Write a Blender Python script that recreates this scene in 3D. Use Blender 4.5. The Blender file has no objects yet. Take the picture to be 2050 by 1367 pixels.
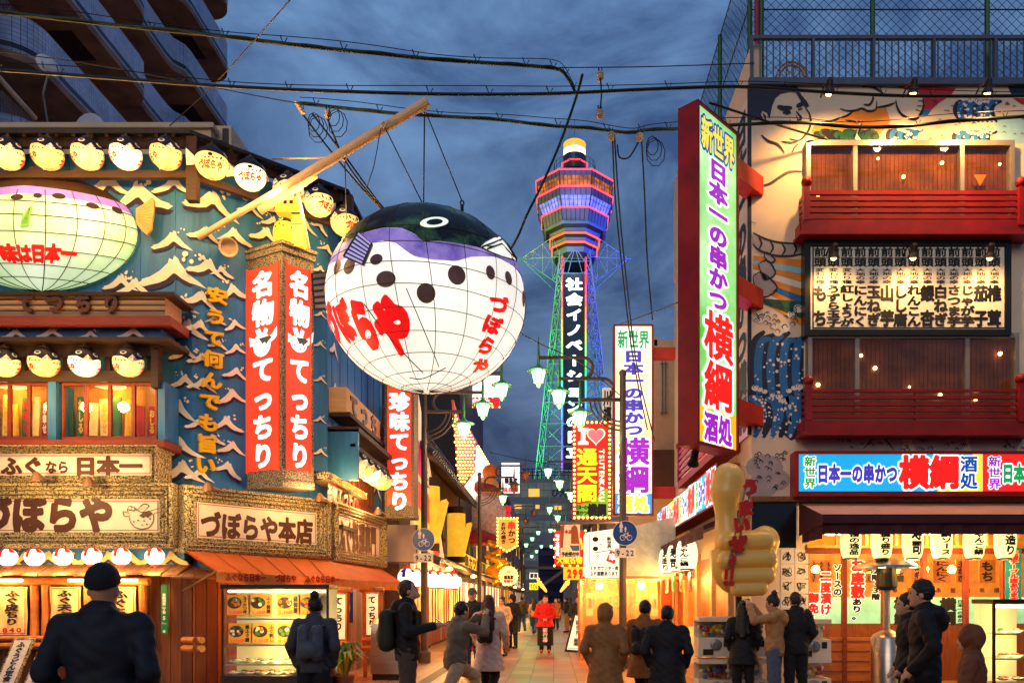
import bpy, math, random
import numpy as np
from mathutils import Vector, Matrix
from math import sin, cos, pi, radians
random.seed(7)
S = bpy.context.scene
COL = S.collection
# ------------------------------------------------------------------ camera
F, CX, CY, EYE = 1600.0, 1108.0, 1200.0, 1.55      # the photo's focal length and vanishing point, in its own pixels
cd = bpy.data.cameras.new('camera')
cam = bpy.data.objects.new('camera', cd); COL.objects.link(cam)
cam.location = (0, 0, EYE); cam.rotation_euler = (radians(90), 0, 0)
cd.sensor_width = 36; cd.lens = F/2050*36
cd.shift_x = (1025-CX)/2050; cd.shift_y = (CY-683.5)/2050
cd.clip_start = .05; cd.clip_end = 3000
S.camera = cam
# ------------------------------------------------------------------ sky at dusk
def lin(c):
    return tuple(((v/255)/12.92 if v/255 <= .04045 else ((v/255+.055)/1.055)**2.4) for v in c)
wd = bpy.data.worlds.new('World'); S.world = wd; wd.use_nodes = True
nt = wd.node_tree; N = nt.nodes; L = nt.links
bg = N['Background']; bg.inputs[1].default_value = .1
sky = N.new('ShaderNodeTexSky'); sky.sky_type = 'NISHITA'; sky.sun_disc = False
sky.sun_elevation = radians(-1.5); sky.sun_rotation = radians(194); sky.air_density = 1.4
tc = N.new('ShaderNodeTexCoord'); sep = N.new('ShaderNodeSeparateXYZ'); L.new(tc.outputs['Generated'], sep.inputs[0])
rmp = N.new('ShaderNodeValToRGB'); L.new(sep.outputs[2], rmp.inputs[0])
e = rmp.color_ramp.elements
e[0].position = 0.02; e[0].color = (*[v*10 for v in lin((70, 80, 104))], 1)
e[1].position = .62; e[1].color = (*[v*10 for v in lin((92, 130, 182))], 1)
e2 = rmp.color_ramp.elements.new(.28); e2.color = (*[v*10 for v in lin((76, 102, 142))], 1)
mp = N.new('ShaderNodeMapping'); mp.inputs['Scale'].default_value = (1.6, 1.6, 3.4); mp.inputs['Rotation'].default_value = (0, .5, .3)
L.new(tc.outputs['Generated'], mp.inputs[0])
nz = N.new('ShaderNodeTexNoise'); nz.inputs['Scale'].default_value = 2.1; nz.inputs['Detail'].default_value = 7; nz.inputs['Roughness'].default_value = .6; nz.inputs['Distortion'].default_value = .5
L.new(mp.outputs[0], nz.inputs[0])
cr = N.new('ShaderNodeValToRGB'); L.new(nz.outputs[0], cr.inputs[0])
cr.color_ramp.elements[0].position = .38; cr.color_ramp.elements[0].color = (.5, .53, .62, 1)
cr.color_ramp.elements[1].position = .66; cr.color_ramp.elements[1].color = (2.15, 1.95, 1.68, 1)
mul = N.new('ShaderNodeMix'); mul.data_type = 'RGBA'; mul.blend_type = 'MULTIPLY'; mul.inputs[0].default_value = 1
L.new(rmp.outputs[0], mul.inputs[6]); L.new(cr.outputs[0], mul.inputs[7])
mx = N.new('ShaderNodeMix'); mx.data_type = 'RGBA'; mx.inputs[0].default_value = .88
L.new(sky.outputs[0], mx.inputs[6]); L.new(mul.outputs[2], mx.inputs[7]); L.new(mx.outputs[2], bg.inputs[0])
sl = bpy.data.lights.new('dusk_fill', 'SUN'); sl.energy = .66; sl.angle = radians(30); sl.color = (1, .84, .66)  # added warm fill from behind the camera, lifting the facades
so = bpy.data.objects.new('dusk_fill', sl); COL.objects.link(so); so.rotation_euler = (radians(68), 0, radians(-14))
S.view_settings.view_transform = 'Standard'; S.view_settings.look = 'None'; S.view_settings.exposure = 0; S.view_settings.gamma = 1
S.render.engine = 'CYCLES'
cy = S.cycles; cy.use_denoising = True; cy.max_bounces = 6; cy.diffuse_bounces = 3; cy.glossy_bounces = 3; cy.transparent_max_bounces = 12; cy.sample_clamp_indirect = 4
cy.use_light_tree = True; cy.caustics_reflective = False; cy.caustics_refractive = False
# ------------------------------------------------------------------ materials
MATS = {}
def M(name, col, rough=.6, metal=0., var=.18, scale=6., bump=0., em=0., stretch=(1, 1, 1), spec=.4, col2=None, detail=5, emcol=None, ramp=(.3, .7), evar=None):
    """Principled surface, colour varied by noise; em > 0 adds a glow, on lit things and a few unlit ones."""
    if name in MATS: return MATS[name]
    m = bpy.data.materials.new(name); m.use_nodes = True; MATS[name] = m
    n = m.node_tree.nodes; l = m.node_tree.links; b = n['Principled BSDF']
    c = lin(col); tcn = n.new('ShaderNodeTexCoord'); mpn = n.new('ShaderNodeMapping'); mpn.inputs['Scale'].default_value = stretch
    l.new(tcn.outputs['Object'], mpn.inputs[0])
    no = n.new('ShaderNodeTexNoise'); no.inputs['Scale'].default_value = scale; no.inputs['Detail'].default_value = detail; no.inputs['Roughness'].default_value = .6
    l.new(mpn.outputs[0], no.inputs[0])
    r = n.new('ShaderNodeValToRGB'); l.new(no.outputs[0], r.inputs[0])
    r.color_ramp.elements[0].position = ramp[0]; r.color_ramp.elements[1].position = ramp[1]
    ca = tuple(v*(1-var) for v in c); cb = tuple(min(1, v*(1+var)) for v in c) if col2 is None else lin(col2)
    r.color_ramp.elements[0].color = (*ca, 1); r.color_ramp.elements[1].color = (*cb, 1)
    l.new(r.outputs[0], b.inputs['Base Color'])
    b.inputs['Roughness'].default_value = rough; b.inputs['Metallic'].default_value = metal
    b.inputs['Specular IOR Level'].default_value = spec
    if em > 0:
        if emcol is None: l.new(r.outputs[0], b.inputs['Emission Color'])
        else: b.inputs['Emission Color'].default_value = (*lin(emcol), 1)
        b.inputs['Emission Strength'].default_value = em
        if evar:
            nn = n.new('ShaderNodeTexNoise'); nn.inputs['Scale'].default_value = evar[0]; nn.inputs['Detail'].default_value = 1
            l.new(tcn.outputs['Object'], nn.inputs[0])
            mr = n.new('ShaderNodeMapRange'); l.new(nn.outputs[0], mr.inputs[0]); mr.inputs[1].default_value = .35; mr.inputs[2].default_value = .65
            mr.inputs[3].default_value = em*evar[1]; mr.inputs[4].default_value = em*evar[2]; l.new(mr.outputs[0], b.inputs['Emission Strength'])
        m.cycles.emission_sampling = 'AUTO'
    if bump:
        bp = n.new('ShaderNodeBump'); bp.inputs['Strength'].default_value = bump; bp.inputs['Distance'].default_value = .02
        l.new(no.outputs[0], bp.inputs['Height']); l.new(bp.outputs[0], b.inputs['Normal'])
    return m
def EM(name, col, s=1., var=.08, scale=2., evar=None, col2=None, rough=.4):
    """A face that gives off light: lamps, lit signs, lit windows."""
    m = M(name, col, rough, 0, var, scale, em=s, evar=evar, col2=col2)
    return m
def wave_mat(name, c1, c2, scale=10., direction='X', rough=.6, em=0., dist=0., lo=.4, hi=.6, bump=.3, metal=0., noise=.15):
    """Stripes or boards running across the thing."""
    if name in MATS: return MATS[name]
    m = bpy.data.materials.new(name); m.use_nodes = True; MATS[name] = m
    n = m.node_tree.nodes; l = m.node_tree.links; b = n['Principled BSDF']
    tcn = n.new('ShaderNodeTexCoord'); w = n.new('ShaderNodeTexWave'); w.bands_direction = direction; w.inputs['Scale'].default_value = scale; w.inputs['Distortion'].default_value = dist
    w.inputs['Detail'].default_value = 2
    l.new(tcn.outputs['Object'], w.inputs[0]); r = n.new('ShaderNodeValToRGB'); l.new(w.outputs[0], r.inputs[0])
    r.color_ramp.elements[0].position = lo; r.color_ramp.elements[1].position = hi
    r.color_ramp.elements[0].color = (*lin(c1), 1); r.color_ramp.elements[1].color = (*lin(c2), 1)
    no = n.new('ShaderNodeTexNoise'); no.inputs['Scale'].default_value = 3; no.inputs['Detail'].default_value = 6; l.new(tcn.outputs['Object'], no.inputs[0])
    mr = n.new('ShaderNodeMapRange'); l.new(no.outputs[0], mr.inputs[0]); mr.inputs[1].default_value = .3; mr.inputs[2].default_value = .7; mr.inputs[3].default_value = 1-noise*2; mr.inputs[4].default_value = 1+noise
    mm = n.new('ShaderNodeMix'); mm.data_type = 'RGBA'; mm.blend_type = 'MULTIPLY'; mm.inputs[0].default_value = 1
    l.new(r.outputs[0], mm.inputs[6]); l.new(mr.outputs[0], mm.inputs[7]); l.new(mm.outputs[2], b.inputs['Base Color'])
    b.inputs['Roughness'].default_value = rough; b.inputs['Metallic'].default_value = metal
    if em: l.new(mm.outputs[2], b.inputs['Emission Color']); b.inputs['Emission Strength'].default_value = em
    bp = n.new('ShaderNodeBump'); bp.inputs['Strength'].default_value = bump; bp.inputs['Distance'].default_value = .01; l.new(w.outputs[0], bp.inputs['Height']); l.new(bp.outputs[0], b.inputs['Normal'])
    return m
def brick_mat(name, c1, c2, cm, scale, bw=.5, rh=.25, mortar=.02, rough=.5, rot=(0, 0, 0), offset=.5, bump=.4, spec=.5, bias=0.):
    if name in MATS: return MATS[name]
    m = bpy.data.materials.new(name); m.use_nodes = True; MATS[name] = m
    n = m.node_tree.nodes; l = m.node_tree.links; b = n['Principled BSDF']
    tcn = n.new('ShaderNodeTexCoord'); mpn = n.new('ShaderNodeMapping'); mpn.inputs['Rotation'].default_value = rot; l.new(tcn.outputs['Object'], mpn.inputs[0])
    t = n.new('ShaderNodeTexBrick'); l.new(mpn.outputs[0], t.inputs[0]); t.offset = offset
    t.inputs['Color1'].default_value = (*lin(c1), 1); t.inputs['Color2'].default_value = (*lin(c2), 1); t.inputs['Mortar'].default_value = (*lin(cm), 1)
    t.inputs['Scale'].default_value = scale; t.inputs['Brick Width'].default_value = bw; t.inputs['Row Height'].default_value = rh; t.inputs['Mortar Size'].default_value = mortar; t.inputs['Bias'].default_value = bias
    no = n.new('ShaderNodeTexNoise'); no.inputs['Scale'].default_value = 1.3; no.inputs['Detail'].default_value = 8; l.new(tcn.outputs['Object'], no.inputs[0])
    mr = n.new('ShaderNodeMapRange'); l.new(no.outputs[0], mr.inputs[0]); mr.inputs[1].default_value = .3; mr.inputs[2].default_value = .7; mr.inputs[3].default_value = .7; mr.inputs[4].default_value = 1.2
    mm = n.new('ShaderNodeMix'); mm.data_type = 'RGBA'; mm.blend_type = 'MULTIPLY'; mm.inputs[0].default_value = 1
    l.new(t.outputs[0], mm.inputs[6]); l.new(mr.outputs[0], mm.inputs[7]); l.new(mm.outputs[2], b.inputs['Base Color'])
    r2 = n.new('ShaderNodeMapRange'); l.new(no.outputs[0], r2.inputs[0]); r2.inputs[3].default_value = rough-.15; r2.inputs[4].default_value = rough+.15; l.new(r2.outputs[0], b.inputs['Roughness'])
    b.inputs['Specular IOR Level'].default_value = spec
    bp = n.new('ShaderNodeBump'); bp.invert = True; bp.inputs['Strength'].default_value = bump; bp.inputs['Distance'].default_value = .01; l.new(t.outputs['Fac'], bp.inputs['Height']); l.new(bp.outputs[0], b.inputs['Normal'])
    return m
def glass_mat(name, tint=(255, 255, 255), gloss=.12, alpha=.0, acol=(200, 200, 200)):
    if name in MATS: return MATS[name]
    m = bpy.data.materials.new(name); m.use_nodes = True; MATS[name] = m
    n = m.node_tree.nodes; l = m.node_tree.links
    tr = n.new('ShaderNodeBsdfTransparent'); tr.inputs[0].default_value = (*lin(tint), 1); gl = n.new('ShaderNodeBsdfGlossy'); gl.inputs['Roughness'].default_value = .03
    mxs = n.new('ShaderNodeMixShader'); mxs.inputs[0].default_value = gloss
    l.new(tr.outputs[0], mxs.inputs[1]); l.new(gl.outputs[0], mxs.inputs[2]); out = n['Material Output']
    if alpha:
        df = n.new('ShaderNodeBsdfTranslucent'); df.inputs[0].default_value = (*lin(acol), 1); m2 = n.new('ShaderNodeMixShader'); m2.inputs[0].default_value = alpha
        l.new(mxs.outputs[0], m2.inputs[1]); l.new(df.outputs[0], m2.inputs[2]); l.new(m2.outputs[0], out.inputs[0])
    else: l.new(mxs.outputs[0], out.inputs[0])
    return m
# ------------------------------------------------------------------ mesh builder
def V(*a): return Vector(a if len(a) == 3 else a[0])
def W(px, py, Y): return Vector(((px-CX)/F*Y, Y, EYE+(CY-py)/F*Y))
class MB:
    def __init__(s): s.v = []; s.f = []; s.m = []
    def add(s, vs, fs, m=0):
        o = len(s.v); s.v.extend([tuple(p) for p in vs])
        for f in fs: s.f.append(tuple(i+o for i in f)); s.m.append(m)
    def poly(s, pts, m=0): s.add(pts, [tuple(range(len(pts)))], m)
    def box(s, a, b, m=0):
        x0, x1 = sorted((a[0], b[0])); y0, y1 = sorted((a[1], b[1])); z0, z1 = sorted((a[2], b[2]))
        s.add([(x0,y0,z0),(x1,y0,z0),(x1,y1,z0),(x0,y1,z0),(x0,y0,z1),(x1,y0,z1),(x1,y1,z1),(x0,y1,z1)],
              [(0,3,2,1),(4,5,6,7),(0,1,5,4),(1,2,6,5),(2,3,7,6),(3,0,4,7)], m)
    def prism(s, pts, d, m=0, mside=None):
        """closed solid: outline pts swept by vector d"""
        n = len(pts); d = Vector(d); a = [Vector(p) for p in pts]; b = [p+d for p in a]
        s.add(a+b, [tuple(range(n))[::-1], tuple(range(n, 2*n))], m)
        s.add(a+b, [(i, (i+1) % n, n+(i+1) % n, n+i) for i in range(n)], m if mside is None else mside)
    def tube(s, pts, r, n=6, m=0, cap=True):
        pts = [Vector(p) for p in pts]; rr = r if isinstance(r, (list, tuple)) else [r]*len(pts)
        ring = []; up = None
        for i, p in enumerate(pts):
            t = (pts[min(i+1, len(pts)-1)]-pts[max(i-1, 0)])
            t = t.normalized() if t.length > 1e-9 else Vector((0, 0, 1))
            if up is None: up = Vector((0, 0, 1)) if abs(t.z) < .9 else Vector((1, 0, 0))
            a = t.cross(up)
            if a.length < 1e-6: a = t.cross(Vector((1, .3, 0)))
            a.normalize(); b = a.cross(t).normalized(); up = b
            ring.append([p+(a*cos(2*pi*k/n)+b*sin(2*pi*k/n))*rr[i] for k in range(n)])
        vs = [q for g in ring for q in g]; fs = []
        for i in range(len(pts)-1):
            for k in range(n): fs.append((i*n+k, i*n+(k+1) % n, (i+1)*n+(k+1) % n, (i+1)*n+k))
        if cap: fs += [tuple(range(n))[::-1], tuple(range((len(pts)-1)*n, len(pts)*n))]
        s.add(vs, fs, m)
    def lathe(s, prof, c, n=16, m=0, axis=(0, 0, 1), sx=1., sy=1.):
        """prof: (radius, height) pairs about a vertical axis through c"""
        c = Vector(c); ax = Vector(axis).normalized(); q = Vector((0, 0, 1)).rotation_difference(ax)
        vs = [c+q @ Vector((r*cos(2*pi*k/n)*sx, r*sin(2*pi*k/n)*sy, h)) for r, h in prof for k in range(n)]
        fs = [(i*n+k, i*n+(k+1) % n, (i+1)*n+(k+1) % n, (i+1)*n+k) for i in range(len(prof)-1) for k in range(n)]
        if prof[0][0] > 1e-6: fs.append(tuple(range(n))[::-1])
        if prof[-1][0] > 1e-6: fs.append(tuple(range((len(prof)-1)*n, len(prof)*n)))
        s.add(vs, fs, m)
    def ball(s, c, r, n=12, m=0, sc=(1, 1, 1)):
        k = max(4, n//2)
        prof = [(sin(pi*i/k), -cos(pi*i/k)) for i in range(k+1)]
        c = Vector(c); vs = [c+Vector((p*cos(2*pi*j/n)*r*sc[0], p*sin(2*pi*j/n)*r*sc[1], h*r*sc[2])) for p, h in prof for j in range(n)]
        s.add(vs, [(i*n+j, i*n+(j+1) % n, (i+1)*n+(j+1) % n, (i+1)*n+j) for i in range(k) for j in range(n)], m)
    def build(s, name, mats, parent=None, smooth=False, weld=True):
        me = bpy.data.meshes.new(name); off = Vector(parent.location) if parent is not None else Vector((0, 0, 0))
        if parent is not None and parent.get('_o') is not None: off = Vector(parent['_o'])
        me.from_pydata([(x-off.x, y-off.y, z-off.z) for x, y, z in s.v], [], s.f)
        if not isinstance(mats, (list, tuple)): mats = [mats]
        for q in mats: me.materials.append(q)
        me.polygons.foreach_set('material_index', [min(i, len(mats)-1) for i in s.m])
        if smooth: me.polygons.foreach_set('use_smooth', [True]*len(me.polygons))
        me.update()
        if smooth and smooth is not True: me.set_sharp_from_angle(angle=radians(smooth))
        o = bpy.data.objects.new(name, me); COL.objects.link(o)
        if parent is not None: o.parent = parent; o['_o'] = tuple(off)
        return o
def tag(o, label, cat=None, group=None, kind=None):
    if label: o['label'] = label
    if cat: o['category'] = cat
    if group: o['group'] = group
    if kind: o['kind'] = kind
    return o
def thing(name, label, cat, loc, group=None):
    o = bpy.data.objects.new(name, None); COL.objects.link(o); o.location = loc; o.empty_display_size = .1
    return tag(o, label, cat, group)
def copy_thing(o, loc, label=None, rotz=None):
    def rec(p, par):
        c = p.copy(); COL.objects.link(c)
        if par is not None: c.parent = par
        for ch in p.children: rec(ch, c)
        return c
    c = rec(o, None); c.location = loc
    if label: c['label'] = label
    if rotz is not None: c.rotation_euler.z = rotz
    return c
LAMPS = 2.2                                                           # all lamps of the place together
def lamp(name, loc, watts, col=(255, 190, 110), r=.05, parent=None, kind='POINT', aim=None, size=1.2, blend=.6):
    ld = bpy.data.lights.new(name, kind); ld.energy = watts*LAMPS; ld.color = lin(col); ld.shadow_soft_size = r
    o = bpy.data.objects.new(name, ld); COL.objects.link(o); o.location = loc
    if kind == 'SPOT':
        ld.spot_size = size; ld.spot_blend = blend; o.rotation_euler = (Vector(aim)-Vector(loc)).to_track_quat('-Z', 'Y').to_euler()
    if parent is not None:
        off = Vector(parent['_o']) if parent.get('_o') is not None else Vector(parent.location)
        o.parent = parent; o.location = Vector(loc)-off
    return o
# ------------------------------------------------------------------ upright planes the photo's outlines are laid on
class Pl:
    def __init__(s, a, b, off=0.):
        s.a = Vector((a[0], a[1], 0)); d = Vector((b[0]-a[0], b[1]-a[1], 0)); s.len = d.length; s.u = d.normalized(); s.n = Vector((s.u.y, -s.u.x, 0)); s.a = s.a+s.n*off; s.off = 0
    def at(s, u, z, o=0.): return s.a+s.u*u+Vector((0, 0, z))+s.n*o
    def uz(s, px, py, o=0.):
        d = Vector(((px-CX)/F, 1, (CY-py)/F)); a = s.a+s.n*o; t = a.dot(s.n)/d.dot(s.n); p = d*t
        return (p-a).dot(s.u), EYE+p.z
    def hit(s, px, py, o=0.):
        u, z = s.uz(px, py, o); return s.at(u, z, o)
    def rect(s, p0, p1, o=0.):
        u0, z1 = s.uz(*p0, o); u1, z0 = s.uz(*p1, o); return u0, z0, u1, z1
    def moved(s, o):
        q = Pl((0, 0), (1, 0)); q.a = s.a+s.n*o; q.u = s.u; q.n = s.n; q.len = s.len; return q
def FP(Y): return Pl((-40, Y), (40, Y))
def slab(mb, pl, r, o0, o1, m=0):
    """box on plane: rect (u0,z0,u1,z1) from depth o0 to o1 along the normal"""
    u0, z0, u1, z1 = r
    p = [pl.at(u0, z0, o0), pl.at(u1, z0, o0), pl.at(u1, z1, o0), pl.at(u0, z1, o0)]
    mb.prism(p, pl.n*(o1-o0), m)
def sheet(mb, pl, r, o, m=0):
    u0, z0, u1, z1 = r; mb.poly([pl.at(u0, z0, o), pl.at(u1, z0, o), pl.at(u1, z1, o), pl.at(u0, z1, o)], m)
def trace(mb, pl, pts, o, m=0):
    mb.poly([pl.hit(x, y, o) for x, y in pts], m)
def stroke(mb, pl, pts, w, o, m=0, uv=False):
    """a brush line on a plane; pts in photo pixels (or u,z), w in metres, tapering at its ends"""
    o = lay(o); q = [Vector(p if uv else pl.uz(p[0], p[1], o)) for p in pts]
    if len(q) > 2:                                             # round it off
        r = []
        for i in range(len(q)-1):
            p0 = q[max(i-1, 0)]; p1 = q[i]; p2 = q[i+1]; p3 = q[min(i+2, len(q)-1)]
            for k in range(4):
                t = k/4; r.append(.5*((2*p1)+(p2-p0)*t+(2*p0-5*p1+4*p2-p3)*t*t+(3*p1-p0-3*p2+p3)*t**3))
        r.append(q[-1]); q = r
    n = len(q); L_, R_ = [], []
    for i in range(n):
        t = q[min(i+1, n-1)]-q[max(i-1, 0)]; t = t.normalized() if t.length else Vector((1, 0)); k = Vector((-t.y, t.x))*w*.5*min(1, .35+2.2*min(i, n-1-i)/max(1, n-1))
        L_.append(pl.at(*(q[i]+k), o)); R_.append(pl.at(*(q[i]-k), o))
    mb.add(L_+R_, [(i, n+i, n+i+1, i+1) for i in range(n-1)], m)
_ly = [0]
def lay(o):                                                            # neighbouring paint films never share a plane
    _ly[0] += 1; return o+(_ly[0] % 16)*7e-5
def disc(mb, pl, u, z, r, o, m=0, n=14, sx=1., a0=0.):
    o = lay(o)
    mb.poly([pl.at(u+r*sx*cos(a0+2*pi*k/n), z+r*sin(a0+2*pi*k/n), o) for k in range(n)], m)
def molding(mb, pl, r, prof, m=0):
    """picture-frame moulding round rect r; prof = (inset, height) pairs from outside in"""
    u0, z0, u1, z1 = r; rings = []
    for i, h in prof: rings.append([pl.at(u0+i, z0+i, h), pl.at(u1-i, z0+i, h), pl.at(u1-i, z1-i, h), pl.at(u0+i, z1-i, h)])
    vs = [p for g in rings for p in g]
    mb.add(vs, [(4*i+k, 4*i+(k+1) % 4, 4*i+4+(k+1) % 4, 4*i+4+k) for i in range(len(prof)-1) for k in range(4)], m)
# ------------------------------------------------------------------ lettering: the built-in font, thickened by a distance field
GR = 60; G0, G1 = -.16, 1.16
_gc, _gs = {}, {}
def gsdf(ch):
    if ch in _gs: return _gs[ch]
    cu = bpy.data.curves.new('letter', 'FONT'); cu.body = ch; cu.size = 1; cu.resolution_u = 3; cu.fill_mode = 'FRONT'
    o = bpy.data.objects.new('letter', cu); me = o.to_mesh()
    v = np.array([p.co[:2] for p in me.vertices], dtype=np.float32).reshape(-1, 2); ed = {}
    for p in me.polygons:
        vs = p.vertices
        for a, b in zip(vs, list(vs[1:])+[vs[0]]):
            k = (min(a, b), max(a, b)); ed[k] = ed.get(k, 0)+1
    ed = np.array([k for k, c in ed.items() if c == 1])
    o.to_mesh_clear(); bpy.data.objects.remove(o); bpy.data.curves.remove(cu)
    g = np.linspace(G0, G1, GR, dtype=np.float32); X, Y = np.meshgrid(g, g, indexing='ij')
    wide = ord(ch[0]) > 0x2000
    if not wide:                                               # roman: centre it in the cell
        v[:, 0] = (v[:, 0]-(v[:, 0].min()+v[:, 0].max())/2)*1.4+.5
    v[:, 1] += .12
    A = v[ed[:, 0]]; B = v[ed[:, 1]]
    P = np.stack([X.ravel(), Y.ravel()], 1); D = np.full(len(P), 9., np.float32); ins = np.zeros(len(P), bool)
    for a, b in zip(A, B):
        ab = b-a; t = np.clip(((P-a) @ ab)/max(1e-12, ab @ ab), 0, 1); D = np.minimum(D, np.hypot(*(P-a-t[:, None]*ab).T))
        c = (a[1] > P[:, 1]) != (b[1] > P[:, 1])
        if abs(ab[1]) > 1e-12: ins ^= c & (P[:, 0] < ab[0]*(P[:, 1]-a[1])/ab[1]+a[0])
    d = np.where(ins, -D, D).reshape(GR, GR); _gs[ch] = d; return d
def glyph(ch, w, run=60):
    """polygons of one character in a unit cell, thickened by w"""
    k = (ch, round(w, 3), run)
    if k in _gc: return _gc[k]
    d = gsdf(ch)-w; h = (G1-G0)/(GR-1); vs = []; fs = []; seg = []
    def add(ps):
        o = len(vs); vs.extend(ps); fs.append(tuple(range(o, o+len(ps))))
    ins = d < 0
    for j in range(GR-1):
        i = 0
        while i < GR-1:
            c = (ins[i, j], ins[i+1, j], ins[i+1, j+1], ins[i, j+1])
            if all(c):
                i1 = i
                while i1+1 < GR-1 and i1+1-i < run and ins[i1+2, j] and ins[i1+2, j+1]: i1 += 1
                add([(G0+i*h, G0+j*h), (G0+(i1+1)*h, G0+j*h), (G0+(i1+1)*h, G0+(j+1)*h), (G0+i*h, G0+(j+1)*h)]); i = i1+1; continue
            if any(c):
                q = [(i, j), (i+1, j), (i+1, j+1), (i, j+1)]; ps = []; cr = []
                for a in range(4):
                    p0, p1 = q[a], q[(a+1) % 4]; d0, d1 = d[p0], d[p1]
                    if d0 < 0: ps.append((G0+p0[0]*h, G0+p0[1]*h))
                    if (d0 < 0) != (d1 < 0):
                        t = d0/(d0-d1); x = (G0+(p0[0]+(p1[0]-p0[0])*t)*h, G0+(p0[1]+(p1[1]-p0[1])*t)*h); ps.append(x); cr.append(x)
                if len(ps) > 2: add(ps)
                if len(cr) == 2: seg.append(tuple(cr))
            i += 1
    _gc[k] = (vs, fs, seg); return _gc[k]
def letter(mb, ch, fn, cell, w, m=0, o=0., thick=0., run=60, rot=False, shear=0.):
    """one character into cell (u0,z0,u1,z1); fn(u,z,o) gives the point on the surface"""
    if ch in ' 　': return
    vs, fs, seg = glyph(ch, w, run); u0, z0, u1, z1 = cell
    def mp_(p):
        x, y = p
        if rot: x, y = y, 1-x
        return (u0+(u1-u0)*(x+shear*(y-.5)), z0+(z1-z0)*y)
    mb.add([fn(*mp_(p), o) for p in vs], fs, m)
    if thick:
        for a, b in seg: mb.add([fn(*mp_(a), o), fn(*mp_(b), o), fn(*mp_(b), o-thick), fn(*mp_(a), o-thick)], [(0, 1, 2, 3)], m)
def text(mb, pl, s, r, w=.03, m=0, o=.006, vert=False, thick=0., gap=0., out=None, mo=1, oo=None, run=60, shear=0., fn=None):
    """line of writing in rect r=(u0,z0,u1,z1); out = thickness of an outline drawn behind it with material mo"""
    u0, z0, u1, z1 = r; n = len(s); fn = fn or pl.at
    for i, ch in enumerate(s):
        if vert: h = (z1-z0)/n; cell = (u0, z1-h*(i+1)+h*gap/2, u1, z1-h*i-h*gap/2)
        else: h = (u1-u0)/n; cell = (u0+h*i+h*gap/2, z0, u0+h*(i+1)-h*gap/2, z1)
        rot = vert and ch in 'ー―〜'
        if out: letter(mb, ch, fn, cell, w+out, mo, o, thick, run, rot, shear)
        letter(mb, ch, fn, cell, w, m, o+(.004 if out else 0), thick, run, rot, shear)
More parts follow.
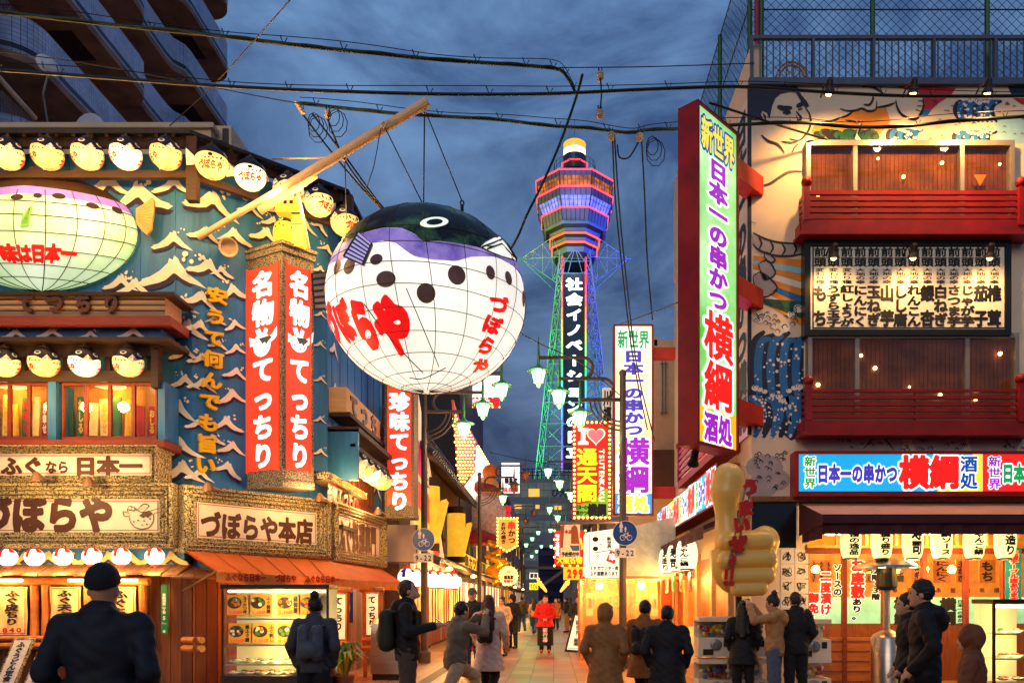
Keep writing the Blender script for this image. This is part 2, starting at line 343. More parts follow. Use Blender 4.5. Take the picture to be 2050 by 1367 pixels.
# ------------------------------------------------------------------ smooth solids from distance fields (people, the thumb)
def solid(prims, vox, k=.03, planes=(), fold=0., foldf=18.):
    """prims: ('c',p0,r0,p1,r1) tapered capsule | ('e',centre,(rx,ry,rz)) ; returns verts, quads"""
    lo = np.array([9e9]*3); hi = -lo
    for p in prims:
        if p[0] == 'c':
            for q, r in ((p[1], p[2]), (p[3], p[4])): lo = np.minimum(lo, np.array(q)-r); hi = np.maximum(hi, np.array(q)+r)
        else: lo = np.minimum(lo, np.array(p[1])-p[2]); hi = np.maximum(hi, np.array(p[1])+p[2])
    lo = lo-vox*3-fold; hi = hi+vox*3+fold; nn = np.ceil((hi-lo)/vox).astype(int)+1
    ax = [(lo[i]+vox*np.arange(nn[i])).astype(np.float32) for i in range(3)]
    X, Y, Z = np.meshgrid(*ax, indexing='ij'); D = np.full(X.shape, 9., np.float32)
    for p in prims:
        kk = p[-1] if isinstance(p[-1], dict) else {}
        ks = kk.get('k', k)
        if p[0] == 'c':
            a = np.array(p[1], np.float32); b = np.array(p[3], np.float32); R = max(p[2], p[4])+ks+vox*2; bl = np.minimum(a, b)-R; bh = np.maximum(a, b)+R
        else: a = np.array(p[1], np.float32); R = np.array(p[2], np.float32)+ks+vox*2; bl = a-R; bh = a+R
        sl_ = tuple(slice(max(0, int((bl[i]-lo[i])/vox)), min(nn[i], int((bh[i]-lo[i])/vox)+2)) for i in range(3))
        x, y, z = X[sl_], Y[sl_], Z[sl_]
        if p[0] == 'c':
            ab = b-a; t = np.clip(((x-a[0])*ab[0]+(y-a[1])*ab[1]+(z-a[2])*ab[2])/max(1e-9, float(ab @ ab)), 0, 1)
            d = np.sqrt((x-a[0]-t*ab[0])**2+(y-a[1]-t*ab[1])**2+(z-a[2]-t*ab[2])**2)-(p[2]+(p[4]-p[2])*t)
        else:
            r = p[2]; q = np.sqrt(((x-a[0])/r[0])**2+((y-a[1])/r[1])**2+((z-a[2])/r[2])**2); d = (q-1)*min(r)
        o = D[sl_]
        if ks > 0:
            h = np.clip(.5+.5*(o-d)/ks, 0, 1); D[sl_] = o*(1-h)+d*h-ks*h*(1-h)
        else: D[sl_] = np.minimum(o, d)
    if fold:
        D += fold*(np.sin(X*foldf+1.7*np.sin(Z*foldf*.7+Y*9))*np.sin(Z*foldf*1.3+2*np.sin(Y*foldf*.6)+X*5)+.45*np.sin(X*foldf*1.9+Z*foldf*2.3+3*np.sin(Y*11)))
    for (q, nrm) in planes:                                    # keep the side the normal points away from
        q = np.array(q); nrm = np.array(nrm); D = np.maximum(D, (X-q[0])*nrm[0]+(Y-q[1])*nrm[1]+(Z-q[2])*nrm[2])
    I = D < 0; c = np.zeros(np.array(D.shape)-1, np.int8); acc = np.zeros((*c.shape, 3), np.float32); cnt = np.zeros(c.shape, np.float32)
    n0, n1, n2 = c.shape
    for axis in range(3):
        oth = [i for i in range(3) if i != axis]
        for da in (0, 1):
            for db in (0, 1):
                s0 = [slice(0, n) for n in (n0, n1, n2)]; s1 = list(s0)
                for i, dd in zip(oth, (da, db)): s0[i] = s1[i] = slice(dd, dd+c.shape[i])
                s1[axis] = slice(1, 1+c.shape[axis])
                d0 = D[tuple(s0)]; d1 = D[tuple(s1)]; cr = (d0 < 0) != (d1 < 0)
                t = np.where(cr, d0/np.where(cr, d0-d1, 1), 0); pos = [0, 0, 0]; pos[axis] = t
                for i, dd in zip(oth, (da, db)): pos[i] = dd
                for i in range(3): acc[..., i] += np.where(cr, pos[i], 0)
                cnt += cr
    mk = cnt > 0; idx = np.full(c.shape, -1, np.int64); idx[mk] = np.arange(mk.sum())
    ijk = np.argwhere(mk); vs = lo+vox*(ijk+acc[mk]/cnt[mk][:, None]); fs = []
    for axis in range(3):
        o1, o2 = [(1, 2), (2, 0), (0, 1)][axis]
        sh = [slice(0, n) for n in D.shape]; s1 = list(sh); sh[axis] = slice(0, D.shape[axis]-1); s1[axis] = slice(1, None)
        a, b = I[tuple(sh)], I[tuple(s1)]
        for flip, msk in ((0, a & ~b), (1, ~a & b)):
            e_ = np.argwhere(msk)
            if not len(e_): continue
            q = []
            for da, db in ((0, 0), (1, 0), (1, 1), (0, 1)):
                g = e_.copy(); g[:, o1] -= da; g[:, o2] -= db; q.append(idx[g[:, 0], g[:, 1], g[:, 2]])
            q = np.stack(q, 1)
            if flip: q = q[:, ::-1]
            fs.append(q)
    return vs, np.concatenate(fs)
def np_mesh(name, vs, fs, mats, parent=None, R=None, smooth=True, mi=None):
    me = bpy.data.meshes.new(name)
    if R is not None: vs = np.asarray(vs) @ np.array(R.to_3x3()).T+np.array(R.translation)
    if parent is not None: vs = np.asarray(vs)-np.array(parent.location)
    me.vertices.add(len(vs)); me.vertices.foreach_set('co', np.asarray(vs, np.float32).ravel())
    me.loops.add(fs.size); me.loops.foreach_set('vertex_index', fs.ravel().astype(np.int32))
    me.polygons.add(len(fs)); me.polygons.foreach_set('loop_start', np.arange(0, fs.size, 4, dtype=np.int32))
    for q in (mats if isinstance(mats, (list, tuple)) else [mats]): me.materials.append(q)
    if mi is not None: me.polygons.foreach_set('material_index', np.asarray(mi, np.int32))
    me.polygons.foreach_set('use_smooth', [smooth]*len(fs)); me.update(calc_edges=True); me.validate()
    o = bpy.data.objects.new(name, me); COL.objects.link(o)
    if parent is not None: o.parent = parent; o['_o'] = tuple(parent.location)
    return o
# ================================================================== common surfaces
m_teal = M('teal_metal', (44, 112, 168), .5, .0, .3, 2.2, .1, stretch=(3, 3, .35))
m_cream = M('wave_cream', (252, 236, 212), .7, var=.08, scale=3)
m_wdark = M('wave_shadow', (44, 32, 66), .7, var=.3, scale=9)
m_dwood = M('dark_timber', (54, 34, 22), .65, var=.35, scale=3, stretch=(1, 1, 8), bump=.2)
m_wood = M('warm_timber', (122, 66, 28), .55, var=.35, scale=3.5, stretch=(7, 7, .6), bump=.2)
m_redwood = M('red_timber', (128, 50, 26), .5, var=.25, scale=4, stretch=(.7, 5, 5))
m_stone = M('carved_stone', (40, 36, 24), .8, scale=38, bump=1., col2=(212, 190, 134), detail=3, ramp=(.4, .6))
m_gran = M('speckled_granite', (34, 32, 30), .7, scale=60, bump=.6, col2=(176, 158, 128), detail=1, ramp=(.42, .56))
m_panel = M('cream_panel', (240, 224, 196), .5, var=.05, scale=2)
m_brown = M('brown_letters', (84, 46, 18), .45, var=.25, scale=2)
m_black = M('black_paint', (16, 15, 18), .5, var=.3, scale=4)
m_red = M('red_paint', (176, 22, 20), .45, var=.12, scale=3)
m_white = M('white_paint', (236, 232, 226), .5, var=.05, scale=3)
m_steel = M('brushed_steel', (170, 160, 150), .28, .9, .12, 2, stretch=(1, 1, 12))
m_gal = M('galvanised_metal', (128, 130, 132), .45, .7, .2, 6)
m_iron = M('dark_iron', (40, 40, 42), .5, .5, .25, 6)
m_glass = glass_mat('clear_glass', (250, 252, 250), .07)
m_cable = M('black_cable', (14, 16, 18), .5, var=.2)
m_gcable = M('green_cable', (10, 62, 34), .45, var=.2)
m_paper = M('white_paper', (238, 230, 214), .7, var=.06, scale=3)
m_lant = EM('lantern_paper', (255, 218, 140), .86, .12, 3, evar=(3, .75, 1.25))
m_lantw = EM('white_lantern_paper', (255, 244, 226), 1.7, .05, 3)
m_tube = EM('fluorescent_tube', (255, 238, 190), 7.)
m_bulb = EM('warm_bulb', (255, 206, 120), 14.)
m_redl = EM('lit_red_letter', (214, 34, 22), .75)
LF, LC, LS = FP(14.), Pl((-6.33, 14.), (-4.44, 15.7)), Pl((-4.44, 15.7), (-4.44, 20.7))

# ================================================================== ground
gr = MB(); gr.poly([(-900, -300, -.02), (900, -300, -.02), (900, 1800, -.02), (-900, 1800, -.02)])
tag(gr.build('ground', M('asphalt', (58, 58, 62), .8, var=.2, scale=2)), 'dark asphalt ground reaching out past the street', kind='structure')
gr = MB(); gr.poly([(-9, -6, 0), (9, -6, 0), (9, 160, 0), (-9, 160, 0)])
tag(gr.build('street_paving', brick_mat('paving_slabs', (172, 122, 80), (136, 94, 60), (54, 40, 30), 1., .9, .45, .008, .42, rot=(0, 0, pi/2), bump=.5)), 'beige stone slabs paving the pedestrian street', kind='structure')
gr = MB()
for x in (-2.55, 1.62): gr.box((x, 0, 0), (x+.24, 120, .006))
tag(gr.build('drain_strip', M('drain_cover', (82, 70, 62), .6, .2, .3, 9)), 'long dark drain strips set along the paving', kind='structure')

# ================================================================== corner restaurant on the left
rest = thing('restaurant_building', 'blue corner restaurant painted with white crested waves under a dark timber eave', 'building', (-6.33, 14, 0))
b = MB()
b.prism([(-13, 14, 0), (-6.33, 14, 0), (-4.44, 15.7, 0), (-4.44, 20.7, 0), (-13, 20.7, 0)], (0, 0, 9.35))
for pl, n in ((LF, 6.6), (LC, LC.len), (LS, 5)):                       # seams of the metal cladding
    u = .3
    while u < n-.1:
        u_ = (33.67-u) if pl is LF else u
        slab(b, pl, (u_-.012, 2.6, u_+.012, 9.3), 0, .012); u += .62
b.build('wall', m_teal, rest)
# crests: local outline of one painted wave, dark brushed underside
CREST = [(-1, .02), (-.86, .1), (-.9, .13), (-.62, .22), (-.36, .38), (-.14, .6), (-.05, .74), (.04, .7), (.08, .82), (.19, .76), (.26, .6), (.38, .42), (.6, .2), (.82, .03), (1.04, -.14), (.76, -.06), (.52, .02), (.3, .16), (.13, .3), (.03, .3), (-.16, .12), (-.4, .02), (-.66, -.02), (-.82, -.06)]
SHADE = [(-.98, -.1), (-.82, -.06), (-.66, -.02), (-.4, .02), (-.16, .12), (.03, .3), (.13, .3), (.3, .16), (.52, .02), (.76, -.06), (.5, -.06), (.3, .02), (.12, .14), (-.06, .0), (-.3, -.12), (-.52, -.16), (-.44, -.2), (-.72, -.18), (-.66, -.23), (-.9, -.2)]
wv = MB(); rw = random.Random(3)
def wave(pl, px, py, w, fl=1, rot=0., foam=True, sy=1.):
    u, z = pl.uz(px, py, .01); d = (pl.uz(px+2, py, .01)[0]-pl.uz(px-2, py, .01)[0])/4; s = w*d/1.8
    def tr(pts):
        out = []
        for x, y in pts:
            x += rw.uniform(-.03, .03); y = (y+rw.uniform(-.02, .02)-.3)*sy; x *= fl
            out.append((u+s*(x*cos(rot)-y*sin(rot)), z+s*(x*sin(rot)+y*cos(rot))))
        return out
    j = lay(0)*1.6
    for pts, m, o in ((CREST, 0, .017+j), (SHADE, 1, .0135+j)):
        q = tr(pts); q = q if fl > 0 else q[::-1]; wv.poly([pl.at(a, c, o) for a, c in q], m)
    if foam:
        cx = rw.choice((-.35, .45)); n = rw.randint(3, 6)
        for _ in range(n): disc(wv, pl, u+s*fl*(cx+rw.uniform(-.14, .3)), z+s*(.42*sy+rw.uniform(-.1, .22)), s*rw.uniform(.03, .085), .021, 0, 8, rw.uniform(.8, 1.2))
for a in ((214, 372, 96), (281, 396, 120, -1), (345, 372, 76), (344, 484, 76), (344, 548, 122), (240, 567, 66), (268, 576, 70), (372, 662, 84), (369, 708, 60), (368, 765, 60), (352, 822, 84, 1, -.1), (357, 900, 92, 1, .1), (362, 945, 88), (360, 612, 70)): wave(LF, *a)
for a in ((422, 408, 104), (410, 470, 66), (470, 474, 66, -1), (531, 472, 62), (415, 538, 78), (470, 586, 62, -1, .2), (470, 652, 44, 1, .3), (472, 700, 44, 1, .2), (471, 748, 50), (464, 795, 62, 1, .2), (455, 850, 62, -1), (463, 897, 56), (456, 940, 60, -1, -.3), (500, 420, 50), (380+65, 545, 44, -1), (545, 445, 44), (432, 640, 40, -1), (436, 690, 40), (428, 880, 44, -1), (395, 850, 50), (640, 455, 36, -1, -.4), (655, 500, 34, -1, -.3), (640, 540, 30), (400, 600, 70), (398, 655, 60), (402, 720, 56), (404, 770, 56), (398, 950, 56), (641, 630, 24), (640, 690, 26), (641, 760, 26), (640, 840, 26), (641, 905, 28), (560, 420, 60), (610, 455, 46)): wave(LC, *a)
for a in ((668, 700, 16), (670, 780, 14), (752, 935, 20), (754, 955, 16), (752, 975, 20), (750, 905, 14), (672, 930, 14)): wave(LS, *a, foam=False)
wv.build('painted_waves', [m_cream, m_wdark], rest)
# eave, rafters, lantern beams
eo = [(-13, 13.45), (-6.12, 13.45), (-3.95, 15.42), (-3.95, 21)]; ei = [(-13, 14.1), (-6.37, 14.1), (-4.5, 15.75), (-4.5, 21)]
b = MB()
for k in range(3):
    o0, o1, i0, i1 = eo[k], eo[k+1], ei[k], ei[k+1]
    b.add([(*o0, 9.4), (*o1, 9.4), (*i1, 9.62), (*i0, 9.62), (*o0, 9.46), (*o1, 9.46), (*i1, 9.78), (*i0, 9.78)], [(0, 1, 2, 3), (7, 6, 5, 4), (0, 4, 5, 1), (2, 6, 7, 3)], 0)
    d = Vector((o1[0]-o0[0], o1[1]-o0[1], 0)); n = int(d.length/.28); q = d.normalized(); nn = Vector((q.y, -q.x, 0))
    for j in range(n):                                           # rafter ends and drip nails
        p = Vector((*o0, 9.36))+q*(j+.5)*.28
        b.prism([p+q*.03-nn*.03, p-q*.03-nn*.03, p-q*.03-nn*.5+Vector((0, 0, .14)), p+q*.03-nn*.5+Vector((0, 0, .14))], (0, 0, .05), 1)
    for z0, z1, ins in ((9.24, 9.4, .12), (8.70, 8.82, .1)):       # the two beams the lanterns sit between
        a0 = Vector((*o0, 0))-nn*ins; a1 = Vector((*o1, 0))-nn*ins
        b.prism([a0+Vector((0, 0, z0)), a1+Vector((0, 0, z0)), a1+Vector((0, 0, z1)), a0+Vector((0, 0, z1))], -nn*.09, 1)
        m_ = int(d.length/.7)
        for j in range(m_):                                      # scalloped brackets
            p = a0+(a1-a0)*((j+.5)/m_); sgn = 1 if z1 < 9 else -1; zz = z1 if z1 < 9 else z0
            b.prism([p-q*.13+Vector((0, 0, zz)), p+q*.13+Vector((0, 0, zz)), p+q*.07+Vector((0, 0, zz+.07*sgn)), p-q*.07+Vector((0, 0, zz+.07*sgn))], -nn*.085, 1)
for x, y in ((-6.12, 13.5), (-3.98, 15.45)): b.box((x-.09, y, 8.3), (x+.09, y+.14, 9.38), 1)
b.build('eave', [M('eave_tiles', (30, 27, 26), .6, var=.3, scale=8), m_dwood], rest)
b = MB(); b.box((-13, 14.7, 9.4), (-6.3, 20.6, 10.25)); b.box((-13, 14.64, 10.2), (-6.24, 20.7, 10.29))
b.build('roof_parapet', M('cream_render', (226, 196, 158), .8, var=.08, scale=3), rest)
# bay of windows with its boarded fascia on the front wall
bay_r = LF.uz(318, 700)[0]; Yb = 13.5; B = FP(Yb)
def bx(b, x0, y0, x1, y1, Ya, Yb_, m=0):
    """box from photo rect at depth Ya back to depth Yb_"""
    p = W(x0, y0, Ya); q = W(x1, y1, Ya); b.box((p.x, Ya, q.z), (q.x, Yb_, p.z), m)
b = MB()
bx(b, -140, 590, 330, 632, 13.3, 13.9, 0)
for k in range(3): bx(b, -140, 599+k*11, 330, 600.5+k*11, 13.285, 13.3, 2)
bx(b, -140, 632, 340, 650, 13.25, 13.95, 1); bx(b, -140, 584, 348, 590, 13.2, 13.95, 2)
bx(b, -140, 651, 322, 674, 13.45, 13.95, 3); bx(b, -140, 674, 338, 682, 13.2, 13.95, 2)
b.build('fascia', [M('pale_boards', (206, 160, 112), .6, var=.15, scale=4, stretch=(.6, 3, 6)), m_redwood, m_dwood, m_teal], rest)
wv = MB(); fb = FP(13.44)
for a in ((102, 668, 60), (180, 671, 44), (265, 668, 62), (30, 670, 56)): wave(fb, *a, sy=.8)
wv.build('fascia_waves', [m_cream, m_wdark], rest)
b = MB(); fs = FP(13.28)
for i, ch in enumerate('てつちり'): text(b, fs, ch, fs.rect((35+i*57, 588), (35+i*57+38, 628)), .05, 0, .05, thick=.045)
b.build('fascia_letters', m_brown, rest)
b = MB()
bx(b, -140, 690, 318, 712, 13.42, 13.55, 0); bx(b, -140, 742, 318, 764, 13.42, 13.55, 0); bx(b, 302, 700, 316, 775, 13.36, 13.5, 0)
for x in (45, 130, 215, 300): bx(b, x-5, 700, x+5, 745, 13.5, 13.6, 0)
b.build('lantern_beam', m_dwood, rest)
b = MB()
bx(b, -140, 880, 328, 894, 13.3, 13.95, 0)
b.build('sill', m_redwood, rest)
b = MB(); bx(b, 96, 764, 112, 882, 13.4, 13.9, 0); bx(b, 316, 764, 330, 880, 13.45, 13.95, 0); b.build('window_post', m_teal, rest)
b = MB(); b.poly([W(-140, 764, 13.95), W(322, 764, 13.95), W(322, 880, 13.95), W(-140, 880, 13.95)])
b.build('room_back', M('room_wall', (196, 140, 66), .8, var=.3, scale=2), rest)
rb = random.Random(5)
for x0, x1, nb in ((-60, 96, 4), (124, 314, 4)):
    w = MB(); d = (x1-x0)/nb
    bx(w, x0, 764, x1, 771, 13.5, 13.56); bx(w, x0, 874, x1, 881, 13.5, 13.56)
    for k in range(nb+1): bx(w, x0+d*k-(3.5 if k else 0), 771, x0+d*k+(3.5 if k < nb else 0), 874, 13.5, 13.555)
    win = w.build('window', m_redwood, rest)
    g = MB(); p0, p1 = W(x0, 771, 13.53), W(x1, 874, 13.53); g.poly([(p0.x, 13.53, p1.z), (p1.x, 13.53, p1.z), (p1.x, 13.53, p0.z), (p0.x, 13.53, p0.z)]); g.build('pane', m_glass, win)
    g = MB(); pl = FP(13.75)                                          # banners leaning behind the glass
    for k in range(nb*2):
        a = x0+6+d*.5*k; t = rb.uniform(-3, 6); h0 = rb.uniform(790, 815)
        g.prism([pl.hit(a+t, h0), pl.hit(a+t+d*.34, h0+rb.uniform(-2, 6)), pl.hit(a+d*.36, 872), pl.hit(a, 872)], (0, .02, 0), rb.choice((0, 1, 2, 3, 4)))
        if k % 2: text(g, pl, rb.choice(('お幸せ', 'おしる', '福の幸')), pl.rect((a+3, h0+6), (a+d*.3, 868)), .05, rb.choice((1, 4, 5)), .01, vert=True)
    g.build('banner', [M('banner_green', (40, 96, 70), .7), M('banner_red', (170, 28, 24), .7), M('banner_cream', (236, 210, 150), .7), M('banner_brown', (66, 30, 16), .7), M('banner_gold', (226, 170, 40), .6), m_white], win)
    g = MB(); g.lathe([(.0, 0), (.26, .02), (.24, .12), (.05, .18)], W((x0+x1)/2, 775, 13.72), 16); g.build('ceiling_lamp', EM('shade_glow', (255, 208, 110), 2.2), win)
    lamp('bay_light', W((x0+x1)/2, 788, 13.62), 8, (255, 180, 80), .08, win)
# lower boards: the plank shopfront under the signs
b = MB()
slab(b, LF, (LF.uz(-160, 1300)[0], 0, 33.67, 2.55), .0, .04, 0); slab(b, LC, (0, 0, LC.len, 2.5), .0, .04, 0); slab(b, LS, (0, 0, 5, 2.5), 0, .03, 0)
for pl, u0, u1 in ((LF, 30, 33.6), (LC, .05, 2.5), (LS, .1, 5)):
    u = u0
    while u < u1: slab(b, pl, (u, 0, u+.17, 2.35), .04, .052, 0 if int(u*13) % 3 else 1); u += .185
b.build('shopfront_boards', [m_wood, M('dull_timber', (88, 44, 20), .6, var=.3, scale=4, stretch=(7, 7, .6))], rest)
b = MB(); slab(b, LF, (LF.uz(-160, 1300)[0], 2.08, 33.67, 2.45), .05, .3); slab(b, LC, (0, 2.08, .9, 2.45), .05, .3); b.build('painted_strip', m_teal, rest)
wv = MB()
for k in range(9): wave(LF.moved(.3), 10+k*42, 1119, 60, rw.choice((1, -1)), foam=k % 2)
wv.build('strip_waves', [M('strip_yellow', (240, 190, 110), .7), m_wdark], rest)
b = MB(); sh = random.Random(9)                                        # little shingled roof over the stalls
u0 = 30.0
while u0 < 33.75:
    w_ = sh.uniform(.26, .34); a = LF.at(u0, 2.12+sh.uniform(0, .02), .3); c_ = LF.at(u0, 1.95+sh.uniform(-.02, .02), .72)
    b.prism([a, a+LF.u*(w_-.02), c_+LF.u*(w_-.04), c_+LF.u*-.02], (0, sh.uniform(-.004, .004), .035)); u0 += w_
a = LC.at(0, 2.46, .1)
for k in range(4):
    c0 = Vector((-6.33, 14, 2.12)); an = radians(-90+k*14); an2 = radians(-90+(k+1)*14-1); r1 = .8
    b.prism([c0+Vector((cos(an), sin(an), 0))*.12, c0+Vector((cos(an), sin(an), 0))*r1-Vector((0, 0, .22)), c0+Vector((cos(an2), sin(an2), 0))*r1-Vector((0, 0, .22)), c0+Vector((cos(an2), sin(an2), 0))*.12], (0, 0, .03))
b.build('shingle_roof', M('shingles', (150, 104, 58), .7, var=.35, scale=5, stretch=(4, 1, 1)), rest)
for x0, x1 in ((-40, 45), (137, 183), (228, 275)):
    b = MB(); p, q = W(x0, 1161, 13.5), W(x1, 1161, 13.5); b.tube([p, q], .022, 8); b.build('tube_lamp', m_tube, rest)
    lamp('tube_light', (p+q)/2+Vector((0, -.12, -.1)), 16, (255, 190, 100), .12, rest)
lg = MB()
for y, r in ((1277, .045), (1292, .06)):
    lg.tube([W(-40, y, 13.62), W(100, y, 13.62), W(206, y, 13.62), W(300, y, 13.7)], r, 9)
for x in (392, 405): lg.tube([W(368, 1280, 13.6), W(x, 1281, 13.3)], .055, 9); lg.tube([W(368, 1297, 13.6), W(x, 1298, 13.3)], .06, 9)
lg.build('log_rail', M('peeled_log', (176, 106, 48), .5, var=.35, scale=4), rest)

# ------------------------------------------------------------------ framed sign boards
PROF = [(0, 0), (0, .12), (.05, .15), (.07, .1), (.12, .13), (.14, .08), (.19, .1), (.21, .04), (.26, .05), (.27, .02)]
def framed(name, label, pl, px0, px1, s, chars, w=.045, off=.42, inset=.26, fish=None, mat=None, chmat=None, fmat=None):
    r = pl.rect(px0, px1, off); c0 = pl.at((r[0]+r[2])/2, r[1], off)
    t = thing(name, label, 'sign', c0)
    P2 = pl.moved(off); k = inset/.27
    b = MB(); molding(b, P2, r, [(i*k, h) for i, h in PROF]); u0, z0, u1, z1 = r
    for a, c in (((u0, z0, u0+.02, z1)), 0), (((u1-.02, z0, u1, z1)), 0): slab(b, P2, a, -off+.01, 0)
    slab(b, P2, (u0, z0, u1, z0+.02), -off+.01, 0); slab(b, P2, (u0, z1-.02, u1, z1), -off+.01, 0)
    b.build('frame', fmat or m_stone, t)
    b = MB(); ri = (u0+inset-.01, z0+inset-.01, u1-inset+.01, z1-inset+.01); sheet(b, P2, ri, .018, 0)
    e = .035
    for q in ((ri[0]+e, ri[1]+e, ri[2]-e, ri[1]+e+.012), (ri[0]+e, ri[3]-e-.012, ri[2]-e, ri[3]-e), (ri[0]+e, ri[1]+e, ri[0]+e+.012, ri[3]-e), (ri[2]-e-.012, ri[1]+e, ri[2]-e, ri[3]-e)): sheet(b, P2, q, .022, 1)
    b.build('panel', [mat or m_panel, m_red], t)
    b = MB()
    for a0, a1, ss, ww in chars: text(b, P2, ss, P2.rect(a0, a1), ww, 0, .026)
    if fish: draw_fish(b, P2, *fish)
    b.build('lettering', [chmat or m_brown, m_brown, m_panel], t)
    return t, P2
def draw_fish(b, pl, cx, cy, w, m=1, flip=1, o=.03):
    """round puffer emblem with upright tail, drawn in brush lines"""
    s = w/110.
    def q(pts): return [(cx+x*s*flip, cy+y*s) for x, y in pts]
    lw = .016
    stroke(b, pl, q([(-36, 5), (-34, 24), (-20, 42), (2, 48), (24, 42), (36, 22), (38, 2), (60, -2)]), lw, o, m); stroke(b, pl, q([(-36, 5), (-42, -8), (-34, -18), (-22, -16), (0, -2), (34, -8), (60, -16)]), lw, o, m)
    stroke(b, pl, q([(60, -16), (70, -22), (66, -8), (70, 2), (60, -2)]), lw, o, m); stroke(b, pl, q([(-38, 2), (-54, -4), (-50, 10), (-36, 10)]), lw, o, m)
    stroke(b, pl, q([(-14, -6), (6, -26), (22, -20), (4, -2)]), lw, o, m); stroke(b, pl, q([(-6, -8), (14, -18)]), lw, o, m)
    trace(b, pl, q([(-6, 8), (4, 0), (26, -4), (34, 2), (24, 10), (20, 16), (12, 10), (6, 16), (-2, 12)]), o, m)
    for x, y in ((-25, -12), (-34, -14)):
        u, z = pl.uz(cx+x*s*flip, cy+y*s, o); disc(b, pl, u, z, .05*s*1.2, o, m); disc(b, pl, u, z, .03*s*1.2, o+.003, 2)
    for x, y in ((-10, 22), (8, 24), (26, 18), (2, 36), (16, 34), (-22, 26)):
        u, z = pl.uz(cx+x*s*flip, cy+y*s, o); disc(b, pl, u, z, .014, o, m)
FA = FP(14.); CA = Pl((-6.25, 13.4), (-4.4, 15.6)); SA = Pl((-4.4, 15.6), (-4.1, 19.2))
sg1, p_ = framed('shop_sign', 'long cream board in a carved stone frame with four big brown characters and fish emblem', FP(13.82), (-190, 968), (352, 1096), None,
    [((-42, 990), (228, 1068), 'づぼらや', .062)], fish=(283, 1026, 74))
sg2, p_ = framed('shop_sign', 'smaller cream board with brown writing in a stone frame directly below the dark wooden windows', FP(13.82), (-190, 893), (321, 967), None,
    [((4, 914), (88, 952), 'ふぐ', .055), ((92, 922), (140, 948), 'なら', .045), ((150, 914), (286, 952), '日本一', .06)], inset=.13)
sg3, p_ = framed('shop_sign', 'angled corner board with six brown characters in a carved stone frame above the orange awning', CA.moved(-.3), (362, 970), (656, 1118), None,
    [((400, 1020), (625, 1090), 'づぼらや本店', .05)], off=.3, inset=.26)
# the angled boards keep level tops: their characters are set in metres along the board
sg4, p_ = framed('shop_sign', 'narrow side board with dark characters in a stone frame facing the alley past the corner', SA.moved(-.2), (662, 1003), (764, 1136), None,
    [], off=.2, inset=.24, chmat=m_brown)
b = MB(); r = SA.rect((672, 1030), (752, 1126)); text(b, SA, 'ふぐ料理専門', (r[0]+.1, 2.42, r[2]-.05, 3.25), .05, 0, .03); b.build('lettering', m_brown, sg4)
sg5, p_ = framed('shop_sign', 'small side board with red and brown characters under the alley windows of the blue restaurant', LS.moved(-.1), (645, 943), (722, 1000), None, [], off=.25, inset=.12, fmat=m_stone)
b = MB(); P5 = LS.moved(.15); r = P5.rect((652, 965), (716, 1000)); zc = (P5.uz(652, 965)[1]+P5.uz(652, 995)[1])/2
text(b, P5, '名物', (r[0]+.05, zc-.2, r[0]+.7, zc+.25), .05, 1, .03); text(b, P5, 'てっちり', (r[0]+.75, zc-.2, r[2]-.05, zc+.25), .05, 0, .03); b.build('lettering', [m_brown, m_redl], sg5)
def arm_lamp(px, py, Y, aim, label, w=30, dx=.1):
    c = W(px, py, Y); t = thing('sign_lamp', label, 'lamp', c, 'small lamps over the stone framed signs')
    b = MB(); b.tube([c+Vector((dx, .45, -.02)), c+Vector((dx*.3, .1, .02)), c], .014, 6); b.build('arm', m_steel, t)
    b = MB(); b.lathe([(.03, .09), (.05, .06), (.11, -.04), (.1, -.04), (.0, -.01)], c, 10, axis=(0, -.35, 1)); b.build('shade', M('lamp_shade_tan', (96, 66, 42), .5, .2), t)
    lamp('sign_light', c+Vector((0, -.5, -.05)), w*.42, (255, 204, 136), .06, t)
arm_lamp(74, 955, 12.95, W(74, 1040, 13.5), 'small tan sign lamp farthest left above the big brown fish emblem board', 55)
arm_lamp(178, 966, 12.95, W(178, 1045, 13.5), 'small tan sign lamp between the two stacked cream boards, nearer the corner', 55)
arm_lamp(416, 975, 13.3, W(430, 1060, 13.9), 'small tan sign lamp above the left end of the angled corner board', 55)
arm_lamp(640, 996, 14.9, W(640, 1070, 15.6), 'small tan sign lamp at the right end of the angled corner board', 55)
arm_lamp(757, 1024, 17.6, W(720, 1080, 17.6), 'small tan sign lamp reaching out over the alley side board', 45)
# ------------------------------------------------------------------ raised yellow characters on the corner wall
t = thing('wall_lettering', 'tall column of raised yellow characters fixed to the blue corner wall', 'sign', LC.at(.35, 3, .02))
b = MB(); chs = '安うて何んでも旨い'
for i, ch in enumerate(chs):
    y0 = 572+i*42.2; xx = 433-i*2.9; r = LC.rect((xx-21, y0), (xx+22, y0+42), .03); letter(b, ch, LC.at, r, .045, 0, .09, .07)
b.build('lettering', M('yellow_paint', (244, 186, 14), .4, var=.08), t)
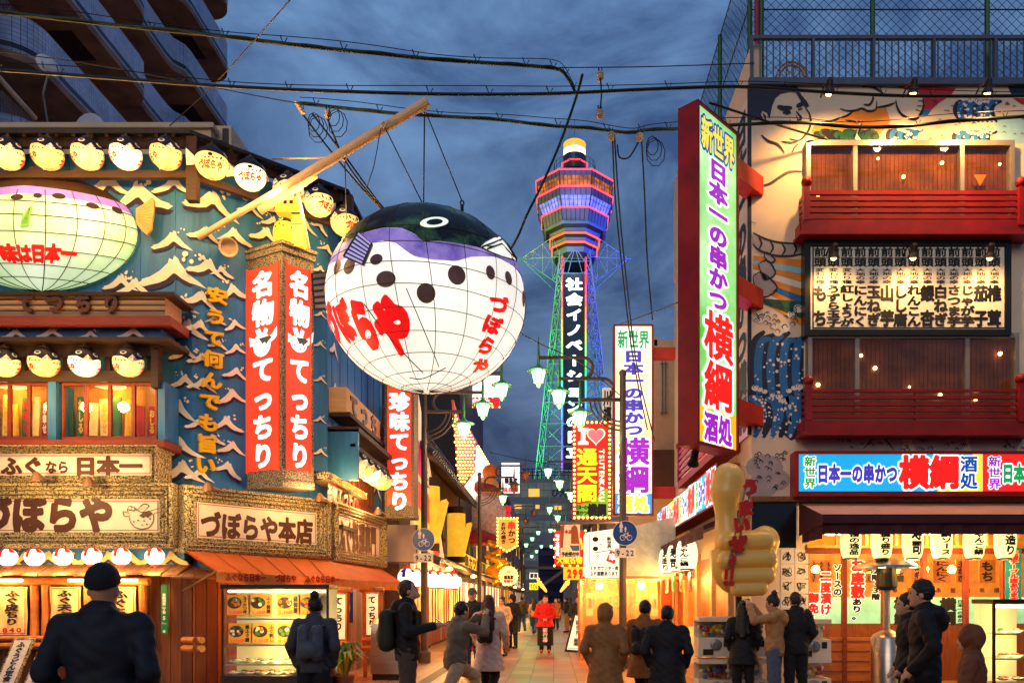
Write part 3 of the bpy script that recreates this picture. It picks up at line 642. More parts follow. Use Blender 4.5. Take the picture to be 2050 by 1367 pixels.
# ------------------------------------------------------------------ twin faced red corner sign
def lit_red(name, label, faces, ztop, zbot, foot, group=None):
    c = Vector((sum(p[0] for p in foot)/len(foot), sum(p[1] for p in foot)/len(foot), zbot)); t = thing(name, label, 'sign', c)
    b = MB(); b.prism([(x, y, zbot) for x, y in foot], (0, 0, ztop-zbot))
    cx_, cy_ = c.x, c.y
    for z0, z1, g in ((ztop-.02, ztop+.12, 1.06), (ztop+.1, ztop+.16, 1.12), (zbot-.1, zbot+.02, 1.04)): b.prism([(cx_+(x-cx_)*g, cy_+(y-cy_)*g, z0) for x, y in foot], (0, 0, z1-z0))
    b.build('frame', m_gran, t)
    for a, e_ in faces:
        pl = Pl(a, e_); L_ = pl.len; b = MB(); sheet(b, pl, (.1, zbot+.22, L_-.1, ztop-.22), .012)
        for q in ((.07, zbot+.19, .1, ztop-.19), (L_-.1, zbot+.19, L_-.07, ztop-.19)): slab(b, pl, q, 0, .03)
        b.build('panel', EM('lit_red_panel', (232, 60, 36), 1.0, .12, 1.2, evar=(1.1, .8, 1.15)), t)
        yield t, pl, L_
FT = [(-5.67, 14.67), (-4.82, 14.2), (-4.4, 14.67), (-5.2, 15.3)]
zt = W(565, 500, 14.2).z; zb = W(565, 962, 14.2).z
m_wl = EM('lit_white_letter', (255, 250, 244), 1.25)
m_grl = M('grey_brush', (88, 96, 92), .6)
for t, pl, L_ in lit_red('hanging_sign', 'two faced red lit sign in granite on the restaurant corner, white characters and puffer emblem', [(FT[0], FT[1]), (FT[1], FT[2])], zt, zb, FT):
    b = MB(); h = zt-zb-.5; z1 = zt-.27; s = .72 if L_ > .8 else .52; cxu = L_/2+.02
    for i, ch in enumerate('名物*てっちり'):
        hh = h/7; r = (cxu-s/2*.78, z1-hh*(i+1)+.02, cxu+s/2*.78, z1-hh*i-.02)
        if ch == '*':
            zc = (r[1]+r[3])/2; kx = s/.72
            Q = lambda pts, o: [pl.at(cxu+x*kx, zc+z, o) for x, z in pts]
            disc(b, pl, cxu-.03*kx, zc-.06*kx, .215*kx, .02, 0, 22, 1.05)
            for q in ([(.12, .05), (.24, .1), (.38, .24), (.36, .06), (.3, .0), (.16, -.06)], [(-.2, .06), (-.36, .12), (-.33, -.06), (-.22, -.04)], [(-.14, .1), (-.2, .22), (-.08, .24), (-.02, .12)], [(-.02, .1), (.04, .24), (.13, .2), (.08, .08)]): b.poly(Q(q, .021), 0)
            b.poly(Q([(-.1, .06), (.16, .08), (.24, .04), (.14, -.02), (.1, -.07), (.04, -.02), (0, -.06), (-.05, .0)], .026), 1)
            for x, z in ((-.12, .12), (-.15, -.12), (.02, -.18), (.12, -.14)): disc(b, pl, cxu+x*kx, zc+z*kx, .016, .027, 1, 8)
        else: letter(b, ch, pl.at, r, .05, 0, .02)
    b.build('lettering', [m_wl, m_grl], t)
Y2 = 18.9; xa, xb = W(770, 900, Y2).x, W(829, 900, Y2).x
FT2 = [(xa, Y2), (xb, Y2), (xb, Y2+.6), (xa, Y2+.6)]; zt2 = W(800, 752, Y2).z; zb2 = W(800, 1028, Y2).z
for t, pl, L_ in lit_red('hanging_sign', 'flat red lit sign in granite beyond the alley windows, six white characters', [(FT2[0], FT2[1])], zt2, zb2, FT2):
    b = MB(); r0 = pl.rect((779, 784), (820, 1022), .02); text(b, pl, '珍味てっちり', r0, .052, 0, .02, vert=True, gap=.03); b.build('lettering', m_wl, t)
# ------------------------------------------------------------------ puffer lanterns
class Ell:
    """ellipsoid skin addressed by longitude and latitude (degrees)"""
    def __init__(s, c, rx, ry, rz, yaw=0.): s.c = Vector(c); s.r = (rx, ry, rz); s.yaw = radians(yaw)
    def at(s, lo, la, o=0.):
        lo = radians(lo); la = radians(la); p = Vector((cos(la)*cos(lo)*(s.r[0]+o), cos(la)*sin(lo)*(s.r[1]+o), sin(la)*(s.r[2]+o)))
        return s.c+Vector((p.x*cos(s.yaw)-p.y*sin(s.yaw), p.x*sin(s.yaw)+p.y*cos(s.yaw), p.z))
    def hit(s, px, py):
        d = Vector(((px-CX)/F, 1, (CY-py)/F)); o = Vector((0, 0, EYE))-s.c; r = s.r
        a = sum((d[i]/r[i])**2 for i in range(3)); b_ = sum(2*d[i]*o[i]/r[i]**2 for i in range(3)); c_ = sum((o[i]/r[i])**2 for i in range(3))-1
        q = b_*b_-4*a*c_; t = (-b_-math.sqrt(max(q, 0)))/(2*a); p = o+d*t
        return math.degrees(math.atan2(p.y/r[1], p.x/r[0])), math.degrees(math.asin(max(-1, min(1, p.z/r[2]))))
    def skin(s, b, m=0, nu=48, nv=24, la0=-90, la1=90, o=0., lat0=None, lat1=None):
        vs = []
        for i in range(nv+1):
            for j in range(nu):
                lo = 360*j/nu; a0 = lat0(lo) if lat0 else la0; a1 = lat1(lo) if lat1 else la1
                vs.append(s.at(lo, a0+(a1-a0)*i/nv, o))
        b.add(vs, [(i*nu+j, i*nu+(j+1) % nu, (i+1)*nu+(j+1) % nu, (i+1)*nu+j) for i in range(nv) for j in range(nu)], m)
    def spot(s, b, lo, la, ro, ra, o, m, n=12, rot=0.):
        k = 1/max(.2, cos(radians(la))); vs = [s.at(lo, la, o)]
        for q in (.55, 1.):
            for i in range(n):
                x, y = ro*q*cos(2*pi*i/n), ra*q*sin(2*pi*i/n); x, y = x*cos(rot)-y*sin(rot), x*sin(rot)+y*cos(rot); vs.append(s.at(lo+x*k, la+y, o))
        b.add(vs, [(0, 1+i, 1+(i+1) % n) for i in range(n)]+[(1+i, 1+n+i, 1+n+(i+1) % n, 1+(i+1) % n) for i in range(n)], m)
    def line(s, b, pts, r, o, m, n=4): b.tube([s.at(lo, la, o) for lo, la in pts], r, n, m)
m_ink = M('black_ink', (20, 17, 18), .5, var=.2); m_inkred = EM('red_ink', (204, 34, 20), .55)
m_spot = M('brown_spot', (40, 26, 22), .5, var=.2)
def puffer_lantern(label, c, r, yaw, paper, watts=5, group='puffer lanterns under the eaves'):
    c = Vector(c); t = thing('puffer_lantern', label, 'lantern', c, group); E = Ell(c, r, r*.98, r*.96, yaw); b = MB()
    E.skin(b, 0, 28, 14)
    def edge(lo):
        d = abs((lo+180) % 360-180); return -8+18*min(1, d/40)+4*max(0, d-40)/60-(14*max(0, d-125)/55)
    E.skin(b, 1, 36, 5, 0, 90, r*.02, lat0=edge)
    for s_ in (-1, 1):
        E.spot(b, s_*34, 27, 12, 9, r*.035, 2); E.spot(b, s_*34, 27, 7, 5, r*.045, 1)
        E.spot(b, s_*100, 4, 9, 7, r*.02, 1, 6); E.spot(b, s_*62, 2, 4, 4, r*.02, 1, 8)
        for k in range(8): E.spot(b, s_*(26+k*13), -4-abs(k-3)*1.2, 3.6, 3.6, r*.02, 1, 8)
        x0, x1 = (-150, -52) if s_ < 0 else (46, 146)
        text(b, E, 'づぼらや', (x0, -46, x1, -14), .06, 3, r*.02, run=5)
    b.add([E.at(-16, 2, r*.05), E.at(0, -8, r*.14), E.at(16, 2, r*.05), E.at(0, 20, r*.06), E.at(0, 4, r*.16)], [(0, 1, 4), (1, 2, 4), (2, 3, 4), (3, 0, 4)], 2)
    E.line(b, [(-12, 4), (0, 4), (12, 4)], r*.02, r*.13, 1)
    for lo in (0, 60, 120, 180, 240, 300): E.line(b, [(lo, -88+k*10) for k in range(9)], r*.012, r*.006, 4, 3)
    b.build('body', [paper, m_ink, m_white, m_inkred, m_dwood], t, smooth=40)
    b = MB(); b.lathe([(r*.2, r*.9), (r*.34, r*.97), (r*.3, r*1.08), (r*.12, r*1.13), (r*.05, r*1.35)], c, 10); b.build('cap', M('straw_cap', (86, 60, 36), .8, bump=.6, scale=30), t)
    b = MB(); tl = E.at(180, -5, r*.0); q = Vector((cos(E.yaw), sin(E.yaw), 0))
    b.prism([tl+Vector((0, 0, -.06)), tl+Vector((0, 0, .08)), tl-q*r*.5+Vector((0, 0, .18)), tl-q*r*.45+Vector((0, 0, -.1))], Vector((-q.y, q.x, 0))*.015); b.build('tail', m_cream, t)
    lamp('lantern_light', c+Vector((.0, -.75, -r-.2)), watts*1.5, (255, 196, 110), .1, t)
    return t
m_lanth = EM('bright_lantern_paper', (255, 240, 204), 1.15, .06, 3)
m_lanta = EM('amber_lantern_paper', (255, 206, 120), .78, .12, 3, evar=(3, .75, 1.25))
for i, (x, pap, lb) in enumerate(((15, m_lant, 'amber puffer lantern cut by the picture edge in the top row under the front eave'), (95, m_lanta, 'amber puffer lantern second from the picture edge in the top eave row'), (175, m_lant, 'amber puffer lantern above the green puffer, just before the white one'), (252, m_lanth, 'brightest white puffer lantern of the straight top eave row'), (332, m_lanta, 'amber puffer lantern beside the eave corner post in the straight top row'))):
    puffer_lantern(lb, W(x, 309, 13.36), .255, -48, pap, 16)
for x, y, pap, yaw, lb in ((424, 327, m_lanta, 28, 'amber puffer lantern first past the eave corner post on the slanting row'), (501, 351, m_lanth, 30, 'white puffer lantern second past the eave corner post on the slanting row'), (577, 380, m_lant, -125, 'amber puffer lantern right behind the cream hoist beam'), (638, 405, m_lant, -122, 'amber puffer lantern just right of the hoist beam on the slanting row'), (690, 445, m_lanta, -118, 'narrow amber puffer lantern at the far end of the slanting eave row')):
    p = Pl((-5.95, 13.4), (-3.82, 15.3)).hit(x, y); puffer_lantern(lb, p, .27, yaw, pap, 16)
for i, (x, pap, lb) in enumerate(((8, m_lant, 'puffer lantern cut by the picture edge in the lower row over the bay windows'), (88, m_lanta, 'puffer lantern second from the picture edge in the row over the bay windows'), (169, m_lanth, 'palest puffer lantern of the row over the bay windows'), (257, m_lant, 'puffer lantern nearest the corner in the row over the bay windows'))):
    puffer_lantern(lb, W(x, 726, 13.3), .245, -48, pap, 12)
# ------------------------------------------------------------------ big puffer lantern hung over the street
C_ = W(854, 606, 13.2); BIG = Ell(C_, 1.625, 1.56, 1.45)
big = thing('puffer_balloon', 'giant white lit puffer fish lantern with black back hanging over the street', 'lantern', C_-Vector((0, 0, 1.54)))
def curve(pts, dflt):
    q = sorted(BIG.hit(x, y) for x, y in pts); q = [(lo % 360, la) for lo, la in q]; q.sort()
    xs = [a for a, _ in q]; ys = [b_ for _, b_ in q]; x0, x1 = xs[0], xs[-1]
    xs = [x1-360-0.01]+[x0-50 if x0-50 > x1-360 else x1-359]+xs+[x1+50, x0+360]; ys = [ys[-1]]+[dflt]+ys+[dflt, ys[0]]
    return lambda lo: float(np.interp(lo % 360, xs, ys))
blk = curve([(700, 484), (727, 469), (767, 458), (804, 458), (835, 472), (844, 486), (878, 484), (915, 489), (958, 497), (1001, 512), (1035, 526), (1047, 536)], 30)
pur = curve([(690, 520), (743, 487), (767, 483), (792, 487), (817, 506), (832, 515), (866, 521), (912, 524), (943, 515), (989, 515), (1019, 527), (1050, 566)], 18)
b = MB(); BIG.skin(b, 0, 72, 36)
BIG.skin(b, 1, 144, 5, 0, 0, .012, lat0=lambda lo: min(pur(lo), blk(lo)-1), lat1=blk); BIG.skin(b, 2, 144, 12, 0, 90, .014, lat0=blk)
for x, y, rx, ry in ((914, 551, 17, 17), (853, 587, 17, 17), (773, 559, 19, 14), (754, 520, 13, 10), (700, 533, 16, 15), (676, 535, 14, 14), (981, 546, 11, 13), (1017, 557, 12, 13), (1047, 598, 14, 16)):
    lo, la = BIG.hit(x, y); BIG.spot(b, lo, la, math.degrees(rx/202), math.degrees(ry/187)*1.05, .014, 3, 18)
for k in range(5): BIG.spot(b, 60+k*32, 12+3*(k % 2), 4.6, 4.4, .014, 3, 18)
mo = [(958, 496), (968, 487), (985, 478), (1001, 475), (1012, 479), (1022, 492), (1035, 524), (1018, 520), (1001, 515), (980, 507)]
q = [BIG.hit(x, y) for x, y in mo]; ce = (sum(p[0] for p in q)/len(q), sum(p[1] for p in q)/len(q)); vs = [BIG.at(*ce, .05)]+[BIG.at(*p, .03) for p in q]
b.add(vs, [(0, 1+i, 1+(i+1) % len(q)) for i in range(len(q))], 0); BIG.line(b, q+[q[0]], .014, .03, 2)
for ln in ([(962, 498), (982, 491), (1001, 483), (1015, 494), (1030, 522)], [(972, 502), (1000, 492), (1024, 518)]): BIG.line(b, [BIG.hit(*p) for p in ln], .014, .05, 2)
lo, la = BIG.hit(870, 447)
for dl in (0, 2*(BIG.hit(1003, 500)[0]-lo)):
    BIG.spot(b, lo+dl, la, 9.5, 5.2, .02, 2, 20, .45); BIG.spot(b, lo+dl, la, 8, 4.2, .026, 5, 20, .45); BIG.spot(b, lo+dl, la-.3, 4.6, 2.5, .032, 2, 16, .45)
xs = (822, 752, 708, 678, 657)
for i, ch in enumerate('やらぼづ'):
    e0, e1 = BIG.hit(xs[i], 650)[0], BIG.hit(xs[i+1], 650)[0]; ym = (xs[i]+xs[i+1])/2
    letter(b, ch, BIG.at, (e1, BIG.hit(ym, 712-i*4)[1], e0, BIG.hit(ym, 590+i*2)[1]), .085, 4, .018, run=3)
for i, ch in enumerate('づぼらや'):
    y0 = 588+i*41; xm = 997-i*12; la1, la0 = BIG.hit(xm, y0)[1], BIG.hit(xm-6, y0+39)[1]; letter(b, ch, BIG.at, (BIG.hit(xm-20, y0+20)[0], la0, BIG.hit(xm+19, y0+20)[0], la1), .065, 4, .018, run=3)
b.build('body', [EM('balloon_skin', (252, 248, 240), 1.0, .05, .8, evar=(.8, .82, 1.06), col2=(246, 246, 226)), EM('balloon_purple', (110, 84, 190), .62, .3, 2.2, col2=(176, 150, 226)), M('balloon_back', (6, 6, 7), .4, var=.3, scale=1.5, em=.4, col2=(74, 112, 70), ramp=(.47, .72)), EM('balloon_spot', (78, 54, 52), .5, .4, 3), EM('balloon_red', (222, 18, 20), 1.0, .05), EM('balloon_eye', (236, 246, 220), .9)], big, smooth=True)
b = MB(); rr = random.Random(2)                                         # the cage of thin ribs showing through the skin
for la in (26, 14, 1, -12, -25, -38, -51, -64, -76):
    BIG.line(b, [(lo, la+1.2*sin(radians(lo*2+la*3))) for lo in range(0, 361, 6)], .0058, .016, 0, 4)
for k in range(18):
    lo = k*20+rr.uniform(-3, 3); BIG.line(b, [(lo+4*sin(radians(la*2+k*40)), la) for la in range(-88, 88, 8)], .0055, .017, 0, 4)
for a, c_ in (((-92, -14), (-68, -60)), ((-118, -20), (-86, -66)), ((-60, -60), (-110, -70))): BIG.line(b, [(a[0]+(c_[0]-a[0])*i/6, a[1]+(c_[1]-a[1])*i/6-6*sin(pi*i/6)) for i in range(7)], .0085, .018, 0, 4)
b.build('ribs', M('rusty_wire', (84, 58, 26), .7), big)
def fin(pts, Y, d, stripes, Yo=-.03):
    f = MB(); pl = FP(Y); a = [pl.hit(*p) for p in pts]; f.prism(a, d, 0)
    n = stripes
    for k in range(n):                                                 # striped rays, both faces
        for side in (Vector((0, -.006, 0)), Vector(d)+Vector((0, .006, 0))):
            t0, t1 = (k+.22)/n, (k+.78)/n
            p = lambda s_, t: (a[0]*(1-s_)+a[1]*s_)*(1-t)+(a[3]*(1-s_)+a[2]*s_)*t
            f.poly([p(.1, t0)+side, p(.9, t0)+side, p(.9, t1)+side, p(.1, t1)+side], 1)
    return f
m_ray = EM('fin_ray', (176, 164, 226), .7)
fin([(716, 462), (746, 488), (728, 531), (686, 512)], 11.7, (0, .05, 0), 7).build('side_fin', [m_ink, m_ray], big)
fin([(772, 446), (790, 416), (805, 424), (800, 446)], 13.0, (0, .05, 0), 4).build('back_fin', [m_ink, m_ray], big)
fin([(622, 548), (664, 542), (666, 618), (628, 620)], 13.1, (0, .05, 0), 6).build('tail_fin', [m_ink, M('tail_ray', (150, 120, 110), .6)], big)
b = MB()
for x, y in ((848, 410), (925, 403)):
    p = W(x, y, 13.0 if x > 900 else 13.2); b.tube([p+Vector((.03*cos(a*pi/4), 0, .04*sin(a*pi/4)-.03)) for a in range(9)], .014, 5); b.tube([p+Vector((0, 0, -.06)), p+Vector((0, 0, -.16))], .03, 6)
b.build('hook', m_iron, big)
# hoist beam over the corner, its chains and stays
B0 = LC.hit(397, 476, .0); B1 = W(857, 203, 13.2); t = thing('hoist_beam', 'long cream pole slanting out from the blue wall to carry the giant fish', 'beam', B0)
mid = B0.lerp(B1, .43); m_beam = M('cream_pole', (222, 186, 146), .5, var=.12, scale=5)
b = MB(); b.tube([B0, B0.lerp(B1, .52)], .052, 12); b.tube([B0.lerp(B1, .40)+Vector((0, 0, -.02)), B1], .08, 14)
b.tube([W(520, 422, 14.15), W(632, 348, 13.9)], .075, 12); b.tube([W(596, 385, 14.1), W(618, 498, 14.3)], .03, 8); b.tube([W(545, 318, 14.6), W(662, 316, 13.7)], .018, 6)
b.build('pole', m_beam, t)
b = MB()
for x, y in ((850, 222), (690, 316), (768, 250)): p = W(x, y, 13.25); b.tube([p+Vector((.035*cos(a*pi/4), 0, .05*sin(a*pi/4))) for a in range(9)], .012, 5)
b.build('shackle', m_beam, t)
def wire(label, pts, r, name='hanging_wire', mat=None, cat='wire', sag=0.):
    pts = [Vector(p) for p in pts]
    if sag and len(pts) == 2: pts = [pts[0].lerp(pts[1], k/14)-Vector((0, 0, sag*4*(k/14)*(1-k/14))) for k in range(15)]
    b = MB(); b.tube(pts, r, 5); return tag(b.build(name, mat or m_cable, smooth=True), label, cat)
wire('straight dark stay dropping from the tip of the hoist beam to the giant fish', [W(850, 225, 13.2), W(848, 410, 13.2)], .012)
wire('slanting dark stay from the hoist beam tip to the far fish hook', [W(853, 226, 13.2), W(925, 403, 13.0)], .01)
wire('slanting dark stay from the hoist beam middle to the near fish hook', [W(768, 250, 13.3), W(846, 408, 13.2)], .01)
wire('thin dark stay hanging off the lower hoist beam behind the fish', [W(690, 316, 13.5), W(694, 440, 14.4)], .01)
wire('thin knotted cord dangling loose from the hoist beam', [W(762, 258, 13.3), W(755, 300, 13.32), W(748, 335, 13.3), W(733, 380, 13.35)], .008)
# yellow lit fish lantern over the corner sign
c = W(573, 470, 14.45); t = thing('fish_lantern', 'yellow lit boxy fish lantern perched on top of the corner sign', 'lantern', c-Vector((0, 0, .3)))
E_ = Ell(c+Vector((-.03, 0, .02)), .24, .2, .27, -60); b = MB(); E_.skin(b, 0, 24, 12); E_.skin(b, 1, 24, 4, 30, 90, .01)
for s_ in (-1, 1):
    E_.spot(b, s_*35, 38, 10, 8, .02, 2); E_.spot(b, s_*35, 38, 6, 5, .025, 1)
    for k in range(6): E_.spot(b, s_*(20+k*20), 8+(k % 2)*8, 5, 5, .012, 1, 8)
b.build('body', [EM('yellow_lantern', (250, 196, 50), .95, .2, 4), m_ink, m_white], t, smooth=40)
b = MB(); b.box(c+Vector((-.16, -.12, .36)), c+Vector((.2, .2, .66))); b.box(c+Vector((.14, -.14, -.26)), c+Vector((.34, .1, .3))); b.build('box', MATS['yellow_lantern'], t)
b = MB()
for k in range(5): b.box(c+Vector((.135, -.147, .12+k*.05)), c+Vector((.345, .105, .135+k*.05)))
for k in range(3): b.box(c+Vector((-.12+k*.11, -.127, .5)), c+Vector((-.06+k*.11, -.121, .56)))
b.build('band', m_ink, t)
# ------------------------------------------------------------------ green puffer relief on the front wall
GC = W(84, 470, 13.98); G = Ell(GC, 1.69, .6, .985)
gf = thing('puffer_relief', 'lit green puffer relief with brown back and red writing on the front wall', 'sign', GC-Vector((0, 0, 1)))
b = MB(); nu, nv = 60, 30; vs = []
for i in range(nv+1):
    for j in range(nu//2+1): vs.append(G.at(180+360*j/nu, -90+180*i/nv))
k = nu//2+1; b.add(vs, [(i*k+j, i*k+j+1, (i+1)*k+j+1, (i+1)*k+j) for i in range(nv) for j in range(k-1)], 0)
def gband(l0, l1, m, o):
    vs = []
    for i in range(5):
        for j in range(31):
            lo = 180+6*j; a0, a1 = l0(lo), l1(lo); vs.append(G.at(lo, a0+(a1-a0)*i/4, o))
    b.add(vs, [(i*31+j, i*31+j+1, (i+1)*31+j+1, (i+1)*31+j) for i in range(4) for j in range(30)], m)
gband(lambda lo: 38-9*abs(sin(radians((lo-270)*1.))), lambda lo: 90, 1, .012)
gband(lambda lo: 27-8*abs(sin(radians(lo-270))), lambda lo: 38-9*abs(sin(radians((lo-270)))), 2, .01)
for x, y, rx, ry in ((35, 396, 12.5, 8), (76, 393, 8.5, 6.5), (118, 394, 13, 8), (185, 413, 15, 8), (234, 422, 17, 9)):
    lo, la = G.hit(x, y); G.spot(b, lo, la, math.degrees(rx/195), math.degrees(ry/113)/max(.3, cos(radians(la)))*.8, .016, 3, 16)
for i, (x0, x1, ch) in enumerate(((-36, -2, 'の'), (0, 36, '味'), (35, 64, 'は'), (62, 92, '日'), (90, 122, '本'), (122, 154, '一'))):
    a = (G.hit(x0, 507)[0], G.hit((x0+x1)/2, 526)[1]); c_ = (G.hit(x1, 507)[0], G.hit((x0+x1)/2, 488)[1]); letter(b, ch, G.at, (a[0], a[1], c_[0], c_[1]), .07, 4, .018, run=5)
b.build('body', [EM('green_skin', (150, 218, 84), .9, .1, .42, col2=(250, 252, 232), evar=(.8, .82, 1.1)), M('brown_back', (62, 38, 24), .6, var=.3), EM('lilac_band', (150, 116, 200), .7, .2, 3), m_spot, m_redl], gf, smooth=True)  # white patches in the green put the inner lamps' glow into the colour
b = MB()
for la in (18, 4, -12, -28, -44, -60): G.line(b, [(lo, la+2*sin(radians(lo*2))) for lo in range(180, 361, 6)], .008, .012, 0, 4)
for lo in range(195, 360, 18): G.line(b, [(lo, la) for la in range(-88, 40, 8)], .008, .012, 0, 4)
b.build('ribs', MATS['rusty_wire'], gf)
b = MB(); pl = FP(13.75); a = [pl.hit(*p) for p in ((272, 418), (288, 408), (304, 395), (309, 402), (306, 430), (302, 460), (294, 470), (284, 462), (272, 446))]; b.prism(a, (0, .05, 0), 0)
for k in range(8): f_ = (k+.5)/8; stroke(b, pl, [(276, 420+f_*24), (304-abs(f_-.5)*6, 402+f_*62)], .012, .008, 1)
b.build('tail_fin', [M('fin_tan', (214, 160, 88), .6), m_ink], gf)
b = MB(); pl = FP(13.36); a = [pl.hit(*p) for p in ((62, 410), (60, 430), (56, 452), (40, 454), (44, 432))]; b.prism(a, (0, .1, 0), 0)
for k in range(5): stroke(b, pl, [(43+k*2.6, 448), (58+k*.6, 416)], .01, .006, 1)
b.build('side_fin', [EM('fin_green', (120, 180, 60), .5), m_ink], gf)
b = MB(); pl = FP(13.9); b.prism([pl.hit(*p) for p in ((92, 355), (108, 343), (122, 344), (118, 356))], (0, .05, 0)); b.prism([pl.hit(*p) for p in ((48, 353), (52, 346), (60, 352))], (0, .05, 0)); b.build('back_fin', MATS['fin_tan'], gf)
# round red and white paper lanterns over the stalls
m_rl = M('lantern_red', (206, 30, 24), .5, em=.55)
m_rp = EM('round_lantern_paper', (255, 232, 204), 1.5, .05)
def round_lantern(label, c, r, cap2, group, watts=4, cols=None, n=16, dangling=True):
    t = thing('round_lantern', label, 'lantern', c, group); b = MB(); c = Vector(c)
    prof = [(sin(pi*i/12)*(1+.02*(i % 2)), -cos(pi*i/12)*.98) for i in range(1, 12)]
    vs = [c+Vector((p*cos(2*pi*j/n), p*sin(2*pi*j/n), h))*r for p, h in prof for j in range(n)]; fs, ms = [], []
    for i in range(len(prof)-1):
        for j in range(n): b.add([], []); fs.append((i*n+j, i*n+(j+1) % n, (i+1)*n+(j+1) % n, (i+1)*n+j)); ms.append(1 if (i >= 7 and (j//2) % 2) or (i >= 5 and j % 8 == 3) else 0)
    o = len(b.v); b.v += [tuple(p) for p in vs]; b.f += fs; b.m += ms
    b.build('shade', [m_rp, cap2], t, smooth=True)
    b = MB(); b.lathe([(r*.42, r*.9), (r*.45, r*1.06), (r*.1, r*1.1), (.012, r*1.5)], c, 12); b.lathe([(r*.1, -r*1.1), (r*.42, -r*1.05), (r*.42, -r*.92)], c, 12)
    if dangling: b.tube([c+Vector((0, 0, -r*1.05)), c+Vector((.01, 0, -r*1.7))], .008, 4)
    b.build('cap', m_rl, t)
    if watts: lamp('lantern_light', c+Vector((0, -.12, -r-.1)), watts, (255, 200, 130), .08, t)
    return t
wd7 = ('hanging at the picture edge', 'second in from the picture edge', 'between the two shop banner frames', 'over the man in the dark cap', 'below the fish emblem board', 'nearest the corner of the stalls')
for i, (x, y) in enumerate(((15, 1115), (69, 1115), (126, 1114), (184, 1113), (243, 1113), (310, 1113))):
    round_lantern('red topped paper lantern %s, row above the shingle roof' % wd7[i], W(x, y, 13.35), .152, m_rl, 'round paper lanterns over the stalls', 9)
# ------------------------------------------------------------------ apartment block behind the restaurant
ap = thing('apartment_building', 'dark tiled apartment block with long rounded balconies rising behind the restaurant', 'building', (-15.5, 22, 0))
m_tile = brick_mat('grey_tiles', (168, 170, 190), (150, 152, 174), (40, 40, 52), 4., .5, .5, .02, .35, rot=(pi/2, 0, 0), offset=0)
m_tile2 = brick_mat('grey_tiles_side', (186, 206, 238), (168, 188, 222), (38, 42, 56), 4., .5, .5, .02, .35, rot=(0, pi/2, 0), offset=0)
m_soff = M('stained_soffit', (140, 112, 94), .9, var=.4, scale=1.2, detail=8)
b = MB(); b.prism([(-30, 20.6, 0), (-16.35, 20.6, 0), (-16.35, 36.8, 0), (-30, 36.8, 0)], (0, 0, 48), 0); b.build('wall', [m_tile2], ap)
b = MB(); b.box((-17.5, 20.3, 0), (-15.35, 21.6, 48)); b.build('stair_tower', m_tile, ap)
for k in range(12):
    zf = 10.9+2.86*k
    pts = []                                                          # plan of one balcony, rounded ends and a shallow step
    for a in range(0, 7): pts.append((-15.6+1.0*sin(pi/2*a/6), 23.1-1.0*cos(pi/2*a/6)))
    pts += [(-14.6, 28.2), (-14.66, 28.6), (-14.95, 29.0), (-15.0, 29.4), (-15.0, 31.0), (-14.95, 31.4), (-14.66, 31.8), (-14.6, 32.2)]
    for a in range(0, 7): pts.append((-15.6+1.0*cos(pi/2*a/6), 35.6+1.0*sin(pi/2*a/6)))
    pts = [(-16.35, 22.1)]+pts+[(-16.35, 36.6)]
    b = MB(); b.prism([(x, y, zf) for x, y in pts], (0, 0, .22), 1, 2)
    for i in range(len(pts)-1):
        (x0, y0), (x1, y1) = pts[i], pts[i+1]; d = Vector((x1-x0, y1-y0, 0))
        if d.length < 1e-6: continue
        nn = Vector((d.y, -d.x, 0)).normalized()*.012
        b.prism([(x0, y0, zf+.221), (x1, y1, zf+.221), (x1, y1, zf+1.28), (x0, y0, zf+1.28)], -nn*9, 0)
        b.prism([Vector((x0, y0, zf+.30))+nn, Vector((x1, y1, zf+.30))+nn, Vector((x1, y1, zf+.44))+nn, Vector((x0, y0, zf+.44))+nn], -nn*.5, 3)
    for y in (25.2, 33.6): b.box((-16.1, y, zf-.012), (-15.2, y+1.4, zf+.002), 4)
    b.build('balcony', [m_tile2, m_soff, m_soff, M('dark_tiles', (44, 48, 62), .4), M('soffit_hatch', (52, 36, 30), .8)], ap)
    b = MB(); b.box((-16.352, 24, zf+.3), (-16.33, 26, zf+2.3)); b.box((-16.352, 32.5, zf+.3), (-16.33, 34.5, zf+2.3)); b.build('window', M('dark_window', (26, 28, 38), .15, spec=.8), ap)
b = MB(); b.tube([(-14.9, 21.2, 0), (-14.9, 21.2, 46)], .085, 10)
for z in range(2, 46, 3): b.lathe([(.1, -.06), (.1, .06)], (-14.9, 21.2, z), 10)
b.tube([(-14.9, 21.2, 15.6), (-14.55, 22.0, 15.1), (-14.6, 22.5, 15.1)], .07, 8)
b.build('drain_pipe', M('cream_pipe', (206, 176, 150), .5, var=.1), ap)
c = W(97, 130, 21.2); t = thing('satellite_dish', 'small white satellite dish on the lowest balcony of the apartment block', 'satellite dish', c)
b = MB(); b.lathe([(.0, .1), (.16, .07), (.24, .03), (.3, -.02), (.29, -.03), (.23, .02), (.0, .08)], c, 18, axis=(.75, -.6, .25)); b.build('reflector', M('dish_white', (206, 204, 206), .5), t)
b = MB(); b.tube([c+Vector((.05, .1, .0)), c+Vector((-.2, .3, -.05)), c+Vector((-.4, .4, -.5)), c+Vector((-.4, .6, -1.2))], .025, 6); b.tube([c+Vector((-.1, 0, -.2)), c+Vector((.05, -.35, -.15))], .015, 5); b.build('bracket', m_gal, t)
p, q = W(418, 252, 14.9), W(488, 292, 15.5)
t = thing('air_conditioner', 'cream air conditioning unit on the restaurant roof beside the parapet', 'air conditioner', (p.x, 14.9, 9.5))
b = MB(); b.box((p.x, 14.9, 9.75), (q.x, 15.7, p.z)); b.build('casing', MATS['cream_render'], t)
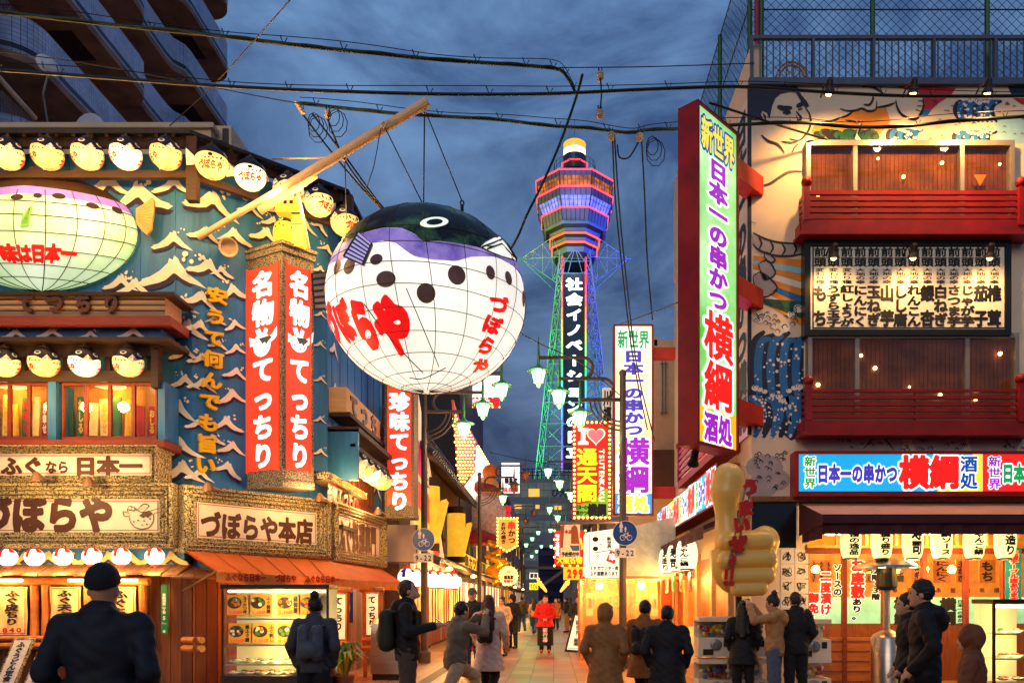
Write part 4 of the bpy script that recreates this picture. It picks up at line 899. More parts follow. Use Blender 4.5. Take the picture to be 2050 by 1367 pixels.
b = MB(); b.box((p.x+.08, 14.88, 9.9), (p.x+.26, 14.9, 10.1)); b.box((q.x-.16, 14.88, 9.8), (q.x-.05, 14.9, p.z-.06)); b.build('grille', m_iron, t)
b = MB(); a, c_ = W(165, 238, 15.2), W(232, 222, 15.2); b.prism([(a.x+(c_.x-a.x)*(.5-.5*cos(pi*k/10)), 14.9, 10.2+.42*sin(pi*k/10)) for k in range(11)], (0, 1.2, 0)); tag(b.build('roof_cowl', M('cowl_metal', (120, 126, 146), .4, .5)), 'round topped metal cowl on the restaurant roof', 'vent')
# floodlight on the corner wall
c = LC.hit(458, 494, .28); t = thing('floodlight', 'round tan floodlight fixed to the blue corner wall', 'lamp', c)
b = MB(); b.lathe([(.1, .16), (.15, -.02), (.165, -.12), (.15, -.12), (.12, -.06), (.0, -.05)], c, 16, axis=(-.25, .75, .4)); b.build('housing', m_beam, t)
b = MB(); b.tube([c+Vector((-.17, .02, 0)), LC.hit(440, 500, .01)], .012, 5); b.tube([c+Vector((.12, .1, 0)), LC.hit(465, 500, .0)], .012, 5); b.build('bracket', m_iron, t)
# ------------------------------------------------------------------ the steel tower
TX, TY = 4.7, 178.
def tz(y, Y=170.): return EYE+(CY-y)/F*Y
tw = thing('observation_tower', 'tall steel observation tower glowing in neon colours at the end of the street', 'tower', (TX, TY, 0))
def octo(a, z, ph=pi/8): R = a/cos(pi/8); return [(TX+R*cos(ph+k*pi/4), TY+R*sin(ph+k*pi/4), z) for k in range(8)]
def drum(b, a0, z0, a1, z1, m=0):
    p, q = octo(a0, z0), octo(a1, z1); b.add(p+q, [(i, (i+1) % 8, 8+(i+1) % 8, 8+i) for i in range(8)]+[tuple(range(8))[::-1], tuple(range(8, 16))], m)
m_tp = M('tower_panel', (112, 116, 132), .5, .1, .15, .5)
b = MB()
drum(b, 8.2, tz(352), 8.35, tz(341)); drum(b, 8.0, tz(390), 8.15, tz(373.5)); drum(b, 6.7, tz(437), 7.2, tz(411)); drum(b, 6.5, tz(440), 6.9, tz(437)); drum(b, 5.8, tz(341), 5.0, tz(338))
drum(b, 5.3, tz(453), 5.6, tz(445)); drum(b, 4.9, tz(471), 5.2, tz(463)); drum(b, 4.4, tz(489), 4.8, tz(480))
b.build('deck', m_tp, tw)
b = MB(); drum(b, 5.0, tz(463), 5.25, tz(453)); drum(b, 4.5, tz(480), 4.85, tz(471)); drum(b, 5.4, tz(445), 6.3, tz(440)); drum(b, 3.9, tz(500), 4.3, tz(489)); b.build('dark_deck', M('tower_dark', (46, 30, 42), .6), tw)

m_wo = EM('orange_window', (196, 104, 24), .8, .5, .8, evar=(.7, .4, 1.5)); m_wb = EM('blue_window', (128, 128, 244), 1.0, .3, .8, evar=(.7, .6, 1.4))
b = MB(); drum(b, 7.9, tz(373.5), 8.2, tz(352), 0); b.build('upper_window', m_wo, tw)
b = MB(); drum(b, 7.0, tz(411), 7.9, tz(390), 0); b.build('lower_window', m_wb, tw)
b = MB()
for z0, z1, a0, a1, n in ((tz(373.5), tz(352), 7.95, 8.25, 8), (tz(411), tz(390), 7.05, 7.95, 7)):
    p, q = octo(a0, z0), octo(a1, z1)
    for i in range(8):
        for k in range(n+1):
            t = k/n; b.tube([Vector(p[i]).lerp(Vector(p[(i+1) % 8]), t), Vector(q[i]).lerp(Vector(q[(i+1) % 8]), t)], .08 if k % n else .16, 4)
        b.tube([Vector(p[i]).lerp(Vector(q[i]), .65), Vector(p[(i+1) % 8]).lerp(Vector(q[(i+1) % 8]), .65)], .07, 4)
b.build('mullion', m_tp, tw)
def ringtube(a, z, r, name, mat):
    b = MB(); p = octo(a, z); b.tube(p+[p[0]], r, 6); b.build(name, mat, tw)
m_nr = EM('red_neon', (255, 70, 84), 2.2); m_no = EM('orange_neon', (255, 84, 40), 2.4)
for a, y, mt in ((8.45, 341, m_nr), (8.3, 374, m_nr), (7.3, 411.5, m_nr), (5.75, 437.5, m_no), (5.45, 455, m_no), (5.0, 472, m_no), (2.75, 292, m_nr)): ringtube(a, tz(y), .17, 'neon_ring', mt)
b = MB(); c0 = (TX, TY, 0)
b.lathe([(2.5, tz(345, 178)), (2.6, tz(316, 178))], c0, 24); b.build('beacon_base', M('beacon_base_dark', (52, 58, 84), .4), tw)
b = MB(); b.lathe([(2.45, tz(316, 178)), (2.45, tz(303, 178))], c0, 24, 0); b.lathe([(2.45, tz(303, 178)), (2.5, tz(290, 178)), (2.2, tz(288, 178)), (.1, tz(287, 178))], c0, 24, 1); b.build('beacon', [EM('beacon_white', (255, 244, 226), 2.4), EM('beacon_gold', (255, 176, 60), 1.2)], tw)
b = MB(); b.tube([(TX, TY, tz(288, 178)), (TX, TY, tz(240, 178))], .06, 5)
for z in (tz(312, 174), tz(322, 174), tz(334, 174)): b.tube([(TX+4.6*cos(pi*k/12), TY+4.6*sin(pi*k/12), z) for k in range(25)], .05, 4)
for k in range(24): b.tube([(TX+4.6*cos(pi*k/12), TY+4.6*sin(pi*k/12), tz(343, 174)), (TX+4.6*cos(pi*k/12), TY+4.6*sin(pi*k/12), tz(312, 174))], .05, 4)
b.build('railing', M('rail_grey', (70, 90, 116), .5, .5), tw)
# lattice shaft: four legs with cross bracing, spreading to the ground
m_lat = M('lattice_steel', (150, 158, 160), .5, .2, .1, 2)
b = MB(); zn = tz(505, 176); hw = lambda z: 3.2+ (zn-z)/zn*8.2 + max(0, (26-z))*.12
lv = []; z = zn
while z > 4: lv.append(z); z -= 2.6+ (zn-z)*.06
lv.append(2)
for sx in (-1, 1):
    for sy in (-1, 1):
        for z0, z1 in zip(lv[:-1], lv[1:]):
            for ox, oy in ((0, 0), (-1.2*sx, 0), (0, -1.2*sy)): b.tube([(TX+sx*hw(z0)+ox, TY+sy*hw(z0)+oy, z0), (TX+sx*hw(z1)+ox, TY+sy*hw(z1)+oy, z1)], .17 if not (ox or oy) else .11, 4)
            b.tube([(TX+sx*hw(z0), TY+sy*hw(z0), z0), (TX+sx*hw(z1)-1.2*sx, TY+sy*hw(z1), z1)], .09, 4); b.tube([(TX+sx*hw(z0)-1.2*sx, TY+sy*hw(z0), z0), (TX+sx*hw(z1), TY+sy*hw(z1), z1)], .09, 4)
for i, (z0, z1) in enumerate(zip(lv[:-1], lv[1:])):
    a0, a1 = hw(z0), hw(z1)
    for s_ in (-1, 1):
        b.tube([(TX-a0, TY+s_*a0, z0), (TX+a0, TY+s_*a0, z0)], .12, 4); b.tube([(TX+s_*a0, TY-a0, z0), (TX+s_*a0, TY+a0, z0)], .12, 4)
        for x0, x1 in ((-a0, -2.3), (2.3, a0)):
            y = TY+s_*a0; xa_, xb_ = (x0, -2.3) if x0 < 0 else (2.3, x1); b.tube([(TX+xa_, y, z0), (TX+(-2.3 if x0 < 0 else a1), y, z1)], .11, 4); b.tube([(TX+xb_, y, z0), (TX+(-a1 if x0 < 0 else 2.3), y, z1)], .11, 4)
        b.tube([(TX+s_*a0, TY-a0, z0), (TX+s_*a1, TY+a1, z1)], .11, 4); b.tube([(TX+s_*a0, TY+a0, z0), (TX+s_*a1, TY-a1, z1)], .11, 4)
b.build('lattice', m_lat, tw)
zs = tz(526, 178)
b = MB()                                                              # outrigger trusses under the decks
for s_ in (-1, 1):
    tip = Vector((TX+s_*11.8, TY-2, zs))
    for zz in (zs+5.5, zs-6.2):
        for yy in (-3, 3): b.tube([tip, (TX+s_*3.2, TY+yy, zz)], .09, 4)
        for k in (.3, .55, .8): b.tube([tip.lerp(Vector((TX+s_*3.2, TY-3, zz)), k), tip.lerp(Vector((TX+s_*3.2, TY-3, zs)), k)], .07, 4); b.tube([tip.lerp(Vector((TX+s_*3.2, TY-3, zz)), k), tip.lerp(Vector((TX+s_*3.2, TY-3, zs)), min(1, k+.22))], .06, 4)
    b.tube([tip+Vector((s_*1, 0, 0)), (TX+s_*3.2, TY-3, zs)], .1, 4)
for s_ in (-1, 1): b.tube([(TX, TY-4.5, tz(480)), (TX+s_*4.6, TY-4.2, tz(545))], .09, 4); b.tube([(TX, TY-4.5, tz(480)), (TX+s_*1.9, TY-4.4, tz(545))], .08, 4); b.tube([(TX-s_*3.4, TY-4.4, tz(503)), (TX+s_*3.4, TY-4.4, tz(503))], .08, 4)
b.build('outrigger', m_lat, tw)
pf = FP(171.5); r_ = pf.rect((1128, 548), (1171, 945))
b = MB(); slab(b, pf, r_, -.4, 0); b.build('sign_panel', M('night_panel', (20, 30, 54), .5, var=.3, scale=.6), tw)
b = MB(); rt = pf.rect((1133, 554), (1166, 920)); text(b, pf, '社会イノベーションの日立', rt, .055, 0, .1, vert=True, gap=.18); b.build('lettering', EM('neon_white_letter', (226, 240, 255), 2.6), tw)
stops = ((515, (255, 30, 60)), (590, (255, 60, 40)), (640, (255, 140, 30)), (690, (190, 220, 40)), (740, (50, 220, 80)), (790, (60, 210, 220)), (840, (70, 120, 255)), (900, (120, 90, 255)), (945, (170, 90, 255)))
for x in (1125, 1172.5):
    for (y0, c0_), (y1, c1_) in zip(stops[:-1], stops[1:]):
        for k in range(2):
            ya, yb = y0+(y1-y0)*k/2, y0+(y1-y0)*(k+1)/2; cc = tuple(int(c0_[i]+(c1_[i]-c0_[i])*(k+.5)/2) for i in range(3)); b = MB(); b.tube([pf.hit(x, ya, .2), pf.hit(x, yb, .2)], .17, 6); b.build('neon_tube', EM('neon_%d_%d_%d' % cc, cc, 2.0), tw)
b = MB()
for s_ in (-1, 1):                                                    # mesh boxes at the deck sides
    for z0, z1, a in ((tz(425, 178), tz(395, 178), 7.4), (tz(455, 178), tz(425, 178), 6.3)):
        for k in range(4):
            zz = z0+(z1-z0)*k/3
            b.tube([(TX+s_*a, TY-1, zz), (TX+s_*(a+.9), TY-1, zz), (TX+s_*(a+.9), TY+1, zz)], .08, 4)
        for xx in (a, a+.9): b.tube([(TX+s_*xx, TY-1, z0), (TX+s_*xx, TY-1, z1)], .08, 4)
b.build('side_cage', m_lat, tw)
b = MB()
for z0, z1, a0, a1, n in ((tz(390), tz(373.5), 8.03, 8.18, 6), (tz(437), tz(411), 6.73, 7.23, 6), (tz(352), tz(341), 8.23, 8.38, 6)):
    P0, P1 = octo(a0, z0), octo(a1, z1)
    for i in range(8):
        for k in range(n): t_ = k/n; b.tube([Vector(P0[i]).lerp(Vector(P0[(i+1) % 8]), t_), Vector(P1[i]).lerp(Vector(P1[(i+1) % 8]), t_)], .05, 4)
b.build('panel_seam', MATS['tower_dark'], tw)
for dx, dy, y, c_, w in ((-7, -9, 560, (60, 255, 90), 9e3), (-9, -9, 680, (60, 255, 90), 11e3), (-11, -10, 800, (70, 255, 90), 13e3), (-12, -10, 900, (60, 255, 100), 13e3), (8, -9, 560, (50, 70, 255), 16e3), (10, -9, 680, (60, 80, 255), 18e3), (12, -10, 800, (60, 90, 255), 20e3), (13, -10, 900, (60, 90, 255), 18e3), (-10, -8, 470, (255, 210, 60), 7e3), (10, -8, 470, (50, 90, 255), 14e3), (0, -12, 520, (220, 220, 255), 5e3), (0, -14, 400, (170, 150, 255), 6e3)):
    lamp('tower_floodlight', (TX+dx, TY+dy, tz(y, 172)), w*(.13 if y < 500 or y == 520 else .17), c_, .6, tw)
# glazed building across the end of the street
Ye = 128.; pe = FP(Ye); t = thing('station_building', 'long grey glazed building crossing the far end of the street below the tower', 'building', (0, Ye, 0))
b = MB(); p, q = W(985, 958, Ye), W(1330, 1095, Ye); b.box((p.x, Ye, q.z), (q.x+6, Ye+8, p.z)); b.box((p.x, Ye, 0), (W(1078, 0, Ye).x, Ye+6, q.z)); b.box((W(1128, 0, Ye).x, Ye, 0), (q.x, Ye+6, q.z)); b.build('wall', M('grey_cladding', (112, 124, 136), .5, var=.15, scale=.3), t)
for y0, y1 in ((966, 995), (1008, 1030), (1042, 1066), (1074, 1092), (1102, 1122), (1134, 1160)):
    b = MB(); r_ = pe.rect((1010, y0), (1300 if y0 < 1070 else 1076, y1), .03); sheet(b, pe, r_, .03); b.build('window_band', EM('dim_blue_glass', (60, 84, 104), .35, .5, .25, col2=(120, 134, 120)), t)
    b = MB(); u = r_[0]
    while u < r_[2]: slab(b, pe, (u, r_[1], u+.1, r_[3]), .03, .1); u += 1.25
    slab(b, pe, (r_[0], (r_[1]+r_[3])/2-.05, r_[2], (r_[1]+r_[3])/2+.05), .03, .08); b.build('mullion', m_tp, t)
b = MB()
for x0, x1, y0, y1 in ((1058, 1080, 978, 994), (1030, 1044, 1010, 1018), (1072, 1080, 1010, 1018), (1110, 1124, 1012, 1020)): sheet(b, pe, pe.rect((x0, y0), (x1, y1), .12), .12)
b.build('lit_window', EM('amber_window', (240, 180, 80), 1.1), t)
b = MB()
for k in range(40): b.tube([W(985+k*9, 958, Ye), W(985+k*9, 938, Ye)], .06, 4)
for y in (938, 944, 951): b.tube([W(985, y, Ye), W(1340, y, Ye)], .06, 4)
b.build('railing', m_iron, t)
b = MB(); r_ = pe.rect((1104, 978), (1150, 994), .2); text(b, pe, 'び大阪', r_, .05, 0, .2); b.build('lettering', M('navy_letters', (30, 40, 110), .5), t)
# ================================================================== corner restaurant on the right
RF = FP(13.8); RS = Pl((3.42, 30), (3.42, 13.8))
m_rwall = M('mural_wall', (232, 206, 176), .65, var=.05, scale=1.5)
m_navy = M('mural_navy', (20, 30, 58), .55, var=.12); m_blue = M('mural_blue', (30, 106, 168), .55, var=.15); m_sky = M('mural_pale_blue', (150, 196, 208), .6, var=.1)
m_foam = M('mural_foam', (238, 224, 208), .6, var=.04); m_mor = M('mural_orange', (232, 138, 28), .6, var=.1, scale=2); m_mred = M('mural_red', (190, 26, 26), .5); m_grey = M('mural_grey', (176, 160, 156), .6, var=.12, scale=4)
m_pine = M('mural_green', (26, 84, 56), .6, var=.3)
m_rred = M('vermilion_paint', (150, 18, 14), .45, var=.3, scale=3)
rr_ = thing('restaurant_building', 'painted corner restaurant with red balconies and a roof railing on the right side', 'building', (3.42, 13.8, 0))
b = MB(); XR = 12.5
b.box((3.42, 13.8, 2.95), (XR, 22.6, 10.5)); b.box((3.42, 13.8, 0), (4.38, 22.6, 2.948)); b.box((4.38, 17.2, 0), (XR, 22.6, 2.948)); b.box((3.40, 19.6, 10.5), (6, 22.6, 13.3)); b.box((3.44, 13.9, 10.5), (3.62, 19.6, 11.2))
b.build('wall', m_rwall, rr_)
b = MB(); b.box((4.38, 13.8, -.001), (XR, 17.2, .02)); b.box((4.38, 17.1, 0), (XR, 17.19, 2.94), 1)
b.build('shop_room', [M('shop_floor', (120, 90, 60), .5), M('shop_wall', (220, 160, 80), .7, var=.2)], rr_)
# --- mural, brushed on as thin paint films
mu = MB(); MM = [m_navy, m_black, m_foam, m_blue, m_mor, m_mred, m_grey, m_pine, m_sky]
zo = lambda pts: [(1480+x/3.2544, y/3.2544) for x, y in pts]
trace(mu, RF, zo([(75, 550), (370, 550), (405, 620), (440, 660), (456, 690), (440, 702), (415, 690), (395, 650), (370, 605), (330, 600), (270, 612), (235, 642), (215, 690), (205, 740), (197, 776), (180, 735), (152, 722), (140, 750), (150, 785), (75, 782)]), .008, 0)
for ln, w in (([(248, 692), (290, 706), (345, 702)], .07), ([(372, 692), (395, 685), (412, 668)], .06), ([(285, 736), (310, 728), (336, 736)], .05), ([(300, 742), (322, 742)], .05), ([(384, 716), (412, 706)], .05), ([(370, 725), (402, 765), (396, 780), (374, 778)], .03), ([(336, 794), (330, 776)], .025), ([(345, 790), (376, 796)], .03),
    ([(430, 700), (456, 740), (466, 790), (456, 840), (430, 880), (390, 915), (328, 904)], .03), ([(275, 922), (330, 930), (382, 922)], .03), ([(144, 880), (190, 920), (250, 942), (296, 996)], .035), ([(344, 996), (360, 962), (386, 938)], .03), ([(140, 1210), (200, 1196), (270, 1150), (330, 1118), (412, 1115)], .035), ([(122, 1156), (135, 1168), (153, 1154)], .03),
    ([(800, 567), (850, 565), (900, 582), (946, 616)], .03), ([(658, 708), (700, 722), (760, 720), (800, 708), (840, 725), (888, 716), (896, 660)], .03), ([(810, 680), (850, 682), (872, 645), (868, 628)], .03), ([(888, 702), (960, 690), (1016, 670)], .03), ([(1020, 652), (1030, 700), (1062, 750), (1140, 780), (1182, 742), (1202, 690), (1196, 640)], .035), ([(1160, 688), (1196, 694)], .03), ([(1166, 655), (1202, 660)], .03), ([(1150, 715), (1186, 726)], .03), ([(660, 768), (700, 755), (742, 726)], .03), ([(532, 800), (600, 790), (664, 766)], .03), ([(140, 750), (148, 775), (160, 785)], .025), ([(155, 740), (168, 760), (170, 785)], .025), ([(60, 1440), (110, 1455)], .02)):
    stroke(mu, RF, zo(ln), w*1.25, .012, 1)
trace(mu, RF, zo([(975, 552), (1412, 575), (1380, 620), (1300, 672), (1250, 720), (1192, 716), (1202, 640), (1110, 592)]), .006, 5)
trace(mu, RF, zo([(1192, 716), (1250, 720), (1226, 756), (1184, 760)]), .007, 3)
trace(mu, RF, zo([(470, 850), (500, 800), (664, 770), (742, 732), (890, 708), (956, 698), (985, 790), (940, 850), (862, 940), (500, 940)]), .005, 4)
trace(mu, RF, zo([(500, 905), (880, 905), (862, 940), (520, 940)]), .007, 7)
for k in range(26):
    x = 505+k*15.5; u, z = RF.uz(*zo([(x, 885+random.uniform(-22, 12))])[0]); disc(mu, RF, u, z, random.uniform(.04, .1), .0085+k*.00005, (1, 7)[k % 2], 9, 1.3)
for k in range(6): stroke(mu, RF, zo([(520+k*66, 885), (516+k*66+random.uniform(-8, 8), 935)]), .05, .009, 1)
stroke(mu, RF, zo([(690, 782), (740, 792), (775, 800)]), .03, .012, 1); trace(mu, RF, zo([(752, 790), (790, 786), (796, 810), (786, 850), (770, 880), (800, 920), (850, 940), (770, 940), (755, 900), (772, 850), (776, 812)]), .010, 2); trace(mu, RF, zo([(752, 790), (785, 786), (794, 802), (770, 804)]), .012, 5); trace(mu, RF, zo([(785, 815), (798, 812), (790, 852), (775, 880), (768, 872)]), .0115, 1)
trace(mu, RF, zo([(1742, 550), (1900, 550), (1900, 632), (1782, 632)]), .006, 0); trace(mu, RF, zo([(1782, 640), (1900, 640), (1900, 690), (1840, 680)]), .006, 5); trace(mu, RF, zo([(1668, 780), (1900, 740), (1900, 930), (1668, 940)]), .004, 8)
rm = random.Random(21)
def swirl(pl, cx, cy, w, h, n=6, hooks=10, dots=30, fl=1, base=True):
    """stylised breaking swell: curved bands, spray dots and little foam hooks"""
    for k in range(n):
        t = k/(n-1); x0 = cx+fl*(-w*.5+w*t*.85); lw = (pl.uz(cx+w/n, cy)[0]-pl.uz(cx, cy)[0])*1.25
        stroke(mu, pl, [(x0+fl*w*.22, cy-h*.45+rm.uniform(0, h*.15)), (x0+fl*w*.02, cy-h*.3), (x0-fl*w*.03, cy+h*.05), (x0+fl*w*.1, cy+h*.5)], abs(lw), .006+.0004*(k % 2), 0 if k % 2 == 0 else 3)
    for k in range(dots):
        u, z = pl.uz(cx+rm.uniform(-.5, .5)*w, cy+rm.uniform(-.35, .5)*h); disc(mu, pl, u, z, rm.uniform(.008, .03), .010, 2, 7)
    for k in range(hooks):
        t = (k+rm.uniform(.2, .8))/hooks; x = cx-w*.5+w*t; y = cy-h*(.5+.12*sin(t*9))+rm.uniform(-.08, .08)*h; s = rm.uniform(4.5, 8)*min(1, .35+h/260); f_ = rm.choice((1, -1))
        u, z = pl.uz(x, y); disc(mu, pl, u, z-.02, s*.011, .0115, 2, 9, 1.2); stroke(mu, pl, [(x-f_*s, y+s*.2), (x-f_*s*.2, y-s*.7), (x+f_*s*.7, y-s*.1), (x+f_*s*.3, y+s*.6)], .0028*s, .013, 0)
trace(mu, RF, [(1509, 700), (1528, 672), (1556, 664), (1580, 690), (1609, 684), (1609, 868), (1584, 882), (1560, 862), (1509, 846)], .004, 0)
swirl(RF, 1560, 748, 104, 200, 8, 9, 90); swirl(RF, 1556, 830, 100, 90, 6, 9, 50, -1)
for k in range(26): x, y = 1512+rm.uniform(0, 96), 606+rm.uniform(0, 46); s = rm.uniform(4, 7); stroke(mu, RF, [(x-s, y), (x-s*.2, y-s*.8), (x+s*.7, y), (x+s*.2, y+s*.6)], .015, .012, 0)
swirl(RF, 1958, 222, 84, 46, 9, 12, 40); swirl(RF, 1812, 274, 64, 34, 8, 9, 24); swirl(RF, 1952, 277, 78, 32, 9, 11, 26)
for k in range(44): x, y = 1860+rm.uniform(0, 190), 190+rm.uniform(0, 92); s = rm.uniform(2.5, 5); stroke(mu, RF, [(x-s, y), (x, y-s*.8), (x+s*.7, y+s*.2)], .011, .012, 0)
for k in range(9):                                                     # sunburst rays behind the belt
    y0 = 520+k*15; trace(mu, RF, [(1508, 512+k*9), (1508, 512+k*9+8), (1610, y0+16), (1610, y0)], .006, (4, 8, 4, 2, 4, 3, 4, 2, 4)[k])
trace(mu, RF, [(1508, 596), (1610, 604), (1610, 640), (1508, 600)], .0075, 7)
zq = lambda pts: [(1500+x/3.178, 330+y/3.178) for x, y in pts]
trace(mu, RF, zq([(22, 430), (100, 470), (200, 495), (352, 502), (352, 562), (250, 580), (140, 572), (60, 540), (22, 500)]), .012, 6)
for ln in ([(22, 430), (100, 470), (200, 495), (352, 502)], [(22, 500), (60, 540), (140, 572), (250, 580), (352, 562)], [(60, 458), (78, 500), (60, 540)], [(130, 480), (152, 525), (130, 568)], [(205, 497), (228, 540), (205, 578)], [(280, 500), (300, 535), (282, 572)]): stroke(mu, RF, zq(ln), .035, .016, 1)
for pts in ([(95, 555), (120, 560), (165, 605), (130, 622), (100, 590)], [(58, 628), (120, 610), (166, 690), (100, 732), (74, 682)], [(22, 712), (80, 685), (178, 780), (98, 842), (40, 780)]):
    trace(mu, RF, zq(pts), .013, 6); stroke(mu, RF, zq(pts+[pts[0]]), .028, .017, 1)
for x, y, r_ in ((1530, 935, .22), (1548, 960, .2), (1522, 975, .2), (1690, 882, .3), (1760, 888, .28), (1880, 880, .32), (1990, 884, .3), (1640, 884, .2)):
    u, z = RF.uz(x, y); disc(mu, RF, u, z, r_, .005, 6, 12, 1.5)
for k in range(70):
    x, y = (rm.uniform(1510, 1574), rm.uniform(905, 985)) if k < 34 else (rm.uniform(1620, 2050), rm.uniform(872, 902)); s = rm.uniform(3, 6); stroke(mu, RF, [(x-s, y+s*.3), (x-s*.2, y-s*.7), (x+s*.8, y), (x+s*.3, y+s*.6)], .015, .012, 0)
stroke(mu, RF, [(1728, 898), (1760, 872), (1790, 900)], .025, .013, 1)
mu.build('mural_painting', MM, rr_)
# --- side lettering strip along the corner
b = MB(); r_ = (RS.uz(1478, 500)[0], 4.4, RS.uz(1503, 500)[0], 10.3); slab(b, RS, r_, .0, .05, 0); slab(b, RS, (r_[2], 4.4, RS.len, 10.4), 0, .06, 1); text(b, RS, '日本一の串かつ横綱', (r_[0]+.08, 4.5, r_[2]-.08, 10.2), .06, 1, .056, vert=True); b.build('side_board', [m_foam, m_navy], rr_)
# --- windows with blinds, glowing beads for reflected light dots
m_blind = wave_mat('bamboo_blind', (84, 40, 14), (140, 74, 28), 34, 'Z', .7, .26, 1.5, .2, .8, .4, noise=.25)
m_alu = M('aluminium_frame', (150, 140, 128), .4, .5, .1)
rg = random.Random(4)
for x0, x1, y0, y1, ms, nm in ((1609, 2021, 291, 448, (1706, 1918), 'upper'), (1612, 2030, 672, 846, (1710, 1928), 'lower')):
    b = MB(); r_ = RF.rect((x0, y0), (x1, y1)); u0, z0, u1, z1 = r_
    for q in ((u0, z0, u0+.07, z1), (u1-.07, z0, u1, z1), (u0+.07, z1-.09, u1-.07, z1), (u0+.07, z0, u1-.07, z0+.06)): slab(b, RF, q, 0, .16)
    for x in ms: u = RF.uz(x, 500)[0]; slab(b, RF, (u-.035, z0+.06, u+.035, z1-.09), 0, .15)
    win = b.build('window', m_alu, rr_)
    b = MB(); sheet(b, RF, (u0+.07, z0+.06, u1-.07, z1-.09), .02); b.build('blind', m_blind, win)
    b = MB(); sheet(b, RF, (u0+.07, z0+.06, u1-.07, z1-.09), .12); b.build('pane', glass_mat('wired_glass', (236, 226, 214), .06), win)
    b = MB()
    for k in range(46): u = u0+.07+(u1-u0-.14)*k/46; b.tube([RF.at(u, z0+.06, .028), RF.at(u, z1-.09, .028)], .004, 3)
    b.build('blind_cord', M('blind_cord', (70, 36, 18), .8), win)
    b = MB()
    for k in range(7): b.ball(RF.at(u0+.3+(u1-u0-.6)*k/6+rg.uniform(-.15, .15), z0+rg.uniform(.25, .85)*(z1-z0), .07), rg.choice((.022, .03, .036)), 8)
    b.build('bulb', m_bulb, win)  # glowing beads added to imitate light dots reflected in the glass
b = MB(); trace(b, RF, [(1950, 350), (1975, 350), (1962, 372)], .125); b.build('window_sticker', EM('orange_sticker', (230, 90, 30), .5), win)
# --- balconies
def red_balcony(label, x0, x1, rails, beam, ball):
    Yn = 13.44; t = thing('balcony_railing', label, 'railing', W(x0, beam[1], Yn), 'red balcony railings on the painted facade'); b = MB()
    p = W(x0, beam[0], Yn); q = W(x1, beam[1], Yn); b.box((p.x-.0, Yn, q.z), (q.x, Yn+.1, p.z)); b.box((p.x-.02, Yn+.1, q.z), (p.x+.08, 13.8, p.z)); b.prism([(p.x-.06, Yn-.03, q.z-.05), (q.x, Yn-.03, q.z-.05), (q.x, 13.79, q.z-.05), (p.x-.06, 13.79, q.z-.05)], (0, 0, .05))
    b.build('beam', m_rred, t)
    for y0, y1 in rails:
        b = MB(); a, c_ = W(x0+8, y0, Yn), W(x1, y1, Yn); b.box((a.x, Yn+.02, c_.z), (c_.x, Yn+.075, a.z)); b.box((a.x-.02, Yn+.075, c_.z), (a.x+.035, 13.8, a.z)); b.build('rail', m_rred, t)
    b = MB(); a, c_ = W(x0+2, ball+8, Yn), W(x0+14, beam[0], Yn); b.box((a.x, Yn-.015, c_.z), (c_.x, Yn+.09, a.z)); b.ball(W(x0+8, ball, Yn+.04), .09, 16)
    for x in (1834,): a, c_ = W(x-1.5, rails[0][0]+3, Yn), W(x+1.5, beam[0], Yn); b.box((a.x, Yn+.03, c_.z), (c_.x, Yn+.07, a.z))
    b.build('post', m_rred, t, smooth=40)
    return t
red_balcony('upper red timber balcony railing above the black and white menu board', 1607, 2072, ((380, 388), (392, 400), (404, 412), (416.5, 424), (429, 437)), (440, 464), 365)
red_balcony('lower red timber balcony railing above the long blue lit sign', 1611, 2072, ((778, 784), (791, 797.5), (804, 811), (816, 823), (829, 836)), (841, 865), 762)
for y in (362, 756):
    c = W(2047, y+10, 13.4); b = MB(); b.box(c+Vector((-.05, 0, -.65)), c+Vector((.05, .1, 0))); b.ball(c+Vector((0, .05, .08)), .09, 14); tag(b.build('railing_post', m_rred, smooth=40), 'red ball topped post at the picture edge ending the %s balcony' % ('upper' if y < 500 else 'lower'), 'post')
# --- menu board
mb_ = FP(13.62); t = thing('menu_board', 'large white board of fourteen black menu columns in a black frame between the balconies', 'sign', W(1815, 672, 13.62))
b = MB(); r_ = mb_.rect((1610, 482), (2023, 672)); molding(b, mb_, r_, [(0, -.17), (0, .03), (.1, .03), (.1, 0)]); b.build('frame', M('frame_black', (22, 26, 24), .3), t)
b = MB(); r2 = (r_[0]+.09, r_[1]+.09, r_[2]-.09, r_[3]-.09); sheet(b, mb_, r2, .004, 0); r3 = mb_.rect((1626, 492), (2013, 658)); e_ = .025
for q in ((r3[0], r3[1], r3[2], r3[1]+e_), (r3[0], r3[3]-e_, r3[2], r3[3]), (r3[0], r3[1], r3[0]+e_, r3[3]), (r3[2]-e_, r3[1], r3[2], r3[3])): sheet(b, mb_, q, .009, 1)
b.build('panel', [M('board_white', (236, 226, 208), .5, var=.04), m_black], t)
b = MB()
for k, s in enumerate(('もち', 'うずら玉子', '紅しょうが', 'にんにく', '玉ねぎ', '山芋', 'しし唐', 'れんこん', '銀杏', '白ねぎ', 'さつま芋', 'じゃが芋', '茄子', '椎茸')):
    x = 1641.5+26.8*k
    text(b, mb_, '前頭', mb_.rect((x-12.5, 495), (x+12.5, 535)), .03, 0, .01, vert=True)
    text(b, mb_, '変わり種' if k < 3 else '大地の幸', mb_.rect((x-10, 537), (x+10, 569)), .02, 0, .01, vert=True, )
    r_ = mb_.rect((x-14, 571), (x+14, 654)); n = len(s)
    if n == 2:
        h = (r_[3]-r_[1]); text(b, mb_, s[0], (r_[0], r_[3]-h*.4, r_[2], r_[3]), .055, 0, .01); text(b, mb_, s[1], (r_[0], r_[1], r_[2], r_[1]+h*.4), .055, 0, .01)
    else: text(b, mb_, s, r_, .05, 0, .01, vert=True)
